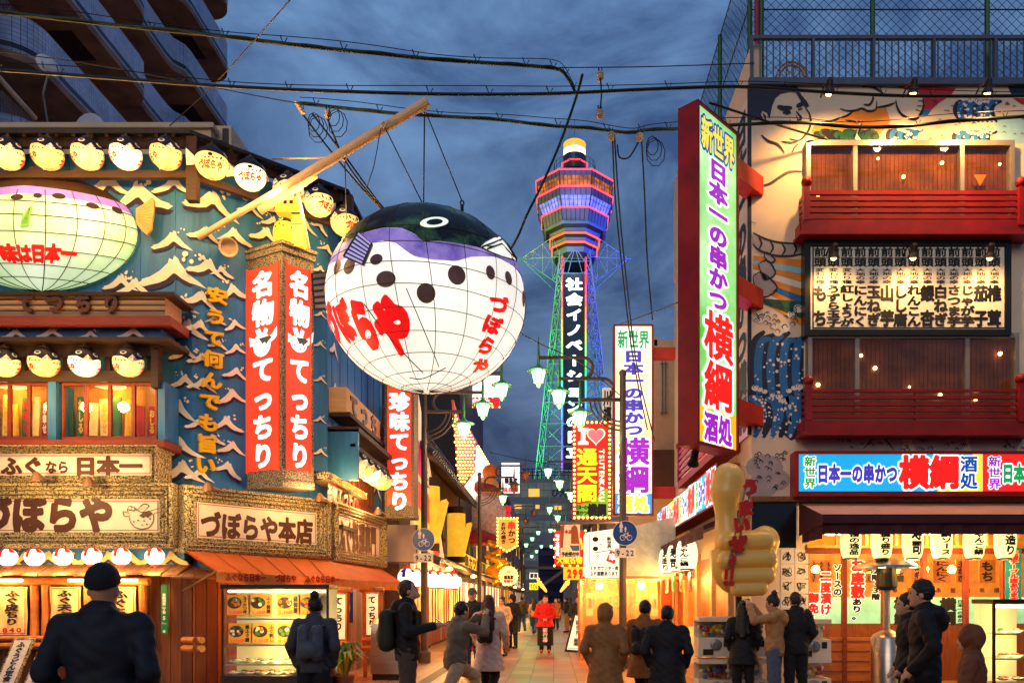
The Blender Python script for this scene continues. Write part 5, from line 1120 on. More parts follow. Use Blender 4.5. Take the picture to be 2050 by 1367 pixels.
b.build('lettering', m_black, t)
def spot_lamp(label, px, py, Y, w, group, aim):
    c = W(px, py, Y); t = thing('spot_lamp', label, 'lamp', c, group)
    b = MB(); b.lathe([(.03, .16), (.05, .12), (.055, .02), (.1, -.07), (.095, -.075), (.05, .0), (0, .01)], c, 12, axis=(0, -.35, 1)); b.tube([c+Vector((0, .06, .15)), c+Vector((0, .25, .2)), c+Vector((0, .42, .12))], .015, 6); b.build('housing', M('spot_housing', (70, 56, 44), .4, .6), t)
    b = MB(); b.ball(c+Vector((0, .02, -.06)), .05, 10); b.build('bulb', m_bulb, t)
    lamp('spot_light', c+Vector((0, .02, -.14)), w, (255, 192, 110), .06, t, 'SPOT', aim, 2.8, .9)
for (x, lb) in ((1660, 'spot lamp under the roof railing over the painted wrestler'), (1829, 'spot lamp under the roof railing over the painted fist'), (1978, 'spot lamp under the roof railing over the painted swell')): spot_lamp(lb, x, 178, 12.95, 120, 'spot lamps over the mural', W(x, 420, 13.8))
for (x, lb) in ((1670, 'spot lamp over the second column of the menu board'), (1829, 'spot lamp over the middle columns of the menu board'), (1983, 'spot lamp over the last columns of the menu board')): spot_lamp(lb, x, 507, 13.22, 30, 'spot lamps over the menu board', W(x, 640, 13.62))
# --- roof railing and chain link
rl = thing('roof_railing', 'grey metal railing along the flat roof edge of the painted restaurant', 'railing', W(1505, 160, 13.75)); Yr = 13.75
b = MB(); bx(b, 1500, 155, 2070, 168, Yr-.03, Yr+.06); bx(b, 1503, 70, 2070, 77, Yr-.02, Yr+.05)
b.build('rail', M('railing_grey', (84, 92, 110), .5, .3, .15), rl)
b = MB()
for k in range(46): bx(b, 1521+k*13.2, 77, 1523.2+k*13.2, 155, Yr, Yr+.02)
b.build('baluster', MATS['railing_grey'], rl)
for x in (1506, 1629, 1750, 1871, 1994):
    b = MB(); bx(b, x-2.6, 72, x+2.6, 160, Yr-.028, Yr+.055); b.build('post', MATS['railing_grey'], rl)
def chainlink(label, p00, p10, z0, z1, step, posts):
    t = thing('chain_link_fence', label, 'fence', (*p00, z0)); d = Vector((p10[0]-p00[0], p10[1]-p00[1], 0)); Ln = d.length; d.normalize(); H = z1-z0; b = MB()
    q = lambda u, z: Vector((*p00, z0+z))+d*u
    s = -H
    while s < Ln:
        for dr in (1, -1):
            a, c_ = max(0, s), min(Ln, s+H)
            if c_ > a: b.tube([q(a, (a-s) if dr > 0 else H-(a-s)), q(c_, (c_-s) if dr > 0 else H-(c_-s))], .0055, 3, cap=False)
        s += step
    b.build('mesh', m_iron, t)
    for u, mt in posts: b = MB(); b.tube([q(u, -.3), q(u, H)], .045, 8); b.build('post', mt, t)
    b = MB()
    for z in (.02, H*.5, H-.02): b.tube([q(0, z), q(Ln, z)], .012, 5)
    b.build('tension_wire', m_iron, t)
m_gpost = M('green_post', (28, 92, 40), .45, var=.2); m_rpost = M('red_post', (150, 24, 40), .45)
chainlink('tall green posted chain link fence standing behind the roof railing', (3.5, 14.1), (9.5, 14.1), 10.5, 13.4, .17, ((.09, m_rpost), (.17, m_gpost), (2.13, m_gpost), (4.15, m_gpost)))
chainlink('chain link fence running back along the street edge of the roof', (3.5, 14.2), (3.5, 19.5), 10.9, 13.4, .2, ((0.05, m_gpost), (2.6, m_gpost), (5.2, m_gpost)))
c = W(1585, 160, 14.6); t = thing('wicker_chair', 'round backed wicker chair on the roof behind the railing', 'chair', c-Vector((0, 0, .6)))
b = MB(); pl = FP(14.6)
for r_ in (.30, .25): b.tube([c+Vector((r_*cos(pi*k/14), 0, r_*1.25*sin(pi*k/14)-.05)) for k in range(15)], .018, 6)
for k in range(9): a = pi*(k+.5)/9; b.tube([c+Vector((.05*cos(a), 0, -.05)), c+Vector((.27*cos(a), 0, .34*sin(a)-.05))], .008, 4)
b.build('back', M('wicker', (196, 140, 84), .7), t)
b = MB(); b.lathe([(.0, -.12), (.3, -.12), (.32, -.08), (0, -.07)], c+Vector((0, .25, 0)), 16)
for k in range(4): a = pi/4+k*pi/2; b.tube([c+Vector((.22*cos(a), .25+.22*sin(a), -.1)), c+Vector((.26*cos(a), .25+.26*sin(a), -.6))], .02, 6)
b.build('seat', MATS['wicker'], t)
# --- long lit shop sign
t = thing('shop_sign', 'long blue and red lit sign box with outlined characters above the dark awning', 'sign', W(1820, 992, 13.5)); Sg = FP(13.5)
b = MB(); p = W(1577, 903, 13.5); bx(b, 1592, 903, 2080, 993, 13.5, 13.8); molding(b, Sg, Sg.rect((1592, 903), (2080, 993)), [(0, 0), (0, .04), (.05, .04), (.05, 0)]); b.build('box', m_rred, t)
b = MB(); sheet(b, Sg, Sg.rect((1598, 908), (1967, 983)), .008, 0); sheet(b, Sg, Sg.rect((1967, 908), (2080, 983)), .008, 2); trace(b, Sg, [(1876, 983), (1950, 908), (1967, 908), (1967, 983)], .011, 1); b.build('panel', [EM('lit_cyan', (30, 168, 226), .95, .1, 1), EM('lit_yellow', (255, 220, 40), 1.0), EM('lit_red', (238, 36, 30), .95)], t)
LT = [EM('lt_green', (40, 170, 40), .7), EM('lt_white', (255, 252, 246), 1.2), EM('lt_indigo', (76, 64, 190), .7), EM('lt_red', (238, 30, 24), .9), EM('lt_blue', (22, 84, 176), .7), EM('lt_violet', (160, 40, 200), .8), EM('lt_yellow', (255, 226, 70), 1.), EM('lt_jade', (20, 170, 90), .7)]
b = MB(); o2 = dict(o=.016)
text(b, Sg, '新世界', Sg.rect((1609, 913), (1633, 977)), .03, 0, vert=True, out=.075, mo=1, **o2)
text(b, Sg, '日本一の串かつ', Sg.rect((1635, 929), (1796, 967)), .06, 2, out=.08, mo=1, **o2); text(b, Sg, '横綱', Sg.rect((1799, 911), (1920, 979)), .05, 3, out=.05, mo=1, **o2)
text(b, Sg, '酒処', Sg.rect((1921, 912), (1956, 979)), .035, 4, vert=True, out=.07, mo=1, **o2)
text(b, Sg, '新世界', Sg.rect((1977, 913), (2003, 979)), .03, 5, vert=True, out=.075, mo=1, **o2); text(b, Sg, '日本一', Sg.rect((2005, 928), (2074, 967)), .06, 7, out=.08, mo=1, **o2)
b.build('lettering', LT, t)
b = MB(); bx(b, 1505, 993, 2080, 1003, 13.66, 13.8); b.build('ledge', M('brown_stone', (130, 84, 50), .7, var=.35, scale=20), rr_)
# --- dark awning over the shop front
t = thing('shop_awning', 'dark plum awning with a pale sloping top over the lit shop front', 'awning', (4.22, 13.8, 2.6)); za = 3.22; zf = 2.89; zv = 2.76; Xa = 4.24
b = MB(); b.add([(Xa, 13.79, za), (XR, 13.79, za), (XR, 12.6, zf), (Xa, 12.6, zf), (Xa, 13.79, za-.05), (XR, 13.79, za-.05), (XR, 12.62, zf-.05), (Xa, 12.62, zf-.05)], [(0, 3, 2, 1), (4, 5, 6, 7), (0, 1, 5, 4)], 0)
b.build('canopy', M('awning_top', (196, 140, 116), .8, var=.12, scale=2), t)
b = MB(); b.box((Xa, 12.58, zv), (XR, 12.62, zf+.005)); b.poly([(Xa-.004, 13.79, za), (Xa-.004, 12.59, zf), (Xa-.004, 12.59, zv-.02), (Xa-.004, 13.79, zv-.12)]); n = 60
vs = [(Xa+.02+(XR-Xa)*k/n, 12.66+.025*sin(k*1.9), z) for z in (zv+.02, 2.58+.01) for k in range(n+1)]; b.add(vs, [(k, k+1, n+2+k, n+1+k) for k in range(n)]); vs = [(Xa+.02+.02*sin(k*1.7), 12.66+1.1*k/12, z) for z in (zv+.02, 2.52) for k in range(13)]; b.add(vs, [(k, k+1, 14+k, 13+k) for k in range(12)])
b.build('valance', M('plum_fabric', (64, 22, 34), .75, var=.2, scale=6), t)
# --- barrel lanterns
m_bl = EM('barrel_lantern_paper', (255, 226, 150), 1.25, .08, 3, evar=(2.5, .8, 1.15)); m_blw = EM('pale_barrel_paper', (255, 238, 196), 1.35, .06, 3)
def barrel_lantern(label, c, r, h, s, group, tx, mat, watts=6, faces=(-90,)):
    c = Vector(c); t = thing('barrel_lantern', label, 'lantern', c, group); b = MB(); n = 10; prof = [(r*(.72+.28*sin(pi*(i/n))**.6)*(1+.02*(i % 2)), -h/2+h*i/n) for i in range(n+1)]
    b.lathe(prof, c, 20); b.build('shade', mat, t, smooth=35)
    b = MB()
    for z0, z1 in ((h/2, h/2+.03), (-h/2-.03, -h/2)): b.lathe([(r*.62, z0), (r*.66, (z0+z1)/2), (r*.62, z1)], c, 14)
    b.tube([c+Vector((0, 0, h/2)), c+Vector((0, 0, h/2+.2))], .006, 4); b.build('ring', m_black, t)
    b = MB()
    def cylf(u, z, o): k = (z+h/2)/h; rad = r*(.72+.28*max(0, sin(pi*min(1, max(0, k))))**.6)+.012+o; return c+Vector((cos(u)*rad, sin(u)*rad, z))
    for fc in faces: wd_ = tx/r; a = radians(fc); text(b, None, s, (a-wd_/2, -h*.42, a+wd_/2, h*.42), .045, 0, 0, vert=True, fn=cylf, run=8)
    b.build('lettering', m_ink, t)
    if watts: lamp('lantern_light', c+Vector((-.0, -.02, -h/2-.12)), watts, (255, 190, 96), .08, t)
    return t
for x, s, lb in ((1703, '自慢の逸品', 'barrel lantern nearest the thumb statue under the plum awning'), (1765, '桶握り盛り', 'barrel lantern second from the thumb statue under the plum awning'), (1827, '寿司', 'barrel lantern with only two big characters under the plum awning'), (1885, '横綱ソース', 'barrel lantern just right of the glaring heater lamp under the plum awning'), (1950, 'ちゃんこ鍋', 'tilted-looking barrel lantern over the plaque with two characters'), (2012, 'お造り', 'barrel lantern beside the teal vertical banner')):
    barrel_lantern(lb, W(x, 1082, 13.0), .165, .56, s, 'barrel lanterns under the plum awning', .17, m_bl, 16)
for k, s in enumerate(('ちゃんこ鍋', '寿司', 'お造り', '焼物', '串かつ', '鍋三昧', '握り盛り', '海鮮')):
    Y_ = 16.3+k*1.32; nm = ('nearest the picture of the row', 'second of the row after the tall windows', 'third of the row after the tall windows', 'fourth along the row under the side awning', 'fifth along the row under the side awning', 'sixth along the row under the side awning', 'next to last toward the plastic curtain', 'last one beside the plastic curtain')[k]
    barrel_lantern('white barrel lantern along the alley side, '+nm, (2.72, Y_, 2.46), .22, .56, s, 'white barrel lanterns on the alley side', .2, m_blw, 26, (-115,))
# ------------------------------------------------------------------ diagonal corner sign on the right restaurant
def tall_sign(name, label, foot, z0, z1, faces, field, lower, cols, beams, lit=1.):
    """box sign: foot = plan corners, faces = (a,b) plan edges carrying the writing; cols = material index for each line"""
    c = Vector((sum(p[0] for p in foot)/4, sum(p[1] for p in foot)/4, z0)); t = thing(name, label, 'sign', c)
    b = MB(); b.prism([(x, y, z0) for x, y in foot], (0, 0, z1-z0)); b.build('box', m_rred, t)
    H = z1-z0; q = lambda f: z1-H*f
    for a, e_ in faces:
        pl = Pl(a, e_); Ln = pl.len; b = MB(); molding(b, pl, (0, z0, Ln, z1), [(0, 0), (0, .04), (.05, .04), (.05, .012)]); b.build('rim', m_rred, t)
        b = MB(); sheet(b, pl, (.05, q(.885), Ln-.05, z1-.05), .014, 0); sheet(b, pl, (.05, z0+.05, Ln-.05, q(.885)), .014, 1); b.build('panel', [field, lower], t)
        b = MB(); m_ = Ln*.5
        text(b, pl, '新世界', (.12, q(.128), Ln-.12, q(.03)), .03, cols[0], .02, out=.08, mo=cols[1])
        text(b, pl, '日本一の串かつ', (m_-.28, q(.585), m_+.28, q(.135)), .055, cols[2], .02, vert=True, out=.09, mo=1)
        text(b, pl, '横綱', (m_-.42, q(.885), m_+.46, q(.59)), .03, cols[3], .02, vert=True, out=.06, mo=1)
        text(b, pl, '酒処', (m_-.42, q(.985), m_+.42, q(.895)), .045, cols[4], .02, out=.075, mo=1)
        b.build('lettering', LT, t)
    for i, (z, pts) in enumerate(beams):
        b = MB(); b.prism([(x, y, z) for x, y in pts], (0, 0, .32)); b.build('beam', M('beam_vermilion', (196, 48, 22), .45, var=.15), t)
    return t
zt, zb = W(1393, 200, 12.3).z, W(1393, 888, 12.3).z
fld = EM('lit_green_field', (70, 206, 44), 1.0, .1, .75, col2=(206, 244, 190), evar=(.8, .85, 1.15)); low = EM('lit_amber_field', (246, 180, 24), 1.)  # pale patches mix the sign's white inner glow into its green
m_thick = [(2.19, 12.3), (3.03, 13.2), (2.82, 13.4), (1.98, 12.5)]
bz = [W(1500, y, 13.5).z for y in (375, 605, 845)]
tall_sign('hanging_sign', 'tall green lit sign set diagonally on the right corner, violet and red characters', m_thick, zb, zt, [((2.19, 12.3), (3.03, 13.2)), ((2.82, 13.4), (1.98, 12.5))], fld, low, (6, 4, 5, 3, 5),
          [(z, [(3.06, 13.18), (3.62, 13.78), (3.42, 13.99), (2.86, 13.39)]) for z in bz])
s2 = [(1.67, 22.3), (2.79, 22.3), (2.79, 22.6), (1.67, 22.6)]
tall_sign('hanging_sign', 'tall yellow and white lit sign farther down the alley behind the lamp post, violet characters', s2, 3.9, 9.22, [((1.67, 22.3), (2.79, 22.3))], EM('lit_cream_field', (255, 206, 96), 1.05, .05, .7, col2=(255, 250, 236), evar=(.8, .85, 1.15)), EM('lit_blue_field', (70, 160, 226), .9), (7, 1, 2, 5, 6),
          [(8.3, [(2.8, 22.4), (3.5, 22.4), (3.5, 22.6), (2.8, 22.6)]), (4.4, [(2.8, 22.4), (3.5, 22.4), (3.5, 22.6), (2.8, 22.6)])])
c = W(1390, 912, 12.9); t = thing('floodlight', 'black floodlight hanging under the diagonal green sign', 'lamp', c); b = MB(); b.lathe([(.06, .1), (.07, -.08), (.1, -.16), (.09, -.17), (0, -.1)], c, 12, axis=(.2, .3, 1)); b.tube([c, c+Vector((.1, .1, .28))], .015, 5); b.build('housing', m_iron, t)
# ------------------------------------------------------------------ golden thumb
TH = W(1490, 1055, 12.3); k_ = 1/365.
tp = lambda x, y, d=0.: ((x-660)*k_, d, (885-y)*k_)
pr = [('c', tp(585, 222), .25, tp(572, 300), .24), ('c', tp(572, 300), .24, tp(570, 430), .155), ('c', tp(570, 430), .16, tp(585, 560), .22), ('e', tp(680, 690, .02), (.50, .25, .50), {'k': .06}), ('e', tp(790, 570, .0), (.22, .2, .24), {'k': .05}), ('e', tp(600, 700, .06), (.28, .22, .42), {'k': .05})]
for x0, x1, y, r in ((560, 775, 580, .145), (558, 790, 680, .14), (578, 785, 772, .125), (620, 750, 842, .11)): pr.append(('c', tp(x0, y, -.2), r, tp(x1, y-8, -.16), r*1.05, {'k': .022}))
vs, fs = solid(pr, .02)
org = W(1250+660/2.807, 880+885/2.807, 12.3); th = thing('thumb_statue', 'giant glossy golden thumbs up hand on a pole with red raised characters', 'statue', (org.x, 12.3, 0))
np_mesh('hand', vs+np.array(org), fs, M('golden_plastic', (238, 188, 88), .36, 0, .08, 1.5, spec=.6), th)
b = MB(); b.tube([(org.x-.05, 12.3, 0), (org.x-.05, 12.3, org.z+.1)], .05, 10); b.lathe([(.28, 0), (.28, .05), (.06, .09)], (org.x-.05, 12.3, 0), 20); b.build('pole', m_iron, th)
p12 = FP(11.92); zz_ = lambda x, y: (1250+x/2.807, 880+y/2.807)
b = MB(); b.tube([p12.hit(*zz_(722, 225), -.04), p12.hit(*zz_(588, 815), -.04)], .014, 6); b.tube([p12.hit(*zz_(690, 225), -.04), p12.hit(*zz_(570, 760), -.04)], .014, 6)
for x, y in ((690, 400), (630, 640)): b.tube([p12.hit(*zz_(x, y), -.04), p12.hit(*zz_(x-10, y), -.3)], .012, 5)
b.build('rod', m_steel, th)
b = MB()
for ch, x, y, s in (('う', 706, 268, 94), ('ま', 680, 385, 92), ('い', 656, 478, 96), ('ぜ', 637, 582, 96)): letter(b, ch, p12.at, p12.rect(zz_(x-s/2, y-s/2), zz_(x+s/2, y+s/2)), .075, 0, .05, .06)
stroke(b, p12, [zz_(600, 640), zz_(618, 668), zz_(596, 690), zz_(610, 722)], .075, .05)
for x in (574, 606): trace(b, p12, [zz_(x-10, 724), zz_(x+12, 724), zz_(x+4, 786), zz_(x-12, 786)], .05); u, z = p12.uz(*zz_(x-7, 806)); disc(b, p12, u, z, .042, .05)
b.build('lettering', M('raised_red', (198, 26, 18), .35), th)
# ------------------------------------------------------------------ alley side of the right restaurant: signs, awning, curtain stall
sd = Pl((2.98, 23), (2.98, 14.6)); t = thing('shop_sign', 'long bright multicoloured lit sign receding along the alley above the plum side awning', 'sign', (2.98, 14.6, 3.3))
b = MB(); slab(b, sd, (0, 3.3, sd.len, 4.05), -.4, 0); b.build('box', m_rred, t)
b = MB(); L_ = sd.len
for k in range(4): sheet(b, sd, (L_*k/4+.04, 3.34, L_*(k+1)/4, 4.01), .008, k % 2*2+ (0 if k < 2 else 1) if False else k % 3)
b.build('panel', [MATS['lit_cyan'], MATS['lit_yellow'], EM('lit_pale', (250, 240, 226), 1.05)], t)
b = MB()
for k in range(4): u0 = L_*k/4; text(b, sd, '新世界', (u0+.1, 3.38, u0+.38, 3.98), .03, 0, .016, vert=True, out=.07); text(b, sd, '日本一の', (u0+.4, 3.42, u0+1.15, 3.95), .06, (2, 3, 4)[k % 3], .016, out=.07); text(b, sd, '横綱', (u0+1.15, 3.36, u0+2.05, 4.), .05, 3, .016, out=.05)
b.build('lettering', LT, t)
t = thing('shop_awning', 'plum side awning running down the alley over the white barrel lanterns', 'awning', (3.42, 13.9, 2.6))
b = MB(); b.prism([(3.4, 13.85, 3.18), (2.6, 13.85, 2.84), (2.6, 13.85, 2.76), (3.4, 13.85, 3.05)], (0, 9.5, 0)); b.build('canopy', M('plum_canopy', (70, 26, 40), .75, var=.2), t)
b = MB(); n = 40; vs = [(2.6+.02*sin(k*1.7), 13.85+9.5*k/n, z) for z in (2.78, 2.62) for k in range(n+1)]; b.add(vs, [(k, k+1, n+2+k, n+1+k) for k in range(n)]); b.build('valance', MATS['plum_fabric'], t)
red_b = thing('balcony_railing', 'magenta lit red balcony railing on the alley side below the diagonal sign', 'railing', (3.1, 15, 4.3))
b = MB(); b.prism([(3.02, 14.6, 4.25), (3.41, 14.6, 4.25), (3.41, 19.4, 4.25), (3.02, 19.4, 4.25)], (0, 0, .16)); b.build('beam', m_rred, red_b)
for k in range(5): b = MB(); b.box((3.03, 14.6, 4.5+k*.14), (3.08, 19.4, 4.57+k*.14)); b.build('rail', M('magenta_lit_rail', (170, 40, 90), .4), red_b)  # magenta light put into the colour of the red rails
for y in (14.6, 19.35): b = MB(); b.box((3.01, y, 4.4), (3.1, y+.09, 5.2)); b.ball((3.055, y+.045, 5.27), .09, 12); b.build('post', m_rred, red_b, smooth=40)
lamp('balcony_light', (3.25, 16.5, 4.7), 40, (255, 90, 220), .1, red_b)
# windows and pillars of the alley wall
b = MB()
for k, (u0, u1) in enumerate(((8.2, 9.4), (9.9, 11.1), (11.6, 12.9), (13.3, 14.5))): slab(b, RS, (u0, .9, u1, 2.45), .0, .03); b.build if False else None
b.build('side_glass', EM('side_window_glow', (150, 84, 34), .2, .5, 1.6, evar=(1.5, .3, 1.4)), rr_)
for u in (8.05, 9.65, 11.35, 13.1, 14.7): b = MB(); slab(b, RS, (u-.12, 0, u+.12, 2.6), 0, .1); b.build('side_pillar', M('tile_pillar', (190, 150, 104), .5, var=.15, scale=8), rr_)
b = MB(); trace(b, RF, [(1505, 1003), (1594, 1003), (1594, 1096), (1505, 1096)], .012); b.build('dark_glass', M('dark_panel', (14, 13, 14), .15, spec=.8), rr_)
b = MB()                                                               # small tags hung under the lanterns
m_tags = [M('tag_red', (196, 40, 24), .6), M('tag_yellow', (226, 176, 40), .6), M('tag_green', (60, 130, 50), .6), m_paper]
for k in range(9):
    b = MB(); y = 16+k*1.1; b.box((2.75, y, 1.72), (2.77, y+.3, 2.1), 0); q = Pl((2.74, y+.3), (2.74, y)); text(b, q, ('串', '海老', '豚', '鶏', '酒')[k % 5][:1], (.04, 1.75, .26, 2.05), .05, 1, .006); b.build('price_tag', [m_tags[k % 4], m_ink], rr_)
# autographs beside the door
for k in range(10):
    x0, y0 = 1563+(k % 2)*28.5, 1099+(k//2)*30; b = MB(); slab(b, RF, RF.rect((x0, y0), (x0+26.5, y0+28.5)), .0, .015, 0); ra = random.Random(k+3)
    for q in range(3): stroke(b, RF, [(x0+4+ra.uniform(0, 18), y0+4+ra.uniform(0, 20)) for _ in range(6)], .014, .019, 1)
    tag(b.build('autograph_card', [m_paper, m_ink]), 'white autograph card, %s of the board by the shop door, %s column' % (('top row', 'second row', 'middle row', 'fourth row', 'bottom row')[k//2], ('thumb side', 'door side')[k % 2]), 'card', 'autograph cards on the board')
# ------------------------------------------------------------------ right shop front
sf = thing('shopfront', 'lit sliding glass shop front with lettered panes under the plum awning', 'shopfront', (4.4, 13.8, 0)); SF = FP(13.84)
b = MB(); bx(b, 1612, 1091, 2080, 1097, 13.8, 13.9)
for x in (1617, 1676, 1738, 1798, 1858, 1918, 1978, 2038): bx(b, x-2, 1060, x+2, 1091, 13.8, 13.88)
b.build('transom', M('cream_frame', (226, 190, 130), .5), sf)
b = MB(); bx(b, 1612, 1097, 2080, 1107, 13.78, 13.92)
for x in (1616, 1692, 1772, 1852, 1936, 2012): bx(b, x-4, 1107, x+4, 1380, 13.79, 13.9)
b.build('door_frame', m_redwood, sf)
for x0, x1 in ((1620, 1688), (1696, 1768), (1776, 1848)):
    b = MB(); bx(b, x0, 1275, x1, 1384, 13.83, 13.88)
    for k in range(5): bx(b, x0, 1282+k*20, x1, 1284+k*20, 13.815, 13.83, 1)
    b.build('door_board', [M('orange_wood', (176, 96, 34), .5, var=.25, scale=4, stretch=(.6, 4, 6)), m_redwood], sf)
b = MB(); sheet(b, FP(13.86), FP(13.86).rect((1620, 1107), (2080, 1275)), 0); b.build('pane', m_glass, sf)
b = MB(); T4 = lambda s, p0, p1, mi, w=.06, v=True, out=.07: text(b, SF, s, SF.rect(p0, p1), w, mi, .03, vert=v, out=out, mo=2)
T4('ソースの', (1667, 1128), (1684, 1192), 1); T4('二度漬け', (1641, 1142), (1663, 1230), 0); T4('御免‼', (1617, 1186), (1638, 1248), 0); T4('お座敷', (1702, 1118), (1729, 1197), 0); T4('あり。', (1704, 1197), (1724, 1240), 1); T4('2階・3階', (1743, 1136), (1760, 1200), 1)
T4('横綱', (1789, 1195), (1813, 1250), 1, .07, out=0); T4('日本一の串かつ', (1823, 1200), (1834, 1250), 1, .05, out=0); T4('横綱', (1880, 1196), (1912, 1250), 1, .07, out=0); T4('日本一の串かつ', (1915, 1200), (1926, 1252), 1, .05, out=0)
b.build('lettering', [m_redl, m_ink, EM('glass_white', (255, 246, 226), .8)], sf)
for i, (x0, x1, s) in enumerate(((1622, 1634, 'えび'), (1636, 1650, 'うなぎ'), (1652, 1664, 'たこ'), (1732, 1752, '白ねぎ'), (1790, 1812, 'しし唐'), (1825, 1842, 'ねぎ'), (1868, 1901, 'にんにく'), (1912, 1934, '玉ねぎ'), (1959, 1991, 'もち'))):
    pk = FP(14.6); b = MB(); slab(b, pk, pk.rect((x0, 1120), (x1, 1166)), 0, .03); b.build if False else None
    r_ = pk.rect((x0, 1120), (x1, 1166)); text(b, pk, s, (r_[0]+.03, r_[1]+.02, r_[2]-.03, r_[3]-.02), .05, 1, .034, vert=True); tag(b.build('menu_plaque', [M('plaque_wood', (196, 124, 56), .5, var=.2), m_ink]), 'hanging wooden menu plaque reading %s behind the shop glass' % {'えび': 'shrimp', 'うなぎ': 'eel', 'たこ': 'octopus', '白ねぎ': 'white leek', 'しし唐': 'green pepper', 'ねぎ': 'leek', 'にんにく': 'garlic', '玉ねぎ': 'onion', 'もち': 'rice cake'}[s], 'plaque', 'wooden menu plaques inside the shop')
b = MB(); pk = FP(14.9); r_ = pk.rect((1774, 1170), (2040, 1192)); n = 60; vs = [(r_[0]+(r_[2]-r_[0])*k/n, 14.9+.02*sin(k*1.3), z) for z in (r_[3], r_[1]) for k in range(n+1)]; b.add(vs, [(k, k+1, n+2+k, n+1+k) for k in range(n)], 0)
for k in range(9):
    u = r_[0]+.15+k*.27; disc(b, pk, u, (r_[1]+r_[3])/2, .07, .03, 1, 14); letter(b, '串酒横串飯酒串横飯'[k], pk.at, (u-.05, (r_[1]+r_[3])/2-.05, u+.05, (r_[1]+r_[3])/2+.05), .03, 0, .034)
tag(b.build('noren_curtain', [M('maroon_cloth', (84, 16, 26), .8), MATS['fin_tan']]), 'maroon curtain strip with round tan crests hung inside the shop', 'curtain')
t = thing('service_counter', 'service counter with pale green glass screen inside the right shop', 'counter', (6.0, 15.4, 0)); b = MB(); b.box((4.9, 15.2, 0), (11.5, 15.7, 1.1)); b.build('base', m_wood, t)
b = MB(); b.box((4.9, 15.2, 1.1), (11.5, 15.24, 1.6)); b.build('screen', EM('mint_glass', (140, 214, 186), .55, .3, 2), t)
b = MB(); rs = random.Random(8)
for k in range(14): x = 5+k*.45; b.box((x, 15.3, 1.1), (x+rs.uniform(.1, .3), 15.5, 1.1+rs.uniform(.15, .4)), k % 3)
b.build('crockery', [m_paper, M('crock_brown', (120, 70, 30)), m_redwood], t)
for x in (5.2, 7.0, 9.0):
    c = Vector((x, 14.7, 2.75)); t = thing('ceiling_lamp', 'warm ceiling lamp inside the right shop %s' % {5.2: 'behind the doors nearest the autographs', 7.0: 'behind the middle panes', 9.0: 'behind the panes nearest the teal banner'}[x], 'lamp', c, 'ceiling lamps of the right shop'); b = MB(); b.lathe([(.0, .1), (.16, .08), (.2, 0), (0, -.02)], c, 14); b.build('shade', m_tube, t); lamp('room_light', c+Vector((0, 0, -.2)), 70, (255, 184, 84), .15, t)
Yh = 13.2; c = W(1775, 1130, Yh); t = thing('patio_heater', 'steel patio heater with dome hood and cylinder base before the shop doors', 'heater', (c.x, Yh, 0)); zc = c.z
b = MB(); b.lathe([(.52, zc-.06), (.5, zc-.02), (.3, zc+.06), (.08, zc+.12), (0, zc+.13)], (c.x, Yh, 0), 28); b.lathe([(0, zc-.05), (.3, zc), (.5, zc-.05)], (c.x, Yh, 0), 28); b.build('hood', m_steel, t, smooth=40)
b = MB(); b.lathe([(.12, zc-.42), (.17, zc-.36), (.15, zc-.06), (.06, zc)], (c.x, Yh, 0), 18); b.build('burner', m_iron, t)
b = MB(); b.lathe([(.055, .95), (.055, zc-.36)], (c.x, Yh, 0), 14); b.lathe([(.25, 0), (.25, .92), (.2, .98), (.07, 1.06)], (c.x, Yh, 0), 28); b.build('body', m_steel, t, smooth=40)
c = W(1820, 1120, 13.25); t = thing('bare_lamp', 'glaring bare bulb under the plum awning next to the patio heater hood', 'lamp', c); b = MB(); b.ball(c, .07, 12); b.build('bulb', m_bulb, t); b = MB(); b.tube([c+Vector((0, 0, .05)), c+Vector((0, 0, .45))], .012, 5); b.build('cord', m_cable, t); lamp('bulb_light', c+Vector((0, -.15, -.05)), 120, (255, 186, 90), .08, t)
t = thing('vertical_banner', 'teal vertical banner with red and white characters beside the door frame', 'banner', W(2028, 1205, 13.5)); pb = FP(13.5); b = MB(); slab(b, pb, pb.rect((2013, 1098), (2045, 1206)), -.02, 0); b.build('cloth', M('teal_cloth', (30, 140, 160), .7), t)
b = MB(); text(b, pb, '二階テーブル席あります', pb.rect((2020, 1101), (2038, 1204)), .06, 0, .01, vert=True, out=.09); b.build('lettering', [m_redl, m_white], t)
# ------------------------------------------------------------------ display cases
def dish(label, c, r, cols, group):
    c = Vector(c); t = thing('food_plate', label, 'plate', c, group); b = MB(); b.lathe([(r*.5, 0), (r*.62, .012), (r, .035), (r*.98, .042), (r*.6, .02), (0, .018)], c, 18); b.build('plate', M('porcelain', (236, 230, 220), .25), t, smooth=40)
    rf = random.Random(int(c.x*977+c.z*131)); b = MB()
    for k in range(9): a, q = rf.uniform(0, 6.28), rf.uniform(0, r*.55); s = rf.uniform(.015, .034); b.ball(c+Vector((q*cos(a), q*sin(a)*.9, .03+s*.5)), s, 7, rf.randrange(3), (1.4, 1, .8))
    b.build('food', cols, t, smooth=True); return t
F1 = [M('food_green', (70, 130, 36)), M('food_orange', (210, 110, 30)), M('food_cream', (232, 206, 150))]; F2 = [M('food_brown', (130, 74, 30)), F1[1], M('food_red', (180, 40, 24))]
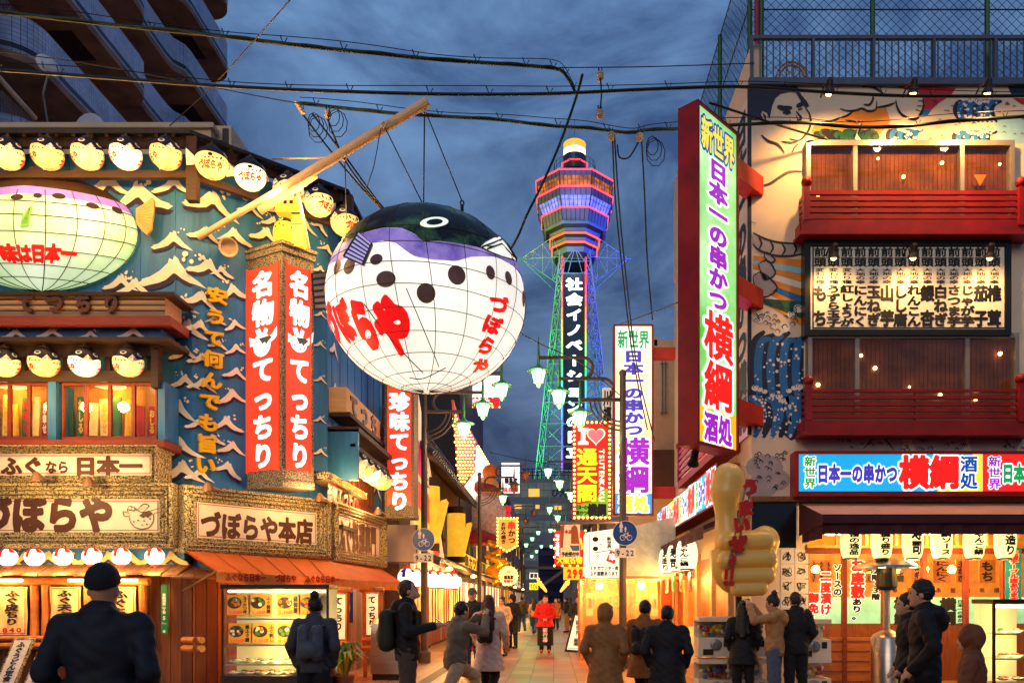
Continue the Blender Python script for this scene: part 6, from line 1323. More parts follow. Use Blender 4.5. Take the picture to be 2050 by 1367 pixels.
def case(label, x0, x1, ztop, zbase, Y0, dep, shelves, watts):
    t = thing('display_case', label, 'display case', ((x0+x1)/2, Y0, 0)); Y1 = Y0+dep; m_cf = M('case_frame', (50, 40, 32), .35, .5)
    b = MB(); b.box((x0-.03, Y0-.02, 0), (x1+.03, Y1+.02, zbase)); b.box((x0-.03, Y0-.03, ztop), (x1+.03, Y1, ztop+.07)); b.build('base', m_cf, t)
    for x in (x0, x1): b = MB(); b.box((x-.018, Y0-.012, zbase), (x+.018, Y0+.024, ztop)); b.build('post', m_cf, t)
    b = MB(); b.poly([(x0, Y1-.01, zbase), (x1, Y1-.01, zbase), (x1, Y1-.01, ztop), (x0, Y1-.01, ztop)]); b.build('back', M('case_back', (240, 224, 186), .5, var=.04), t)
    for z in shelves: b = MB(); b.box((x0+.02, Y0+.05, z-.012), (x1-.02, Y1-.02, z)); b.box((x0+.02, Y0+.04, z-.02), (x1-.02, Y0+.05, z+.004), 1); b.build('shelf', [glass_mat('shelf_glass', (226, 240, 230), .12), m_steel], t)
    b = MB(); b.poly([(x0, Y0, zbase), (x1, Y0, zbase), (x1, Y0, ztop), (x0, Y0, ztop)]); b.poly([(x0, Y1, zbase), (x0, Y0, zbase), (x0, Y0, ztop), (x0, Y1, ztop)]); b.build('glass', m_glass, t)
    b = MB(); b.tube([(x0+.06, Y0+.08, ztop-.04), (x1-.06, Y0+.08, ztop-.04)], .02, 8); b.build('tube_lamp', m_tube, t)
    for z in [ztop]+list(shelves): lamp('case_light', ((x0+x1)/2, Y0+.12, z-.09), watts, (255, 214, 136), .15, t)
    return t
p, q = W(446, 1178, 13.15), W(656, 1352, 13.15)
zsh = [W(0, y, 13.2).z for y in (1238, 1290, 1329)]
case('tall lit glass case of sample dishes under the orange awning', p.x, q.x, p.z, q.z, 13.15, .6, zsh, 11)
k = 0; wp = ('first from the corner', 'second from the corner', 'third from the corner', 'fourth from the corner', 'fifth from the corner', 'sixth from the corner', 'last by the bamboo pillar')
for y, xs, nm, cols in ((1329, (472, 500, 528, 556, 584, 614), 'on the middle shelf of the orange awning case', F1), (1352, (470, 498, 526, 556, 586, 616, 640), 'on the floor of the orange awning case', F2)):
    for i, x in enumerate(xs): dish('small dish %s %s' % (wp[i], nm), W(x, y-1, 13.36)+Vector((0, .0, .012)), .105, cols if i % 2 else F1[::-1], 'sample dishes in the orange awning case'); dish('rear dish %s %s' % (wp[i], nm), W(x+10, y-1, 13.36)+Vector((0, .24, .012)), .1, cols, 'sample dishes in the orange awning case')
pc = FP(13.68); cards = [(455, 1190, 42), (502, 1190, 42), (556, 1190, 42), (602, 1190, 40), (458, 1247, 44), (506, 1247, 44), (556, 1247, 40)]
for i, (x, y, w_) in enumerate(cards):
    b = MB(); slab(b, pc, pc.rect((x, y), (x+w_, y+40)), 0, .012, 0); u, z = pc.uz(x+w_*.36, y+16); disc(b, pc, u, z, .1, .016, 1, 16, 1.25); rc = random.Random(i)
    for _ in range(7): disc(b, pc, u+rc.uniform(-.09, .09), z+rc.uniform(-.06, .06), rc.uniform(.02, .036), .018+rc.uniform(0, .003), rc.choice((2, 3, 4)), 10)
    text(b, pc, ('1,300円', '2,500円', '2,000円', '3,500円', '3,500円', '6,000円', '4,500円')[i], pc.rect((x+3, y+31), (x+w_*.72, y+39)), .03, 5, .016); text(b, pc, ('ふぐかつ丼', 'ふぐ御膳', '鍋御膳', '造り盛り', '焼ふぐ膳', 'ふぐ刺し', '盛合せ')[i], pc.rect((x+w_*.76, y+3), (x+w_*.96, y+37)), .04, 6, .016, vert=True)
    tag(b.build('menu_card', [M('card_orange', (236, 166, 60), .6), M('tray_brown', (70, 30, 18), .5), m_paper, F1[0], F1[1], m_redl, m_ink]), 'orange picture menu card in the glass case, %s row, %s' % (('upper', 'lower')[i > 3], ('next to the dark post', 'second from the dark post', 'third from the dark post', 'behind the bun haired woman', 'next to the dark post', 'second from the dark post', 'third from the dark post')[i]), 'menu card', 'picture menu cards in the case')
p, q = W(1990, 1208, 12.2), W(2080, 1400, 12.2)
case('lit glass case of fried skewers at the picture edge by the teal banner', p.x, q.x, p.z, .25, 12.2, .6, (W(0, 1268, 12.2).z, W(0, 1318, 12.2).z), 9)
for i, (y, nm) in enumerate(((1267, 'upper shelf'), (1317, 'lower shelf'), (1362, 'floor'))):
    for j, x in enumerate((2008, 2036)): dish('skewer dish on the %s of the picture edge case, %s' % (nm, ('by the case post', 'cut by the frame')[j]), W(x, y, 12.45)+Vector((0, 0, .012)), .1, F2 if i else F1, 'sample dishes in the edge case')
# ------------------------------------------------------------------ capsule machines
def capsule_machine(label, x, y, z):
    t = thing('capsule_machine', label, 'vending machine', (x, y, z), 'capsule toy machines'); w, h = .27, .62
    b = MB(); b.box((x-w, y-.2, z), (x+w, y+.25, z+.3)); b.box((x-w, y-.22, z+h-.07), (x+w, y+.25, z+h)); b.box((x-w, y+.2, z+.3), (x+w, y+.25, z+h-.07)); b.build('body', M('machine_cream', (226, 206, 176), .4, var=.08), t)
    b = MB(); b.box((x-w+.01, y-.19, z+.3), (x+w-.01, y-.18, z+h-.07)); b.build('window', m_glass, t)
    b = MB(); rc = random.Random(int(x*91+z*37))
    for _ in range(24): b.ball((x+rc.uniform(-w+.06, w-.06), y+rc.uniform(-.12, .14), z+.34+rc.uniform(0, .14)), .04, 8, rc.randrange(4))
    b.build('capsules', [m_red, M('cap_yellow', (230, 190, 40), .3), M('cap_blue', (40, 90, 170), .3), m_white], t)
    b = MB(); b.lathe([(.09, 0), (.09, .03), (.05, .04)], (x, y-.2, z+.19), 16, axis=(0, -1, 0)); b.box((x-.015, y-.27, z+.13), (x+.015, y-.235, z+.25)); b.build('dial', m_gal, t)
    b = MB(); b.box((x-.2, y-.215, z+.03), (x-.04, y-.2, z+.12)); b.box((x+.12, y-.215, z+.16), (x+.2, y-.2, z+.26)); b.build('chute', m_black, t)
for i in range(2):
    for j in range(2): capsule_machine('capsule toy machine %s of the stack %s' % (('on the bottom', 'on the top')[j], ('left of the thumb pole', 'under the thumb pole')[i]), W(1428+i*70, 1300, 12.7).x, 12.7, j*.66)
for j in range(2): capsule_machine('capsule toy machine %s of the stack in front of the autograph board' % ('on the bottom', 'on the top')[j], W(1622, 1300, 12.9).x, 12.9, j*.62)
# ------------------------------------------------------------------ left side: orange awning, stall fittings along the alley
A_, B_, C2, D_ = W(368, 1099, 13.38), W(658, 1121, 15.55), W(764, 1138, 19.1), W(433, 1143, 12.75); E2, G_ = W(690, 1159, 14.6), W(806, 1166, 17.6)
t = thing('shop_awning', 'orange fabric awning sloping out below the stone framed signs', 'awning', A_); b = MB(); b.add([A_, B_, C2, G_, E2, D_], [(0, 5, 4, 1), (1, 4, 3, 2)]); b.add([p-Vector((0, 0, .03)) for p in (A_, B_, C2, G_, E2, D_)], [(1, 4, 5, 0), (2, 3, 4, 1)])
for k in range(1, 6):
    f_ = k/6; b.tube([A_.lerp(B_, f_)+Vector((0, 0, .012)), D_.lerp(E2, f_)+Vector((0, 0, .012))], .012, 4)
b.build('canopy', M('orange_canvas', (176, 80, 16), .75, var=.15, scale=2), t)
b = MB(); dz = Vector((0, 0, -.17)); b.add([D_, E2, G_, G_+dz, E2+dz, D_+dz], [(0, 1, 4, 5), (1, 2, 3, 4)])
q = Pl((D_.x, D_.y), (E2.x, E2.y)); L_ = q.len
for f0, s in ((.06, 'ふぐなら日本一'), (.42, 'づぼらや'), (.66, 'ふぐなら日本一')): text(b, q, s, (L_*f0, D_.z-.155, L_*(f0+len(s)*.042), D_.z-.02), .05, 1, .012)
b.build('valance', [M('valance_orange', (226, 130, 56), .7), m_red], t)
b = MB(); b.tube([D_, W(366, 1182, 13.8)], .018, 6); b.tube([E2.lerp(D_, .15), W(640, 1185, 15.4)], .018, 6); b.tube([G_, W(735, 1185, 18)], .018, 6); b.build('arm', m_steel, t)
lamp('awning_light', D_.lerp(E2, .55)+Vector((.15, .3, -.12)), 60, (255, 150, 60), .15, t); lamp('awning_light', E2.lerp(G_, .5)+Vector((-.2, .1, -.12)), 40, (255, 150, 60), .15, t)
def banner_frame(label, x0, x1, y0, y1, s, price, Y=13.7):
    pl = FP(Y); t = thing('menu_banner', label, 'banner', W((x0+x1)/2, y1, Y), 'menu banners in log frames'); r_ = pl.rect((x0, y0), (x1, y1)); u0, z0, u1, z1 = r_
    b = MB()
    for u in (u0-.1, u1+.1): b.tube([pl.at(u, z0-.15, -.02), pl.at(u, (z0+z1)/2, -.03), pl.at(u, z1+.1, -.02)], [.075, .065, .07], 8)
    b.tube([pl.at(u0-.24, z1+.1, .03), pl.at(u1+.24, z1+.09, .03)], .07, 8); b.build('frame', m_lg, t)
    b = MB(); n = 8; vs = [pl.at(u0+(u1-u0)*i/n, z0+(z1-z0)*j/n, .02+.012*sin(i*1.7+j*1.1)) for j in range(n+1) for i in range(n+1)]; b.add(vs, [(j*(n+1)+i, j*(n+1)+i+1, (j+1)*(n+1)+i+1, (j+1)*(n+1)+i) for j in range(n) for i in range(n)], 0)
    for q in ((u0+.02, z0+.02, u0+.032, z1-.02), (u1-.032, z0+.02, u1-.02, z1-.02), (u0+.02, z0+.02, u1-.02, z0+.032), (u0+.02, z1-.032, u1-.02, z1-.02)): sheet(b, pl, q, .04, 1)
    b.build('cloth', [M('amber_cloth', (238, 196, 136), .8, var=.08), m_red], t)
    b = MB(); w_ = (u1-u0); h = z1-z0; text(b, pl, s, (u0+w_*.26, z0+h*.2, u1-w_*.26, z1-h*.06), .055, 0, .045, vert=True); text(b, pl, price, (u0+w_*.14, z0+h*.04, u1-w_*.14, z0+h*.17), .05, 1, .045); b.build('lettering', [m_ink, m_red], t)
m_lg = MATS['peeled_log']
banner_frame('amber menu banner in a log frame priced 840', -2, 56, 1174, 1270, 'ふぐ皮ちり', '840'); banner_frame('amber menu banner in a log frame priced 1,200', 102, 163, 1174, 1270, 'ふぐ天ぷら', '1,200'); banner_frame('amber menu banner in a log frame half hidden by the man in the dark cap', 214, 273, 1174, 1270, 'ふぐちり', '1,800')
for i, (x0, x1, s, pr_) in enumerate(((-8, 26, 'ふぐうどん定食', '900'), (50, 84, 'にぎりずし定食', '1,000'))):
    t = thing('menu_board', ('leaning white menu board cut by the picture edge', 'leaning white menu board priced 1,000 in a stone edged frame')[i], 'menu board', W((x0+x1)/2, 1367, 12.9)-Vector((0, 0, .2)), 'leaning menu boards'); pl = FP(12.9); b = MB(); o_ = 22
    tr = lambda u, v: pl.at(pl.uz(x0, 1300)[0]+(pl.uz(x1, 1300)[0]-pl.uz(x0, 1300)[0])*u+.17*(v-.15), W(0, 1380, 12.9).z+(W(0, 1282, 12.9).z-W(0, 1380, 12.9).z)*v, -.25*v)
    b.prism([tr(-.12, -.05), tr(1.12, -.05), tr(1.12, 1.04), tr(-.12, 1.04)], (0, .04, 0)); b.build('frame', m_stone, t)
    b = MB(); b.poly([tr(0, 0)+Vector((0, -.012, 0)), tr(1, 0)+Vector((0, -.012, 0)), tr(1, 1)+Vector((0, -.012, 0)), tr(0, 1)+Vector((0, -.012, 0))]); b.build('panel', M('board_cream', (240, 220, 190), .6), t)
    b = MB(); text(b, None, s, (.25, .16, .75, .97), .05, 0, 0, vert=True, fn=lambda u, v, o: tr(u, v)+Vector((0, -.02-o, 0))); text(b, None, pr_, (.15, .02, .85, .13), .05, 1, 0, fn=lambda u, v, o: tr(u, v)+Vector((0, -.02-o, 0))); b.build('lettering', [m_ink, m_red], t)
pl = FP(13.8); t = thing('address_plate', 'narrow green street address plate with white writing on the timber wall', 'sign', W(329, 1268, 13.8)); b = MB(); slab(b, pl, pl.rect((323, 1170), (336, 1268)), -.01, .01, 0); b.build('plate', M('plate_green', (14, 124, 74), .35), t)
b = MB(); text(b, pl, '恵美須東二丁目', pl.rect((326, 1187), (333, 1228)), .05, 0, .016, vert=True); text(b, pl, '5', pl.rect((325, 1231), (334, 1241)), .04, 0, .016); text(b, pl, 'Ebisu', pl.rect((325, 1244), (334, 1249)), .03, 0, .016); u, z = pl.uz(329.5, 1263); disc(b, pl, u, z, .025, .016); b.build('lettering', m_white, t)
# alley fittings: pillars of bamboo, blue noren, menu lanterns, steel cooler
for i, (x, y, Y, lb) in enumerate(((678, 1180, 14.3, 'leaning lit menu post in a bamboo frame beside the glass case'), (745, 1180, 16.0, 'lit menu post in a bamboo frame above the steel cooler'))):
    c = W(x, 1330, Y); t = thing('menu_post', lb, 'sign', (c.x, Y, 0)); z1 = W(x, y, Y).z; b = MB()
    for dx in (-.14, .14): b.tube([(c.x+dx, Y, 0), (c.x+dx*1.15, Y, z1)], .04, 8)
    b.tube([(c.x-.24, Y-.02, z1), (c.x+.24, Y-.02, z1)], .055, 8); b.tube([(c.x-.2, Y-.03, .75), (c.x+.2, Y-.03, .75)], .06, 8); b.tube([(c.x-.2, Y-.03, .6), (c.x+.2, Y-.03, .6)], .06, 8); b.build('frame', m_lg, t)
    q = FP(Y-.01); b = MB(); slab(b, q, (40+c.x-.11, .85, 40+c.x+.11, z1-.08), -.04, 0); b.build('panel', EM('post_panel', (255, 226, 166), .8, .2, 6), t); b = MB(); text(b, q, 'てっちり', (40+c.x-.08, 1.0, 40+c.x+.08, z1-.12), .05, 0, .01, vert=True); b.build('lettering', m_ink, t)
c = W(697, 1178, 14.9); t = thing('noren_curtain', 'short blue curtain with a white character hanging beside the alley door', 'curtain', c); q = FP(14.9); b = MB(); r_ = q.rect((689, 1178), (706, 1246)); n = 8; vs = [q.at(r_[0]+(r_[2]-r_[0])*i/n, z, .03*sin(i*1.4)) for z in (r_[3], r_[1]) for i in range(n+1)]; b.add(vs, [(i, i+1, n+2+i, n+1+i) for i in range(n)]); b.build('cloth', M('indigo_cloth', (30, 52, 130), .8), t); b = MB(); letter(b, 'り', q.at, (r_[0]+.02, r_[1]+.1, r_[2]-.02, r_[3]-.2), .07, 0, .05); b.build('lettering', m_white, t)
p, q = W(742, 1236, 15.4), W(800, 1338, 15.4); t = thing('steel_cooler', 'curved brushed steel cooler standing by the alley door', 'cooler', (p.x, 15.4, 0)); b = MB(); zt = p.z; prof = [(0, .12), (0, zt-.3), (.06, zt-.12), (.2, zt-.02), (.7, zt), (.7, .12)]
b.prism([(p.x, 15.4+y, z) for y, z in prof], (q.x-p.x, 0, 0)); b.build('body', m_steel, t); b = MB(); b.box((p.x+.02, 15.45, 0), (q.x-.02, 16.05, .12)); b.build('base', m_black, t)
for i, (x, y, Y) in enumerate(((690, 1345, 13.6),)):
    c = W(x, 1372, Y); c.z = 0; t = thing('potted_plant', 'leafy yellow green plant in a pot beside the glass case', 'plant', c); b = MB(); b.lathe([(.13, 0), (.17, .26), (.15, .26), (0, .24)], c, 14); b.build('pot', M('clay_pot', (130, 70, 40), .7), t); b = MB(); rp = random.Random(6)
    for k in range(46):
        a = rp.uniform(0, 6.28); L_ = rp.uniform(.2, .5); h = rp.uniform(.3, .6); d = Vector((cos(a), sin(a), 0)); s = Vector((-d.y, d.x, 0))*rp.uniform(.02, .04); p0 = c+Vector((0, 0, .24))+d*.03; p1 = p0+d*L_*.5+Vector((0, 0, h)); p2 = p0+d*L_+Vector((0, 0, h*.7)); b.add([p0, p1+s, p2, p1-s], [(0, 1, 2, 3)], rp.randrange(2))
    b.build('leaves', [M('leaf_yellow', (170, 150, 40), .5), M('leaf_green', (70, 104, 30), .5)], t)
# alley side upper fittings of the blue restaurant
b = MB(); o = LS.moved(.0)
def lsbox(u0, u1, z0, z1, d0, d1, m=0): slab(b, LS, (u0, z0, u1, z1), d0, d1, m)
lsbox(.0, 4.2, 4.85, 4.95, 0, .62, 1); lsbox(.1, 4.2, 5.25, 5.75, 0, .35, 0); lsbox(.1, 4.2, 5.18, 5.26, 0, .42, 1); lsbox(.4, 3.4, 2.98, 3.06, 0, .2, 1); lsbox(0, 4.2, 4.55, 4.62, .45, .55, 1); lsbox(0, .1, 3.9, 4.9, 0, .6, 2)
b.build('side_fascia', [MATS['pale_boards'], m_dwood, m_teal], rest)
for u in (.55, 1.4, 2.25, 3.1): b = MB(); lsbox(u, u+.72, 3.08, 4.4, .0, .03, 0); lsbox(u, u+.05, 3.08, 4.4, .03, .06, 1); lsbox(u+.67, u+.72, 3.08, 4.4, .03, .06, 1); lsbox(u+.33, u+.38, 3.08, 4.4, .03, .055, 1); lsbox(u+.05, u+.67, 3.75, 3.8, .03, .055, 1); b.build('side_window', [EM('dim_room', (130, 66, 26), .25, .5, 2), m_redwood], rest)
b = MB()
for i, ch in enumerate('てつちり'): letter(b, ch, LS.at, (.35+i*.9, 5.28, .95+i*.9, 5.73), .06, 0, .37, .02)
b.build('side_letters', m_brown, rest)
for k in range(5): puffer_lantern('small puffer lantern in the alley row over the dark windows, %s' % ('nearest the corner', 'second from the corner', 'middle one', 'fourth from the corner', 'farthest from the corner')[k], (-3.98, 16.1+k*.62, 4.32), .24, -60+k*4, (m_lant, m_lanta, m_lanth)[k % 3], 8, 'puffer lanterns over the alley windows')
# ------------------------------------------------------------------ lamp posts with three hatted lanterns
m_post = M('post_grey_brown', (96, 84, 72), .45, .4, .2, 4); m_hat_glow = M('hat_green_glow', (70, 140, 80), .4, .2); m_lg2 = EM('lamp_glass', (196, 255, 220), 2.2, .05)  # hats of lit lanterns carry the lamp's green glow in their colour
def lamp_post(label, x, y, s, lit, z_arm=6.2, watts=14, unlit=()):
    t = thing('street_lamp', label, 'street lamp', (x, y, 0), 'three armed street lamps along the alley')
    b = MB(); b.tube([(x, y, 0), (x, y, 2.6), (x, y, z_arm+.55)], [.095, .085, .07], 12); b.ball((x, y, z_arm+.6), .09, 10); b.lathe([(.16, 0), (.16, .25), (.1, .3)], (x, y, 0), 14); b.lathe([(.1, 2.58), (.1, 2.66)], (x, y, 0), 12); b.build('pole', m_post, t)
    b = MB(); A = lambda d, z: Vector((x+s*d, y, z_arm+z))
    b.tube([A(0, 0), A(.98, 0)], .045, 8)
    for st in (0, 1):
        z0 = st*.48; d0 = .5+st*.47; b.tube([A(d0, z0)]+[A(d0-.06-.22*sin(pi*k/10), z0+.24-.24*cos(pi*k/10)) for k in range(0, 11)]+[A(d0+.95-.0, z0+.48)], .04, 8)
    for k in range(3): b.tube([A(.55+k*.1-0, 0)]+[A((.55+k*.1)*cos(pi/2*q/8), -(.5+k*.1)*sin(pi/2*q/8)) for q in range(1, 9)], .02, 6)
    b.build('arm', m_post, t)
    for i in range(3):
        c = A(.98+i*.47, i*.48-.02); on = lit and i not in unlit
        b = MB(); b.tube([c+Vector((0, 0, .5)), c+Vector((0, 0, .1)), c+Vector((0, 0, -.16))], [.008, .035, .03], 8); b.lathe([(.03, -.14), (.1, -.2), (.26, -.27), (.265, -.29), (.12, -.28)], c, 14); b.lathe([(.09, -.56), (.06, -.6), (.02, -.66)], c, 8)
        for k in range(6): a = k*pi/3; b.tube([c+Vector((.172*cos(a), .172*sin(a), -.28)), c+Vector((.105*cos(a), .105*sin(a), -.57))], .009, 4)
        ln = b.build('lantern', m_hat_glow if on else m_post, t); b = MB(); b.lathe([(.155, -.285), (.16, -.32), (.095, -.56)], c, 6); b.build('glass', m_lg2 if on else M('amber_glass', (160, 96, 60), .3), ln)
        if on and watts: lamp('lantern_light', c+Vector((0, -.05, -.72)), watts, (255, 232, 190), .1, t)
    return t
lamp_post('grey lamp post with three lit green lanterns under the giant fish, left of the alley', -3.2, 19.8, 1, True, 6.2)
lamp_post('brown lamp post with three lit green lanterns in front of the tall yellow sign', 1.58, 18.2, -1, True, 6.1)
for k, (y, lb, un) in enumerate(((33.5, 'second lamp post on the left of the alley, one lantern lit', (1, 2)), (48, 'third lamp post down the left side of the alley, all lanterns dark', (0, 1, 2)), (62, 'fourth lamp post down the left side of the alley', ()), (78, 'farthest lamp post on the left of the alley', ()))): lamp_post(lb, -3.1, y, 1, True, 6.2, 9 if y < 60 else 0, un)
for k, (y, lb, un) in enumerate(((32.5, 'second lamp post on the right of the alley, behind the heart sign', ()), (46, 'third lamp post down the right side of the alley', ()), (60, 'fourth lamp post down the right side of the alley', ()), (78, 'farthest lamp post on the right of the alley', ()))): lamp_post(lb, 1.7, y, -1, True, 6.2, 9 if y < 60 else 0, un)
m_sblue = M('sign_blue', (14, 72, 150), .35, var=.05)
def path_sign(label, x, y, zc, r=.285):
    t = thing('path_sign', label, 'sign', (x, y, zc-.6), 'round blue footpath signs'); pl = FP(y); u0 = x+40
    b = MB(); n = 32; b.prism([pl.at(u0+r*cos(2*pi*k/n), zc+r*sin(2*pi*k/n), 0) for k in range(n)], (0, .02, 0), 1); disc(b, pl, u0, zc, r*.95, .004, 0, n)
    P_ = lambda pts: [(u0+a*r, zc+c_*r) for a, c_ in pts]
    for ox, k in ((-.32, 1.), (.02, .55)):
        base = .08; h = .72*k; disc(b, pl, u0+ox*r, zc+(base+h)*r, .08*k*r*1.1, .008, 1, 10); b.poly([pl.at(u0+(ox+a*k)*r, zc+(base+c_*h)*r, .008) for a, c_ in ((-.1, 0), (-.02, 0), (0, .42), (.02, 0), (.1, 0), (.09, .5), (.16, .48), (.11, .88), (-.11, .88), (-.16, .48), (-.09, .5))], 1)
    for ox in (-.2, .34): stroke(b, pl, P_([(ox+.2*cos(a*pi/7), -.36+.2*sin(a*pi/7)) for a in range(15)]), .014, .008, 1, True)
    for ln in ([(-.2, -.36), (-.06, -.08), (.22, -.08), (.34, -.36)], [(-.06, -.08), (.06, -.36), (.24, -.06)], [(-.2, -.36), (.06, -.36)], [(.24, -.06), (.2, .04), (.28, .05)], [(-.14, -.02), (0, -.03)]): stroke(b, pl, P_(ln), .014, .008, 1, True)
    b.build('disc', [m_sblue, m_white], t)
    b = MB(); slab(b, pl, (u0-.24, zc-r-.27, u0+.24, zc-r-.05), -.012, 0, 0); text(b, pl, '9-22', (u0-.21, zc-r-.25, u0+.21, zc-r-.07), .03, 1, .006); b.build('hours_plate', [m_white, m_ink], t)
    return t
path_sign('round blue footpath sign on the left grey lamp post with hours plate', -3.2, 19.66, W(0, 1080, 19.7).z); path_sign('round blue footpath sign on the right brown lamp post with hours plate', 1.58+.04, 18.06, W(0, 1067, 18.1).z)
# ------------------------------------------------------------------ bulbs as parts
def bulbs(t, pts, r, mat, name='bulb'):
    b = MB(); b.ball((0, 0, 0), r, 8); me = b.build(name, mat).data; o0 = [o for o in S.objects if o.data == me][0]; bpy.data.objects.remove(o0)
    off = Vector(t.location); pts = list(pts)
    for p in pts[:100]: o = bpy.data.objects.new(name, me); COL.objects.link(o); o.parent = t; o.location = Vector(p)-off
    if len(pts) > 100:
        b = MB()
        for p in pts[100:]: b.ball(p, r, 6)
        o = b.build('bulb_field', mat, t); o['kind'] = 'stuff'
def along(poly, step):
    out = []
    for a, c_ in zip(poly, poly[1:]+poly[:1]):
        n = max(1, round((Vector(c_)-Vector(a)).length/step)); out += [Vector(a).lerp(Vector(c_), k/n) for k in range(n)]
    return out
m_sb = EM('sign_bulb', (255, 196, 100), 4.5)
Yk = 20.8; pl = FP(Yk); r_ = pl.rect((1146, 842), (1224, 1040)); t = thing('bulb_sign', 'red bulb edged sign with a heart and yellow characters left of the tall yellow sign', 'sign', pl.at((r_[0]+r_[2])/2, r_[1])); u0, z0, u1, z1 = r_
b = MB(); slab(b, pl, r_, -.25, 0); b.build('box', M('sign_maroon', (140, 20, 20), .5), t); b = MB(); e_ = .1; sheet(b, pl, (u0+e_, z0+e_, u1-e_, z1-e_), .006, 0); trace(b, pl, [(1153, 1036), (1153, 1010), (1190, 1004), (1208, 980), (1217, 978), (1217, 1036)], .009, 1); b.build('panel', [EM('lit_crimson', (206, 24, 22), .75, .08), EM('lit_lime', (120, 176, 40), .65)], t)
b = MB(); hx, hy = pl.uz(1193, 872); hp = [(hx+.0125*(16*sin(a)**3)*1.05, hy+.0135*(13*cos(a)-5*cos(2*a)-2*cos(3*a)-cos(4*a))) for a in [2*pi*k/28 for k in range(28)]]
b.poly([pl.at(hx+(u-hx)*1.17, hy+(z-hy)*1.17, .012) for u, z in hp][::-1], 1); b.poly([pl.at(u, z, .016) for u, z in hp][::-1], 2)
trace(b, pl, [(1157, 856), (1178, 856), (1178, 862), (1172, 864), (1172, 882), (1178, 884), (1178, 890), (1157, 890), (1157, 884), (1163, 882), (1163, 864), (1157, 862)], .014, 1)
text(b, pl, '通天閣', pl.rect((1154, 896), (1196, 1005)), .036, 0, .014, vert=True, out=.03, mo=4)
for i, ch in enumerate('TSUTENKAKU'): r2 = pl.rect((1198, 898+i*10.6), (1212, 898+i*10.6+10.6)); letter(b, ch, pl.at, r2, .05, 1, .014, rot=True)
text(b, pl, '日本一の', pl.rect((1153, 1010), (1175, 1020)), .05, 3, .014); text(b, pl, '串かつ', pl.rect((1153, 1021), (1175, 1032)), .05, 3, .014); text(b, pl, '横綱', pl.rect((1176, 1008), (1214, 1034)), .07, 3, .014)
b.build('lettering', [EM('sign_yellow_letter', (255, 222, 30), .95), EM('sign_cream_letter', (246, 240, 210), .95), EM('heart_pink', (240, 110, 120), .8), m_ink, m_red], t)
h_ = .05; bulbs(t, along([pl.at(u0+h_, z0+h_, .03), pl.at(u1-h_, z0+h_, .03), pl.at(u1-h_, z1-h_, .03), pl.at(u0+h_, z1-h_, .03)], .115), .034, m_sb)
# ------------------------------------------------------------------ farther down the alley
m_grw = M('grey_render', (120, 112, 108), .8, var=.2); m_brw = M('brown_render', (96, 72, 56), .8, var=.25); m_drk = M('dark_render', (42, 42, 50), .7, var=.25)
m_glow = EM('shop_glow', (255, 186, 92), .95, .5, .9, evar=(1.1, .35, 1.5)); m_glw2 = EM('shop_glow_white', (255, 228, 186), 1.25, .3, .9, evar=(1., .5, 1.3))
def side_plane(s, y0, y1, x): return Pl((-x, y0), (-x, y1)) if s < 0 else Pl((x, y1), (x, y0))
def shop(label, s, y0, y1, x, h, wall, glow, awn, sign=None, scol=None, lcol=None, win=2):
    t = thing('shop_building', label, 'building', (s*x, (y0+y1)/2, 0)); pl = side_plane(s, y0, y1, x); L_ = y1-y0
    b = MB(); b.prism([(s*x, y0, 0), (s*(x+6), y0, 0), (s*(x+6), y1, 0), (s*x, y1, 0)], (0, 0, h)); slab(b, pl, (0, h-.2, L_, h+.1), -.1, .12); b.build('wall', wall, t)
    n = max(2, int(L_/2.2))
    for k in range(n):
        b = MB(); slab(b, pl, (L_*k/n+.12, .1, L_*(k+1)/n-.12, 2.35), 0, .03, 0)
        for j in range(1, 4): u = L_*k/n+.12+(L_/n-.24)*j/4; slab(b, pl, (u-.025, .1, u+.025, 2.35), .03, .06, 1)
        slab(b, pl, (L_*k/n+.12, .1, L_*(k+1)/n-.12, .7), .03, .055, 1); b.build('shop_window', [glow, m_redwood], t)
    for f_ in range(win):
        z = 3.7+f_*2.6
        if z+1.5 > h: break
        for k in range(n): b = MB(); slab(b, pl, (L_*(k+.2)/n, z, L_*(k+.8)/n, z+1.3), 0, .03, 0 if (k+f_) % 3 else 1); slab(b, pl, (L_*(k+.49)/n, z, L_*(k+.51)/n, z+1.3), .03, .06, 2); b.build('upper_window', [M('night_glass', (36, 42, 56), .15, spec=.8), m_glow, m_alu], t)
    if awn: b = MB(); b.prism([pl.at(0, 2.95, 0), pl.at(0, 2.62, .8), pl.at(0, 2.45, .8), pl.at(0, 2.8, 0)], pl.u*L_); b.build('awning', awn, t)
    if sign:
        b = MB(); slab(b, pl, (.2, 2.98, L_-.2, 3.6), 0, .15, 0); text(b, pl, sign, (.4, 3.0, L_-.4, 3.58), .06, 1, .158); b.build('fascia_sign', [scol, lcol], t)
    return t
m_fs1 = EM('fascia_cream', (250, 226, 176), .8); m_fs2 = EM('fascia_red', (220, 40, 30), .8); m_fs3 = EM('fascia_yellow', (250, 200, 50), .85)
shop('low cream fronted shop next to the blue restaurant, lit windows under striped lanterns', -1, 20.75, 26, 4.0, 6.6, m_brw, m_glow, None, None, win=0)
shop('timber shop with dark tiled roofs and big golden barrels', -1, 26.05, 34.5, 4.1, 6.2, m_brw, m_glow, None, None, win=1)
shop('dark building with a bulb covered panel on the left of the alley', -1, 34.6, 46, 4.05, 12.6, m_drk, m_glw2, m_redwood, '串カツ居酒屋', m_fs3, m_ink, 1)
shop('grey building with a bright yellow fascia on the left side', -1, 46.1, 58, 3.9, 9., m_grw, m_glw2, M('awn_green', (40, 90, 50)), '寿司居酒屋', m_fs3, m_ink)
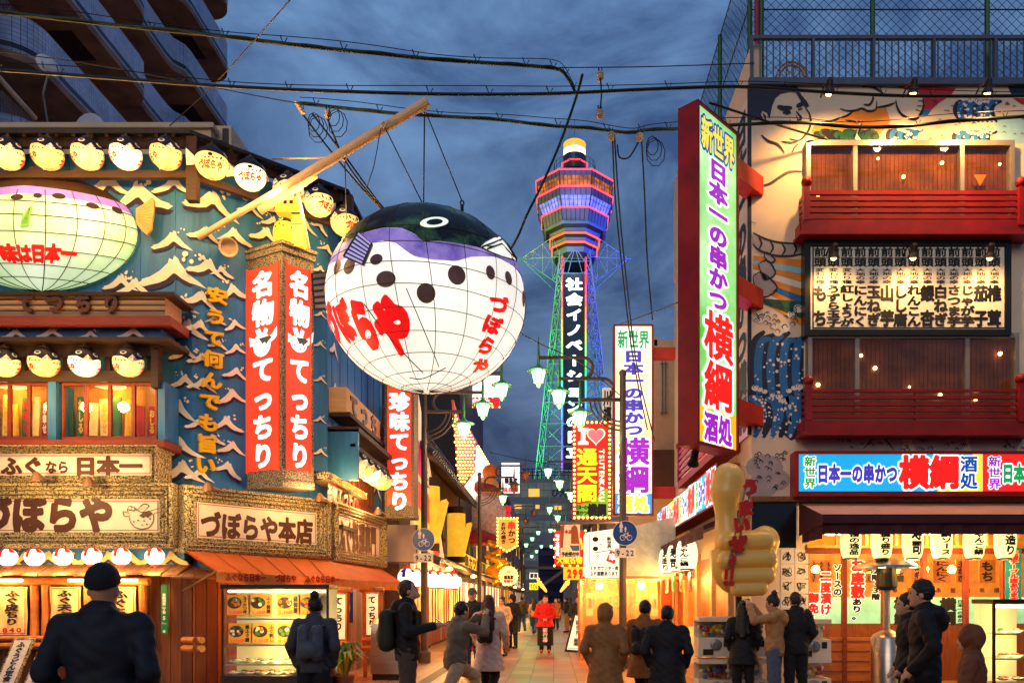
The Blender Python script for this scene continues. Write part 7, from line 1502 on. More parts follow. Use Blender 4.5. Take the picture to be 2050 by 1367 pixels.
shop('brown building with red fascia deep on the left side', -1, 58.1, 74, 3.9, 10., m_brw, m_glow, m_redwood, '大衆酒場まつり', m_fs2, m_wl)
shop('last grey building on the left before the station', -1, 74.1, 108, 4., 8.6, m_grw, m_glw2, m_redwood, 'たこやき本舗', m_fs1, m_ink)
shop('pale walled building with pipes past the right restaurant', 1, 26, 35, 3.28, 10., M('cream_wall', (206, 176, 136), .8, var=.1), m_glow, m_redwood, '串かつ焼鳥', m_fs1, m_red, 0)
shop('grey building with red fascia on the right side', 1, 35.1, 47, 3.1, 8., m_grw, m_glw2, M('awn_red', (150, 30, 24)), '大阪名物串かつ', m_fs2, m_wl)
shop('brown building with yellow fascia deep on the right side', 1, 47.1, 62, 3.1, 9.4, m_brw, m_glow, M('awn_green2', (36, 84, 44)), '立呑み処', m_fs3, m_red)
shop('dark building deep on the right side', 1, 62.1, 80, 3.2, 8., m_drk, m_glw2, m_redwood, '喫茶軽食', m_fs1, m_ink)
shop('last building on the right before the station', 1, 80.1, 110, 3.2, 9., m_grw, m_glow, m_redwood, 'お好み焼き', m_fs2, m_wl)
for wi, (y, x) in enumerate(((23, -3.0), (30, -3.0), (38, -2.8), (46, -2.8), (56, -2.7), (68, -2.6), (24.5, 2.6), (32, 2.4), (41, 2.3), (52, 2.3), (66, 2.2))):
    c = Vector((x, y, 2.4)); t = thing('eave_lamp', 'small warm eave lamp '+('beside the striped lantern cluster', 'below the farther golden barrel', 'under the bulb covered dark building', 'at the start of the yellow fascia', 'at the far end of the yellow fascia', 'before the left red fascia', 'inside the edge of the plastic curtain stall', 'before the pale walled piped building', 'below the right red fascia', 'below the right yellow fascia', 'before the deep dark building on the right')[wi], 'lamp', c, 'eave lamps along the alley'); b = MB(); b.lathe([(.02, .1), (.09, .06), (.1, 0), (0, -.02)], c, 10); b.build('shade', m_bulb, t); lamp('eave_light', c+Vector((.1*(-1 if x > 0 else 1), 0, -.15)), 105, (255, 172, 84), .12, t)
LA = Pl((-3.6, 18), (-3.6, 60))
t = thing('fascia_box', 'blank pale sign box over striped lanterns past the stone framed side board', 'sign', (-4.0, 20.6, 2.5)); b = MB(); p, q = W(768, 1050, 20.5), W(836, 1124, 20.5); b.box((p.x, 20.5, q.z), (q.x, 20.75, p.z)); b.build('box', M('pale_box', (226, 196, 170), .6, var=.06), t); b = MB(); b.box((q.x-.04, 20.48, q.z), (q.x, 20.5, p.z)); b.box((p.x, 20.48, q.z-.04), (q.x, 20.52, q.z)); b.build('trim', m_grw, t)
t = thing('side_banner', 'tall slanted red and cream poster panel behind the left grey lamp post', 'banner', LA.hit(840, 1150)); b = MB(); a = [LA.hit(*p) for p in ((829, 792), (838, 790), (894, 1146), (829, 1150))]; b.prism(a, -LA.n*.1, 0); trace(b, LA, [(829, 860), (846, 900), (856, 985), (829, 930)], .01, 1); trace(b, LA, [(829, 950), (858, 990), (880, 1110), (872, 1116), (829, 1010)], .012, 2); trace(b, LA, [(829, 1000), (852, 1040), (868, 1060), (850, 1072), (829, 1040)], .016, 3)
for k in range(14): letter(b, '心斎橋名物づぼらや大阪串味'[k % 13], LA.at, LA.rect((847+k*2.5-3, 905+k*16), (847+k*2.5+4, 905+k*16+11), .01), .03, 4, .02)
b.build('panel', [EM('poster_cream', (246, 206, 150), .7, .1), EM('poster_pink', (206, 16, 90), .6), EM('poster_red', (226, 52, 24), .75, .2), EM('poster_flame', (255, 180, 60), .9), m_ink], t)
m_lb = M('lantern_blue', (40, 40, 150), .5, em=.4); k = 0
for Y in (20.2, 20.9, 21.6, 22.3, 23.0, 23.7, 24.4):
    x = -4.05+k*.11; round_lantern('white striped lantern in the cluster under the pale sign box, %s' % ('nearest', 'second nearest', 'third in', 'middle of the row', 'fifth in', 'next to last', 'farthest in')[k], (x+.35, Y, 2.12), .24, m_lb if k % 2 == 0 else m_rl, 'striped lanterns under the pale sign box', 14 if k % 2 else 0, dangling=False); k += 1
m_kaw = M('roof_tile', (44, 52, 66), .35, var=.25, scale=5)
def tiled(label, s, y0, y1, xr, zr, xe, ze, step=.32):
    t = thing('tiled_roof', label, 'roof', (s*xe, (y0+y1)/2, ze)); b = MB(); b.prism([(s*xr, y0, zr), (s*xe, y0, ze), (s*xe, y0, ze-.1), (s*xr, y0, zr-.1)], (0, y1-y0, 0)); b.build('deck', m_dwood, t)
    b = MB(); y = y0+.1
    while y < y1:
        n = 7
        for k in range(n):                                             # barrel tiles lapping down the slope
            p = Vector((s*(xr+(xe-xr)*k/n), y, zr+(ze-zr)*k/n+.05)); q = Vector((s*(xr+(xe-xr)*(k+1.08)/n), y, zr+(ze-zr)*(k+1.08)/n+.04)); b.tube([p, q], [.075, .1], 7)
        y += step
    b.tube([(s*xr, y0-.1, zr+.12), (s*xr, y1, zr+.12)], .16, 8); b.build('tile', m_kaw, t, smooth=40)
tiled('dark barrel tiled roof seen behind the left grey lamp post', -1, 25.0, 31, 5.6, 8.7, 3.9, 6.5)
tiled('long pent roof of small tiles above the golden barrels', -1, 21.5, 34, 4.2, 6.1, 3.25, 5.5)
tiled('lower pent roof of small tiles below the golden barrels', -1, 22.5, 34.4, 4.1, 3.0, 3.2, 2.6)
m_gold = EM('gold_paper', (246, 176, 44), .8, .2, 3); m_goldm = M('gold_leaf', (214, 150, 40), .3, .7, .25, 5)
for Y, z0, z1, r, nm in ((23.4, 3.0, 5.1, .29, 'nearer'), (29.8, 2.95, 5.0, .33, 'farther')):
    t = thing('golden_barrel', 'tall glowing golden barrel hanging under the pent roof, the %s of the pair' % nm, 'lantern', (-3.62, Y, z0), 'golden barrels under the pent roof'); b = MB(); b.lathe([(r, z0+.2), (r*1.03, (z0+z1)/2), (r, z1-.25)], (-3.62, Y, 0), 20); b.build('drum', m_gold, t); b = MB(); b.lathe([(r*1.02, z1-.25), (r*1.02, z1)], (-3.62, Y, 0), 20); b.build('top_band', m_dwood, t); b = MB(); b.lathe([(r*.98, z0), (r*1.0, z0+.2)], (-3.62, Y, 0), 20); b.build('bottom_band', m_dwood, t)
    for k in range(3): b = MB(); p = Vector((-3.32+k*.02, Y-1.3-k*.35, 3.1)); b.prism([p, p+Vector((.16, 0, .05)), p+Vector((.42, 0, 1.15)), p+Vector((.26, 0, 1.1))], (0, .04, 0)); tag(b.build('gold_plaque', m_gold), 'slanting gold name plaque %s beside the %s golden barrel' % (('lowest', 'middle', 'foremost')[k], nm), 'plaque', 'gold plaques by the barrels')
LM = Pl((-3.98, 30), (-3.98, 60)); t = thing('marquee_sign', 'orange panel packed with rows of bulbs behind the nearest green lanterns', 'sign', LM.hit(925, 968)); b = MB(); pg = [(904, 800), (916, 838), (940, 862), (953, 886), (950, 945), (925, 970), (915, 945)]; a = [LM.hit(*p) for p in pg]; b.prism(a, LM.n*.08, 0); b.build('panel', EM('panel_orange', (206, 84, 16), .55, .25), t)
pts = []
for r in range(24):
    y = 812+r*6.6
    for c_ in range(7):
        x = 908+c_*6.4+(r % 2)*3.2; ins = False; n = len(pg)
        for i in range(n):
            (x0, y0), (x1, y1) = pg[i], pg[(i+1) % n]
            if (y0 > y) != (y1 > y) and x < (x1-x0)*(y-y0)/(y1-y0)+x0: ins = not ins
        if ins: pts.append(LM.hit(x, y, .12))
bulbs(t, pts, .05, m_sb)
t = thing('lit_gable', 'white lit pointed panel edged by a row of bulbs past the orange bulb panel', 'sign', LM.hit(955, 985)); b = MB(); trace(b, LM, [(954, 893), (960, 897), (981, 936), (974, 1000), (932, 1000), (930, 972), (951, 945)], .1, 0); b.build('panel', EM('gable_white', (255, 240, 220), 1.2, .1), t); bulbs(t, [LM.hit(957+k*3., 894+k*5, .2) for k in range(9)], .08, m_sb)
def flat_sign(label, x0, y0, x1, y1, Y, mats, lines, d=.2, bul=None, pts=None, w=.05):
    pl = FP(Y); r_ = pl.rect((x0, y0), (x1, y1)); t = thing('shop_sign', label, 'sign', pl.at((r_[0]+r_[2])/2, r_[1])); b = MB(); P_ = [pl.hit(*p) for p in pts] if pts else [pl.at(r_[0], r_[1]), pl.at(r_[2], r_[1]), pl.at(r_[2], r_[3]), pl.at(r_[0], r_[3])]
    b.prism(P_, (0, d, 0), 0); b.build('box', mats[0], t); b = MB()
    for s, p0, p1, m, v in lines: text(b, pl, s, pl.rect(p0, p1), w, m, .012, vert=v)
    if b.f: b.build('lettering', mats[1:], t)
    if bul: bulbs(t, [p+Vector((0, -.04, 0)) for p in along(P_, bul)], .045, m_sb)
    return t
flat_sign('red banner sign with white characters high over the left of the alley', 918, 795, 1000, 815, 40, [EM('ban_red', (220, 24, 40), .8), m_wl], [('年中無休', (934, 796), (980, 813), 0, False)], bul=.35)
flat_sign('blank glowing white sign above the red banner, partly behind the fish', 918, 752, 1000, 794, 40, [EM('ban_white', (255, 250, 240), 1.5)], [])
flat_sign('white square sign with dark characters and a red strip on the left', 1004, 926, 1040, 986, 46, [EM('sq_white', (246, 246, 250), 1.1), m_ink, m_redl], [('鶴亀家', (1010, 956), (1036, 968), 0, False), ('味自慢', (1006, 975), (1038, 985), 1, False)])
flat_sign('blue sign with red outlined characters below the white square sign', 1003, 1010, 1026, 1040, 44, [M('mah_blue', (50, 62, 130), .5, em=.3), m_redl], [('麻雀', (1005, 1011), (1024, 1040), 0, True)])
flat_sign('orange pointed sign edged with bulbs, red and black characters', 996, 1037, 1036, 1104, 34, [EM('pt_orange', (244, 150, 60), .85, .1), m_redl, m_ink], [('串', (1016, 1043), (1032, 1060), 0, False), ('かつ', (1017, 1060), (1032, 1088), 1, True), ('お好み焼き', (1003, 1044), (1013, 1088), 1, True)], bul=.14, pts=[(996, 1092), (1015, 1104), (1036, 1092), (1036, 1037), (996, 1037)])
u, z = FP(34).uz(1018, 1152); flat_sign('round cream sign ringed by bulbs under the pointed orange sign', 1000, 1134, 1036, 1170, 33.9, [EM('rd_cream', (250, 214, 156), .85), m_ink, m_redl], [('鶴亀家', (1009, 1151), (1028, 1159), 0, False), ('一', (1014, 1140), (1022, 1148), 0, False), ('営業中', (1008, 1160), (1028, 1166), 1, False)], bul=.16, pts=[(1018+18*cos(2*pi*k/20), 1152-18*sin(2*pi*k/20)) for k in range(20)][::-1])
flat_sign('small white sign far down the alley', 1060, 1146, 1077, 1158, 70, [EM('far_white', (230, 246, 240), .9), m_ink], [('寄席', (1061, 1147), (1076, 1157), 0, False)]); flat_sign('small yellow sign far down the alley', 1060, 1166, 1077, 1180, 70, [EM('far_yellow', (250, 214, 40), .9), m_ink], [('うどん', (1061, 1168), (1076, 1178), 0, False)])
t = flat_sign('red advertising sign with a bulb edge on the right beside the bear cloth', 1110, 1062, 1172, 1132, 30, [EM('adv_red', (214, 26, 26), .8, .15), EM('adv_yel', (255, 214, 40), 1.), m_wl], [('大阪名物', (1114, 1112), (1166, 1128), 0, False), ('味の大衆食堂', (1112, 1068), (1120, 1112), 1, True), ('旨い', (1124, 1070), (1168, 1108), 0, False)], bul=.3)
flat_sign('yellow hanging sign with the big red price 299', 1128, 1134, 1172, 1160, 29.8, [EM('pr_yellow', (250, 190, 40), .9), EM('pr_red', (220, 30, 40), .8)], [('299', (1134, 1136), (1168, 1158), 0, False)], .04, w=.08)
q = FP(26.); t = thing('hanging_cloth', 'cream hanging cloth with drawings and reservation notice on a pole right of centre', 'banner', W(1140, 1116, 26)); b = MB(); slab(b, q, q.rect((1122, 1046), (1161, 1116)), -.02, 0, 0); trace(b, q, [(1144, 1055), (1150, 1050), (1156, 1055), (1160, 1088), (1143, 1088)], .006, 1); trace(b, q, [(1140, 1091), (1160, 1091), (1160, 1102), (1146, 1102)], .006, 2); trace(b, q, [(1122, 1052), (1130, 1050), (1127, 1096), (1122, 1096)], .006, 1); b.build('cloth', [M('cloth_cream', (246, 216, 176), .7, em=.25), M('cloth_brown', (150, 92, 56), .7), M('cloth_blue', (60, 110, 170), .7)], t)  # cream cloth given a faint glow of its own
b = MB(); text(b, q, '本店', q.rect((1130, 1060), (1146, 1068)), .05, 1, .01); text(b, q, '予約受付中', q.rect((1124, 1104), (1160, 1114)), .05, 0, .01); b.build('lettering', [m_ink, m_red], t); b = MB(); b.tube([W(1104, 1048, 26), W(1240, 1044, 26)], .05, 8); b.build('pole', m_steel, t)
# calligraphy sign box and the plastic curtain stall below it
Yb_ = 19.2; q = FP(Yb_); t = thing('shop_sign', 'white lit box sign with brushed black marks and a red stamp over the plastic curtain', 'sign', W(1208, 1156, Yb_)); b = MB(); p0, p1 = W(1172, 1066, Yb_), W(1246, 1156, Yb_); b.prism([(p0.x, Yb_, p1.z), (p1.x, Yb_, p1.z), (p1.x, Yb_, p0.z+.12), (p0.x, Yb_, p0.z)], (0, 1.2, 0)); b.prism([(p1.x, Yb_+.15, p1.z), (p1.x+1.3, Yb_+.15, p1.z), (p1.x+1.3, Yb_+.15, p0.z+.4), (p1.x, Yb_+.15, p0.z+.12)], (0, 1, 0), 1); b.build('box', [EM('box_white', (250, 240, 216), .95, .06), M('box_side', (206, 206, 186), .6)], t)
b = MB()
for a, c_ in (((1180, 1070), (1240, 1070)), ((1240, 1070), (1240, 1128)), ((1240, 1128), (1180, 1128)), ((1180, 1128), (1180, 1070))): stroke(b, q, [a, c_], .03, .01, 0)
for x, y, r_ in ((1192, 1079, .06), (1192, 1098, .055)): u, z = q.uz(x, y); disc(b, q, u, z, r_, .012, 0, 12, 1.2)
for ln in ([(1204, 1077), (1209, 1080)], [(1199, 1087), (1206, 1091)], [(1190, 1106), (1226, 1100)], [(1192, 1117), (1200, 1109)], [(1194, 1100), (1198, 1094)]): stroke(b, q, ln, .04, .012, 0)
text(b, q, '新世界', q.rect((1215, 1074), (1224, 1098)), .04, 0, .012, vert=True); trace(b, q, [(1222, 1101), (1238, 1106), (1230, 1128), (1213, 1122)], .014, 1); text(b, q, '串', q.rect((1218, 1106), (1234, 1122)), .02, 2, .018); text(b, q, '1Fカウンター席', q.rect((1181, 1132), (1238, 1141)), .04, 0, .012); text(b, q, '2F座敷あります', q.rect((1181, 1143), (1238, 1152)), .04, 0, .012); b.build('lettering', [m_ink, m_redl, m_wl], t)
t = thing('curtain_stall', 'stall closed by a clear plastic curtain glowing orange inside, below the white box sign', 'stall', (1.9, 19.3, 0)); x0, x1 = W(1166, 0, 19.3).x, 2.6
b = MB(); n = 70; vs = [(x0+(x1-x0)*i/n, 19.3+.035*sin(i*1.9)+.02*sin(i*.7), z) for z in (2.05, 0.08) for i in range(n+1)]; b.add(vs, [(i, i+1, n+2+i, n+1+i) for i in range(n)]); n = 40; vs = [(x0+.03*sin(i*1.9), 19.3+3*i/n, z) for z in (2.05, .08) for i in range(n+1)]; b.add(vs, [(i, i+1, n+2+i, n+1+i) for i in range(n)]); b.build('curtain', glass_mat('plastic_sheet', (252, 226, 200), .12, .22, (255, 214, 176)), t, smooth=True)
b = MB(); b.box((x0, 22.2, 0), (3.3, 22.28, 2.1)); b.box((x0, 19.3, 2.06), (3.4, 22.2, 2.12)); b.build('back', M('stall_back', (206, 112, 66), .7, var=.55, scale=1.6), t)
b = MB(); b.box((x0+.3, 20.6, 0), (2.6, 21.2, .95)); b.build('counter', m_wood, t)
for x, nm in ((1.15, 'near the curtain corner'), (2.2, 'over the far stools')): c = Vector((x, 20, 1.9)); tt = thing('stall_lamp', 'glowing bulb lamp inside the plastic curtain stall '+nm, 'lamp', c, 'lamps in the curtain stall'); b = MB(); b.ball(c, .1, 10); b.build('bulb', m_bulb, tt); lamp('stall_light', c+Vector((0, -.2, -.15)), 90, (255, 160, 80), .12, tt)
Y_ = 22.6; q = FP(Y_); b = MB()
for k in range(7): x = x0+.2+k*.3; b.box((x, 22.17, 1.1+.1*(k % 3)), (x+.2, 22.2, 1.75), k % 3); letter(b, '酒串旨肉飯鶏魚'[k], FP(22.165).at, (40+x+.02, 1.3, 40+x+.18, 1.6), .05, 3)
b.build('poster', [m_paper, M('poster_r', (190, 36, 26)), M('poster_y', (226, 180, 50)), m_ink], t)
for k in range(4): b = MB(); x = x0+.45+k*.5; b.lathe([(.16, .6), (.17, .66), (0, .67)], (x, 20.2, 0), 12); b.tube([(x, 20.2, 0), (x, 20.2, .6)], .03, 6); b.build('stool', m_iron, t)
t = thing('standing_sign', 'lit standing sign board tapering upward on the paving before the plastic curtain', 'sign', (W(1145, 0, Y_).x, Y_, 0)); P_ = [(1130, 1304), (1164, 1306), (1165, 1228), (1150, 1226)]; b = MB(); b.prism([q.hit(*p) for p in P_], (0, .25, 0)); b.build('frame', m_dwood, t); b = MB(); trace(b, q, [(1135, 1299), (1161, 1301), (1162, 1233), (1152, 1231)], .01); b.build('panel', EM('stand_panel', (255, 232, 186), 1.1, .1), t); b = MB(); trace(b, q, [(1147, 1292), (1158, 1293), (1158, 1276), (1149, 1276)], .014, 2)
for p0, p1, s in (((1152, 1240), (1160, 1272), '新世界'), ((1149, 1278), (1157, 1291), '串酒')): text(b, q, s, q.rect(p0, p1), .03, 0, .018, vert=True)
stroke(b, q, [(1137, 1297), (1160, 1298)], .05, .016, 1); b.build('lettering', [m_ink, m_redl, M('stand_white', (240, 230, 210))], t)
flat_sign('small white sign with black characters behind the right lamp post arms', 1206, 776, 1226, 850, 24, [EM('wh_side', (226, 210, 190), .45), m_ink], [('川福', (1208, 780), (1224, 846), 0, True)])
# ornaments, pipes, stand boards, far lights
c = W(982, 946, 40); t = thing('parade_ornament', 'big orange domed ornament figure hung over the left shops', 'ornament', c-Vector((0, 0, 2))); b = MB(); b.ball(c, .42, 16); b.ball(W(975, 972, 40), .55, 16, 1, (1.1, .9, .8)); b.ball(W(988, 992, 40.2), .5, 14, 1); b.ball(W(975, 1030, 40), .95, 18, 2, (1, .8, 1.2)); b.lathe([(.95, 0), (.75, .3), (.3, .5)], W(965, 985, 40), 16, 3); b.lathe([(1.3, -.2), (.9, .25), (.2, .5)], W(955, 1080, 39), 16, 3); b.build('figure', [M('orn_orange', (206, 104, 26), .5, em=.12), M('orn_tan', (216, 150, 70), .5, em=.1), M('orn_pale', (206, 170, 150), .5, em=.1, var=.35), M('orn_red', (150, 24, 16), .5, em=.15)], t, smooth=True)  # faint glow added to the figure's colours
rd = random.Random(12); pr = []; p = Vector((0, 0, 0))
for k in range(16): q_ = Vector((.34*sin(k*1.1), rd.uniform(-.15, .15), k*.12)); pr.append(('c', tuple(p), .16, tuple(q_), .15)); pr.append(('e', tuple(q_+Vector((rd.uniform(-.25, .25), 0, .05))), (.13, .12, .1))); p = q_
vs, fs = solid(pr, .04); o = W(992, 1165, 37); t = thing('gold_carving', 'writhing golden carved ornament under the orange figure', 'ornament', o); np_mesh('carving', vs+np.array(o), fs, m_goldm, t); lamp('carving_light', o+Vector((.3, -1.2, .4)), 60, (255, 180, 60), .1, t)
b = MB()
for x in (1326, 1332.5): b.tube([W(x, 722, 25.9), W(x, 830, 25.9)], .025, 6)
for y in (728, 826): b.tube([W(1322, y, 25.88), W(1337, y, 25.88)], .03, 5)
tag(b.build('wall_pipe', m_gal), 'pair of thin grey pipes on the pale wall right of the tall yellow sign', 'pipe')
b = MB(); bx(b, 1308, 900, 1350, 985, 25.6, 25.95); tag(b.build('shutter_box', wave_mat('brown_shutter', (70, 44, 30), (104, 70, 48), 12, 'Z')), 'brown ribbed shutter box on the pale wall beside the tall yellow sign', 'shutter')
for x, Y, s, lb, w_ in ((-2.5, 20.6, 1, 'white lit standing board beside the left lamp post', .5), (-2.25, 19.4, 2, 'leaning red and yellow food poster stand near the left lamp post', .55)):
    t = thing('standing_sign', lb, 'sign', (x, Y, 0)); b = MB(); P_ = [Vector((x, Y, .25)), Vector((x+w_, Y+.15, .25)), Vector((x+w_-.05, Y+.35, 1.15 if s == 2 else 1.35)), Vector((x-.05, Y+.2, 1.15 if s == 2 else 1.35))]; b.prism(P_, (0, .03, 0), 0)
    if s == 2:
        for k in range(3): b.poly([P_[0].lerp(P_[1], .08)+(P_[3]-P_[0])*(.06+k*.31)+Vector((0, -.012, 0)), P_[0].lerp(P_[1], .92)+(P_[3]-P_[0])*(.06+k*.31)+Vector((0, -.012, 0)), P_[0].lerp(P_[1], .92)+(P_[3]-P_[0])*(.3+k*.31)+Vector((0, -.012, 0)), P_[0].lerp(P_[1], .08)+(P_[3]-P_[0])*(.3+k*.31)+Vector((0, -.012, 0))], 1+k % 2)
    b.build('board', [EM('st_white', (236, 240, 240), .9) if s == 1 else m_paper, M('st_red', (196, 30, 30)), M('st_yellow', (230, 160, 40))], t); b = MB()
    for dx in (0.03, w_-.03): b.tube([(x+dx, Y+.05, 0), (x+dx, Y+.1, .3)], .015, 5); b.tube([(x+dx, Y+.55, 0), P_[3].lerp(P_[2], dx/w_)], .012, 5)
    b.build('leg', m_iron, t)
for s in (-1, 1):
    t = thing('string_lights', 'string of warm bulbs running down the %s of the alley toward the station' % ('left' if s < 0 else 'right'), 'string lights', (s*1.15, 62, 2.6)); b = MB(); P_ = [Vector((s*1.15, 60+k*2.6, 3.1-.25*abs(sin(k*.8)))) for k in range(26)]; b.tube(P_, .015, 4); b.build('cord', m_cable, t); bulbs(t, P_, .13, EM('string_bulb', (255, 150, 50), 5.))
t = thing('apartment_building', 'dark apartment block far beyond the station gap', 'building', (0, 160, 0)); b = MB(); b.box((-14, 160, 0), (14, 170, 13)); b.build('wall', M('purple_dark', (40, 36, 58), .7), t)
for k in range(4): b = MB(); b.box((-13, 159.8, 2.2+k*2.7), (13, 159.95, 3.3+k*2.7)); b.build('balcony', M('purple_mid', (62, 56, 84), .7), t)
b = MB(); b.box((-4, 95, 5.2), (4.5, 95.4, 5.5)); b.tube([(-3.4, 95, 0), (-3.4, 95, 5.4)], .12, 6); b.tube([(3, 95, 0), (3, 95, 5.4)], .12, 6); b.tube([(-3.4, 95, 1.8), (1.6, 95, 5.3)], .2, 6); tag(b.build('gantry', m_grw), 'pale steel gantry with a diagonal strut across the far end of the alley', 'gantry')
# ------------------------------------------------------------------ overhead cables
def cable(label, pts, r, Y0, Y1, green=False, ties=0, name='overhead_cable', cat='cable'):
    n = len(pts); P_ = [W(x, y, Y0+(Y1-Y0)*i/(n-1)) for i, (x, y) in enumerate(pts)]; q = []
    for i in range(n-1):
        a, b_, c_, d = P_[max(i-1, 0)], P_[i], P_[i+1], P_[min(i+2, n-1)]
        for k in range(5): s = k/5; q.append(.5*((2*b_)+(c_-a)*s+(2*a-5*b_+4*c_-d)*s*s+(3*b_-a-3*c_+d)*s**3))
    q.append(P_[-1]); t = thing(name, label, cat, q[len(q)//2]); b = MB(); b.tube(q, r, 6); b.build('sheath', m_cable, t, smooth=True)
    if green: b = MB(); b.tube([p+Vector((0, -.02, .012*sin(i*1.1))) for i, p in enumerate(q)], r*.6, 5); b.build('green_core', m_gcable, t, smooth=True)
    if ties:
        b = MB(); b.tube([p+Vector((0, 0, .1+.03*sin(i*.3))) for i, p in enumerate(q)], .007, 4); b.build('messenger_wire', m_iron, t)
        for k in range(ties): p = q[int((k+.5)*len(q)/ties)]; b = MB(); b.tube([p+Vector((-.05, 0, .12)), p+Vector((.0, -.02, -.02)), p+Vector((.05, 0, .08))], .009, 4); b.build('tie', m_iron, t)
    return t
cable('uppermost bundled cable sagging from the picture edge to the hanging drop', [(-30, 22), (100, 36), (240, 52), (400, 68), (520, 82), (640, 96), (760, 108), (880, 120), (1000, 128), (1080, 134), (1120, 140), (1138, 158), (1152, 186)], .026, 11, 12.6, True, 12)
cable('thin taut wire continuing the uppermost cable to the right roof', [(1110, 136), (1300, 134), (1510, 127)], .008, 12.4, 13.7)
cable('second bundled cable crossing the whole street to the painted wall', [(-30, 138), (160, 152), (330, 165), (500, 176), (700, 184), (900, 189), (1100, 188), (1300, 179), (1480, 174), (1640, 184), (1800, 192), (1960, 193), (2080, 192)], .024, 11.5, 12.7, False, 19)
cable('third bundled cable running behind the hoist beam to the diagonal sign', [(600, 207), (700, 218), (800, 228), (900, 234), (1000, 240), (1100, 252), (1180, 257), (1260, 266), (1300, 260), (1370, 258), (1480, 250), (1600, 246), (1700, 254), (1800, 254), (1900, 244), (2070, 232)], .026, 13.6, 12.9, True, 13)
cable('thin orange lit wire crossing low over the restaurant roof', [(-30, 100), (150, 124), (300, 150), (420, 174), (590, 206), (660, 212)], .008, 11.8, 13.5)
cable('thin slanting wire from the restaurant roof up over the street', [(340, 252), (420, 178), (500, 92), (590, -10)], .009, 13.9, 10)
cable('dark green drop cable falling past the tower to the fish', [(1166, 150), (1152, 200), (1120, 290), (1085, 370), (1055, 430), (1036, 475), (1015, 510)], .022, 12.6, 14.4, True)
for i, pts in enumerate(([(602, 224), (660, 300), (720, 372), (785, 440)], [(625, 228), (690, 312), (760, 408), (800, 445)], [(655, 236), (690, 320), (745, 395), (800, 450)])): cable('dark service cable slanting from the insulators to behind the fish, %s' % ('lowest of three', 'middle of three', 'starting at the round insulator')[i], pts, .016, 13.6, 14.2)
for i, pts in enumerate(([(1226, 270), (1232, 400), (1248, 560), (1268, 720), (1296, 860)], [(1230, 270), (1240, 420), (1256, 580), (1276, 740), (1310, 880)], [(1284, 274), (1290, 380), (1296, 520), (1306, 640)], [(1236, 290), (1240, 315), (1258, 316), (1272, 296), (1284, 272)])): cable('dark green cable hanging from the right insulators, %s' % ('first of the long pair', 'second of the long pair', 'single one on the right', 'slack loop between the insulators')[i], pts, .014, 13.2, 18 if i < 2 else (16 if i == 2 else 13.3), i < 3)
cable('red stay wire from the diagonal sign to the tall yellow sign', [(1238, 650), (1300, 628), (1372, 600)], .012, 22.2, 12.6); MATS
cable('red stay bar from the diagonal sign back to the painted wall', [(1420, 206), (1540, 245), (1655, 280)], .018, 12.5, 13.7, name='stay_bar', cat='bar')
cable('thin wires strung low between the alley buildings', [(980, 905), (1060, 922), (1150, 935)], .02, 46, 46)
cable('thin wire from under the fish to the right lamp post', [(1030, 660), (1085, 690), (1165, 728), (1240, 790)], .01, 14.5, 18)
m_ins = M('porcelain_insulator', (206, 170, 126), .3)
for i, (x, y, Y, lb) in enumerate(((604, 222, 13.5, 'ribbed insulator stack at the left end of the third cable'), (656, 228, 13.5, 'round insulator second from the left on the third cable'), (1224, 272, 13.1, 'insulator over the long pair of hanging cables'), (1281, 274, 13.1, 'insulator over the single hanging cable on the right'), (1202, 152, 12.6, 'upper insulator of the short vertical link near the tower'), (1201, 228, 12.6, 'lower insulator of the short vertical link near the tower'))):
    c = W(x, y, Y); t = thing('insulator', lb, 'insulator', c, 'porcelain insulators on the cables'); b = MB(); n = 4 if i == 0 else 2
    for k in range(n): b.lathe([(.03, 0), (.055, .02), (.055, .04), (.03, .055)], c+Vector((-.03*k if i == 0 else 0, 0, -.05+k*.05)), 12, axis=(.5, 0, 1) if i == 0 else (0, .5, 1))
    b.build('body', m_ins, t); b = MB(); b.tube([c, c+Vector((-.02, 0, .07)), c+Vector((-.03, 0, .13))], .012, 5); b.tube([c+Vector((.03, 0, .02)), c+Vector((.02, 0, .13))], .008, 5); b.build('hook', m_iron, t)
cable('short vertical link cable between two insulators near the tower', [(1202, 158), (1204, 190), (1201, 222)], .014, 12.6, 12.6)
for k, (x, y) in enumerate(((628, 245), (668, 234), (1306, 292))):
    c = W(x, y, 13.3); b = MB(); rk = random.Random(k)
    for j in range(3): b.tube([c+Vector((.1*sin(a*.7)*(1+.3*j)+.03*j, .02*j, .16*cos(a*.7)*(1+.2*j)-.05*j)) for a in range(10)], .008, 4)
    tag(b.build('cable_coil', m_cable), 'slack coil of thin cable hanging %s' % ('beside the ribbed insulator', 'beside the round insulator', 'right of the single hanging cable'), 'cable coil', None) if False else tag(b.build('cable_coil', m_cable), 'slack coil of thin cable hanging %s' % ('beside the ribbed insulator', 'beside the round insulator', 'right of the single hanging cable')[k], 'cable coil')
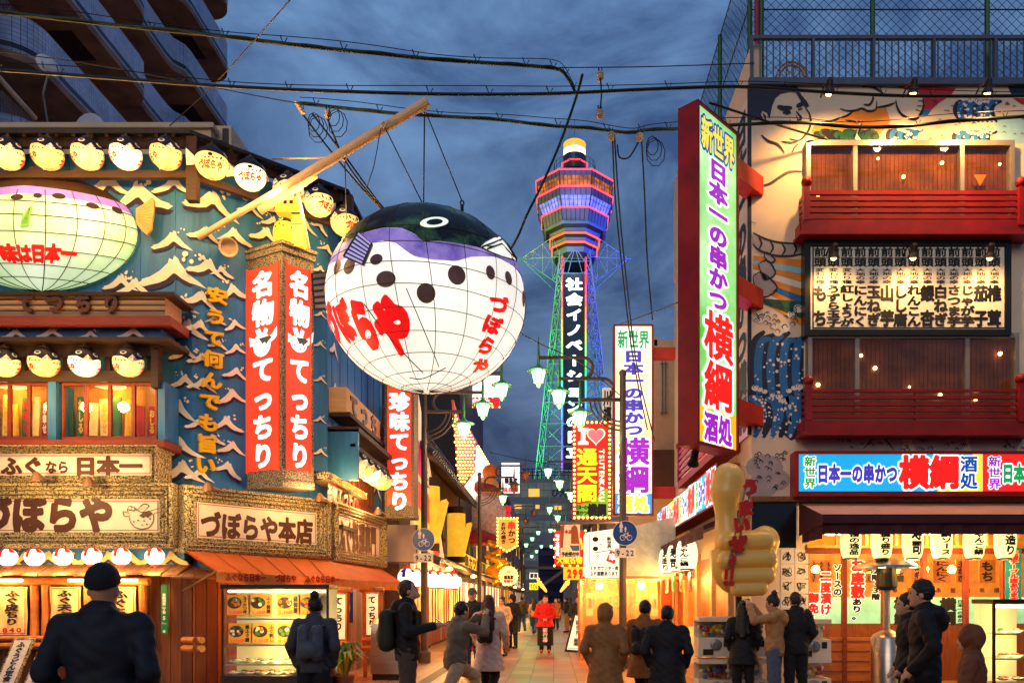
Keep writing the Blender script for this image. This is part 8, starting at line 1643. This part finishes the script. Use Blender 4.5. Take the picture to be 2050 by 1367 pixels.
# ------------------------------------------------------------------ people
ARMS = {'down': ((.25, -.03, 1.13), (.25, .06, .90)), 'phone': ((.24, .02, 1.13), (.07, .30, 1.19)), 'raise': ((.25, .24, 1.34), (.09, .36, 1.56)), 'front': ((.27, .02, 1.13), (.06, .2, 1.02)), 'pocket': ((.245, -.07, 1.13), (.2, .1, .93)), 'swing': ((.25, .06, 1.13), (.24, .2, .95))}
LEGS = {'stand': (((.1, .01, .49), (.105, -.02, .08)),)*2, 'walk': (((.1, .17, .51), (.1, .26, .1)), ((.1, .0, .48), (.1, -.3, .16))), 'lunge': (((.14, .42, .50), (.14, .40, .08)), ((.13, -.2, .42), (.13, -.58, .13)))}
m_skin = M('skin', (206, 150, 118), .5, var=.06); m_lip = M('lips', (150, 76, 66), .5); m_eye = M('eye_dark', (24, 18, 16), .3)
def person(label, x, y, yaw, h, topc, legc, hairc, hair='short', arms='down', legs='stand', hem=.84, lean=0., bag=None, look=0., wide=1., hood=None, cap=None, shoe=(24, 22, 22), extra=None, vx=.013, rough=.75):
    t = thing('person', label, 'person', (x, y, 0), None); s = h/1.7; dz = -.2 if legs == 'lunge' else 0.
    Rz = Matrix.Rotation(radians(yaw), 4, 'Z'); rot = Matrix.Rotation(-lean, 3, 'X'); pv = Vector((0, 0, .95))
    def U(p):                                                          # upper body leans about the hips
        q = rot @ (Vector(p)-pv)+pv; return (q.x*wide, q.y, q.z+dz)
    def Lg(p): return (p[0]*wide, p[1], p[2])
    def out(name, pr, vox, mats, k=.03, planes=(), fold=0., mi=None, ff=18.):
        vs, fs = solid(pr, vox, k, planes, fold, ff); m_ = mi(vs[fs].mean(1)) if mi else None
        vs = (np.array(vs)*s) @ np.array(Rz.to_3x3()).T+np.array((x, y, 0)); return np_mesh(name, vs, fs, mats, t, mi=m_)
    if isinstance(arms, str): arms = (arms, arms)
    AJ = []
    for sd_, a in ((-1, arms[0]), (1, arms[1])): e_, w_ = ARMS[a]; AJ.append((U((sd_*.185, 0, 1.39)), U((sd_*e_[0], e_[1], e_[2])), U((sd_*w_[0], w_[1], w_[2]))))
    LJ = []
    for sd_, l_ in ((-1, LEGS[legs][0]), (1, LEGS[legs][1])): LJ.append(((sd_*.09*wide, 0, .9+dz), Lg((sd_*l_[0][0], l_[0][1], l_[0][2])), Lg((sd_*l_[1][0], l_[1][1], l_[1][2]))))
    hc = U((0, .03+look*.02, 1.585)); lk = Matrix.Rotation(-look, 3, 'X'); H = lambda p: tuple(Vector(hc)+lk @ Vector(p))
    pr = [('e', U((0, 0, 1.0)), (.16*wide, .11, .14)), ('e', U((0, 0, 1.25)), (.165*wide, .11, .2)), ('c', U((-.15, 0, 1.38)), .06, U((.15, 0, 1.38)), .06), ('c', U((0, -.01, 1.4)), .06, H((0, -.015, -.06)), .05),
          ('e', H((0, 0, .02)), (.074, .094, .105)), ('e', H((0, .03, -.05)), (.052, .06, .055)), ('c', H((0, .09, .0)), .011, H((0, .1, -.025)), .013, {'k': .014}), ('e', H((0, .062, -.088)), (.03, .03, .022), {'k': .02}), ('e', H((-.077, -.005, -.01)), (.011, .018, .028), {'k': .008}), ('e', H((.077, -.005, -.01)), (.011, .018, .028), {'k': .008})]
    for a, e_, w_ in AJ:
        d = (Vector(w_)-Vector(e_)).normalized(); sd_ = 1 if a[0] > 0 else -1; sp = d.cross(Vector((0, 0, 1)) if abs(d.z) < .8 else Vector((0, 1, 0))).normalized(); hp = Vector(w_)+d*.06; nm = sp.cross(d)
        pr += [('c', a, .05, e_, .04), ('c', e_, .038, w_, .027), ('c', w_, .026, tuple(hp), .034, {'k': .015})]
        for q in range(4): b0 = hp+d*.03+sp*(q-1.5)*.02; L1 = (.038, .044, .041, .032)[q]; k1 = b0+d*L1; k2 = k1+(d*.8-nm*.5)*L1*.8; pr += [('c', tuple(b0), .0105, tuple(k1), .0095, {'k': .004}), ('c', tuple(k1), .0095, tuple(k2), .008, {'k': .004})]
        b0 = hp-d*.02-sp*.03*sd_; pr.append(('c', tuple(b0), .013, tuple(b0+d*.04-sp*.03*sd_-nm*.01), .0095, {'k': .008}))
    for a, kn, an in LJ: pr += [('c', a, .085, kn, .055), ('c', kn, .054, an, .036), ('c', an, .04, (an[0], an[1]+.13, an[2]-.045), .03)]
    ey = [np.array(H((q*.031, .083, .018))) for q in (-1, 1)]; mo_ = np.array(H((0, .092, -.055)))
    def face(c): m_ = np.zeros(len(c), int); [m_.__setitem__(np.linalg.norm(c-e_, axis=1) < .0125, 1) for e_ in ey]; m_[(np.abs(c-mo_) < (.022, .03, .0075)).all(1)] = 2; return m_
    out('body', pr, max(.0095, vx*.8), [m_skin, m_eye, m_lip], .025, mi=face)
    jm = M('cloth_%d_%d_%d' % topc, topc, rough, var=.2, scale=14, bump=.25); tm = M('cloth_%d_%d_%d' % legc, legc, .85, var=.2, scale=22, bump=.25); hm = M('hair_%d_%d_%d' % hairc, hairc, .45, var=.35, scale=16, stretch=(6, 6, .6), bump=.4)
    pr = [('e', U((0, 0, 1.25)), (.185*wide, .135, .25)), ('e', U((0, 0, .98)), (.19*wide, .14, .22)), ('e', U((0, 0, .9)), (.183*wide, .133, .17)), ('c', U((-.16, 0, 1.375)), .078, U((.16, 0, 1.375)), .078), ('c', U((0, -.02, 1.42)), .085, U((0, -.0, 1.47)), .075)]
    if hem < .8: pr += [('c', (0, 0, .98+dz), .17*wide, (-.05*wide, 0, hem), .2*wide), ('c', (0, 0, .98+dz), .17*wide, (.05*wide, 0, hem), .2*wide)]
    for a, e_, w_ in AJ: w2 = tuple(Vector(e_).lerp(Vector(w_), .96)); pr += [('c', a, .07, e_, .06), ('c', e_, .06, w2, .05)]
    if hood == 'up': pr += [('e', H((0, -.03, .03)), (.115, .125, .145))]
    else: pr += [('c', U((-.05, -.06, 1.47)), .035, U((.05, -.06, 1.47)), .035, {'k': .012}), ('c', U((-.06, -.03, 1.46)), .03, U((-.05, .06, 1.42)), .028, {'k': .012}), ('c', U((.06, -.03, 1.46)), .03, U((.05, .06, 1.42)), .028, {'k': .012})]
    if hood == 'down': pr += [('c', U((-.09, -.1, 1.43)), .06, U((.09, -.1, 1.43)), .06), ('e', U((0, -.14, 1.36)), (.12, .06, .1))]
    pl_ = [((0, 0, hem+dz*(legs == 'lunge')), (0, 0, -1))] if min(w_[2] for _, _, w_ in AJ) > hem+.0 else []
    out('coat' if hem < .8 else 'jacket', pr, vx, jm, .03, pl_, .0045, ff=30.)
    if hem >= .8 and pl_ and not lean:                                              # ribbed waistband, cuffs and pocket flaps of the jacket
        dk = tuple(int(v*.7) for v in topc); out('waistband', [('e', (0, 0, hem+dz), (.187*wide, .137, .13))], vx, M('trim_%d_%d_%d' % dk, dk, .85, var=.2, scale=50, stretch=(1, 1, .1), bump=.5), .02, [((0, 0, hem-.035+dz), (0, 0, -1)), ((0, 0, hem+.03+dz), (0, 0, 1))])
    pr = [('e', (0, 0, .96+dz), (.175*wide, .13, .13))]
    for a, kn, an in LJ: pr += [('c', a, .105, kn, .078), ('c', kn, .077, (an[0], an[1], an[2]+.03), .062)]
    out('trousers', pr, vx, tm, .025, [((0, 0, .065), (0, 0, -1))], .005, ff=26.)
    pr = []
    for a, kn, an in LJ: pr += [('c', (an[0], an[1]-.03, an[2]-.03), .05, (an[0], an[1]+.14, an[2]-.04), .043), ('c', an, .052, (an[0], an[1], an[2]+.04), .05)]
    out('shoes', pr, vx, M('shoe_%d_%d_%d' % shoe, shoe, .5), .02, [((0, 0, .0), (0, 0, -1))])
    if cap is None and hood != 'up' or hair in ('long', 'bun'):
        pr = [('e', H((0, -.015, .035)), (.085, .1, .108))]
        if hair == 'long': pr += [('c', H((-.055, -.05, 0)), .05, U((-.07, -.1, 1.22)), .055), ('c', H((.055, -.05, 0)), .05, U((.07, -.1, 1.22)), .055), ('c', H((0, -.08, 0)), .05, U((0, -.13, 1.16)), .06)]
        if hair == 'bun': pr += [('e', H((0, -.06, .15)), (.05, .05, .05))]
        n_ = lk @ Vector((0, .86, -.5)); out('hair', pr, .011, hm, .02, [(H((0, .055, .03)), tuple(n_))] if hair != 'long' else [(H((0, .06, .05)), tuple(lk @ Vector((0, .97, -.2))))], .006, ff=85.)
    if cap:
        pr = [('e', H((0, -.01, .05)), (.092, .108, .115))]; n_ = lk @ Vector((0, .25, -1))
        out('hat', pr, .011, M('hat_%d_%d_%d' % cap, cap, .85, var=.2, scale=40, bump=.4), .02, [(H((0, 0, .035)), tuple(n_))])
        if extra == 'peak': out('hat_peak', [('e', H((0, .11, .05)), (.07, .075, .012))], .006, MATS['hat_%d_%d_%d' % cap], .01)
    if bag:
        bc, sz = bag; bm_ = M('bag_%d_%d_%d' % bc, bc, .7, var=.25, scale=18, bump=.3)
        pr = [('c', U((-.08*sz, -.22, 1.02+.1*(1-sz))), .085*sz, U((-.08*sz, -.22, 1.3)), .075*sz), ('c', U((.08*sz, -.22, 1.02+.1*(1-sz))), .085*sz, U((.08*sz, -.22, 1.3)), .075*sz), ('e', U((0, -.29, 1.08)), (.11*sz, .06, .11*sz)), ('c', U((-.12, -.14, 1.36)), .02, U((-.12, .1, 1.36)), .02), ('c', U((.12, -.14, 1.36)), .02, U((.12, .1, 1.36)), .02), ('c', U((-.12, .13, 1.34)), .02, U((-.15, .12, 1.1)), .02), ('c', U((.12, .13, 1.34)), .02, U((.15, .12, 1.1)), .02)]
        out('backpack', pr, vx, bm_, .02)
    return t, lambda p: Rz @ (Vector(U(p))*s)+Vector((x, y, 0))
blk_ = (20, 20, 24)
person('man in a dark knitted cap and navy jacket seen from behind by the stalls', -2.6, 4.6, 8, 1.72, (18, 20, 34), blk_, (30, 22, 18), arms='pocket', cap=(22, 24, 30), wide=1.12, look=-.1)
person('woman with a hair bun in a dark grey jacket looking into the tall glass case', -2.55, 8.5, 5, 1.58, (58, 58, 66), blk_, (24, 18, 16), hair='bun', arms='pocket', lean=.12, bag=((70, 74, 86), .9))
t, at_ = person('man in a black jacket with an olive backpack looking down at his phone', -1.72, 9.4, -86, 1.77, (24, 22, 22), (78, 66, 60), (64, 40, 24), arms='phone', look=-.45, bag=((42, 42, 30), 1.15), hood='down')
def phone(label, p, yaw):
    t = thing('phone', label, 'phone', p); b = MB(); R_ = Matrix.Rotation(radians(yaw), 3, 'Z') @ Matrix.Rotation(radians(-35), 3, 'X'); b2 = MB()
    for bb, a in ((b, (.037, .075, -.004, .004)), (b2, (.033, .07, .0045, .005))): bb.add([Vector(p)+R_ @ Vector((sx*a[0], sy*a[1], z)) for z in (a[2], a[3]) for sx, sy in ((-1, -1), (1, -1), (1, 1), (-1, 1))], [(0, 3, 2, 1), (4, 5, 6, 7), (0, 1, 5, 4), (1, 2, 6, 5), (2, 3, 7, 6), (3, 0, 4, 7)])
    b.build('case', m_black, t); b2.build('screen', EM('phone_screen', (210, 226, 240), .8), t)
phone('small lit phone held by the man with the olive backpack', at_((0, .37, 1.24)), -86)
t, at_ = person('crouching man in a grey tan jacket and beige trousers taking a photograph in a lunge', -1.3, 10.6, -48, 1.72, (112, 98, 78), (186, 158, 116), (22, 18, 16), arms='raise', legs='lunge', lean=.12, shoe=(60, 44, 36))
phone('dark phone held up by the crouching man', at_((0, .44, 1.62)), -48)
person('man in a grey peaked cap and open black jacket facing the camera in the alley', -1.66, 16.4, 176, 1.75, (28, 26, 28), (56, 54, 58), (30, 24, 22), arms='pocket', cap=(76, 76, 72), extra='peak', shoe=(220, 216, 210))
person('woman with long brown hair in a pale pink coat carrying a small black backpack', -.95, 11.7, -10, 1.6, (222, 186, 164), blk_, (74, 34, 22), hair='long', arms='swing', legs='walk', hem=.55, bag=((20, 20, 22), .75), shoe=blk_)
person('woman in a cream coat with dark hair standing by the left shops', -1.42, 22, 160, 1.6, (214, 186, 140), (60, 50, 46), (28, 20, 18), hair='long', arms='pocket', hem=.6, vx=.018)
person('man in a black hooded jacket leaning by the pole deep on the left', -1.3, 25.5, 150, 1.68, blk_, (30, 30, 36), (24, 20, 18), arms='front', hood='up', vx=.018)
person('person in a dark green jacket with pale hood and jeans walking away', -1.5, 38, 10, 1.7, (66, 70, 60), (50, 72, 110), (40, 28, 22), legs='walk', hood='down', vx=.02)
person('woman in a pale pink sweater and jeans walking away in the alley', -.86, 36, -12, 1.6, (224, 176, 150), (64, 92, 134), (30, 20, 18), hair='long', legs='walk', vx=.02)
t, at_ = person('man in a red work coat, black lettered apron and red shoes mid alley', -.24, 23.4, 178, 1.66, (214, 26, 22), (24, 22, 26), (26, 20, 18), arms='front', hem=.78, shoe=(196, 30, 26), vx=.016, wide=1.08)
b = MB(); n = 12; vs = [(-.24+.235*cos(pi+pi*i/n), 23.4+.2*sin(pi+pi*i/n)-.0, z) for z in (.8, .22) for i in range(n+1)]; b.add(vs, [(i, i+1, n+2+i, n+1+i) for i in range(n)]); b.build('apron', M('apron_black', (22, 20, 24), .8), t)
b = MB(); q = FP(23.19); text(b, q, '新行幕', (40-.24-.07, .32, 40-.24+.07, .74), .05, 0, .0, vert=True); b.build('apron_lettering', m_white, t)
person('man in a black padded jacket and tan trousers turned sideways in the alley', .64, 38, 70, 1.66, (28, 28, 32), (150, 118, 78), (26, 20, 18), arms='phone', vx=.02)
person('person in a brown coat far down the middle of the alley', .12, 42, 170, 1.62, (150, 100, 50), (40, 36, 36), (50, 30, 20), hair='long', hem=.6, vx=.022)
person('person in dark clothes walking far down the alley on the left', -1.18, 46, 0, 1.7, (34, 32, 38), (30, 30, 36), (24, 20, 18), legs='walk', vx=.022)
person('person in a blue coat far down the alley', -.45, 50, 180, 1.66, (40, 56, 90), (40, 36, 36), (30, 24, 20), vx=.022)
person('person in a tan coat with the hood up, near the curtain stall', .6, 9.3, -14, 1.47, (146, 96, 48), (96, 64, 36), (40, 26, 18), arms='pocket', hood='up', hem=.5, wide=1.12)
person('person in an orange brown coat with dark hair right of the tan hooded figure', 1.13, 9.9, -24, 1.53, (140, 82, 34), blk_, (22, 18, 18), arms='swing', legs='walk', hem=.66, bag=((30, 26, 26), .8))
person('person in a long black coat walking away near the alley mouth', 1.28, 9.0, -12, 1.47, (22, 18, 20), blk_, (20, 16, 16), arms='pocket', legs='walk', hem=.45, wide=1.15)
t, at_ = person('woman in a tan hooded top and jeans holding up a phone toward the thumb statue', 3.1, 11.2, 62, 1.6, (168, 122, 74), (78, 88, 108), (30, 20, 18), hair='bun', arms='raise', look=.18, hood='down')
phone('phone held up by the woman in the tan hooded top', at_((0, .44, 1.62)), 62)
person('man in a black jacket standing behind the woman in the tan hooded top', 3.46, 11.4, 10, 1.64, (24, 20, 22), blk_, (50, 32, 22), arms='pocket')
person('person in a short black coat facing the capsule machines', 2.73, 11.5, -14, 1.52, (16, 15, 18), blk_, (16, 14, 14), hair='long', arms='pocket', hem=.7)
person('man in a black jacket with thick dark hair close by on the right', 3.32, 7.15, 66, 1.71, (16, 14, 16), blk_, (22, 16, 14), arms='pocket', wide=1.1, hood='down')
person('dark haired man in profile behind the nearest man on the right', 3.54, 7.95, 74, 1.6, (26, 20, 20), blk_, (26, 18, 16), arms='pocket')
person('short figure in a brown coat nearest on the right', 3.3, 6.3, 60, 1.32, (112, 62, 34), (60, 36, 28), (34, 22, 16), arms='swing', legs='walk', hem=.7, hood='up', wide=1.2)
for i, (x, y, yw, tc, lc, hr, lb) in enumerate(((-.6, 56, 0, (150, 60, 40), (40, 44, 60), 'short', 'person in a rust coloured jacket walking off far down the alley'), (.4, 60, 180, (60, 60, 66), (30, 30, 34), 'long', 'person in a grey coat approaching from far down the alley'), (-1.9, 30, 100, (70, 84, 60), (46, 42, 40), 'short', 'person in an olive jacket turned toward the left shops'), (1.0, 47, -20, (120, 90, 110), (40, 40, 50), 'long', 'person in a mauve coat near the right shops far down the alley'), (-1.0, 66, 0, (220, 210, 190), (60, 60, 70), 'short', 'small pale clad person farthest down the alley'), (.85, 28.5, 175, (44, 42, 52), (70, 74, 90), 'short', 'person in a dark jacket and grey trousers near the red advertising sign'))): person(lb, x, y, yw, 1.66, tc, lc, (30, 22, 20), hair=hr, legs='walk', arms='swing', vx=.024)
for x, y, yw, tc, lb in ((1.5, 20.25, 0, (30, 26, 30), 'dark clad customer standing close behind the plastic curtain'), (2.1, 20.3, -30, (60, 40, 40), 'customer in a maroon top behind the plastic curtain')): person(lb, x, y, yw, 1.62, tc, (40, 38, 42), (24, 20, 18), vx=.02)
for o in S.objects:
    if o.get('_o') is not None: del o['_o']
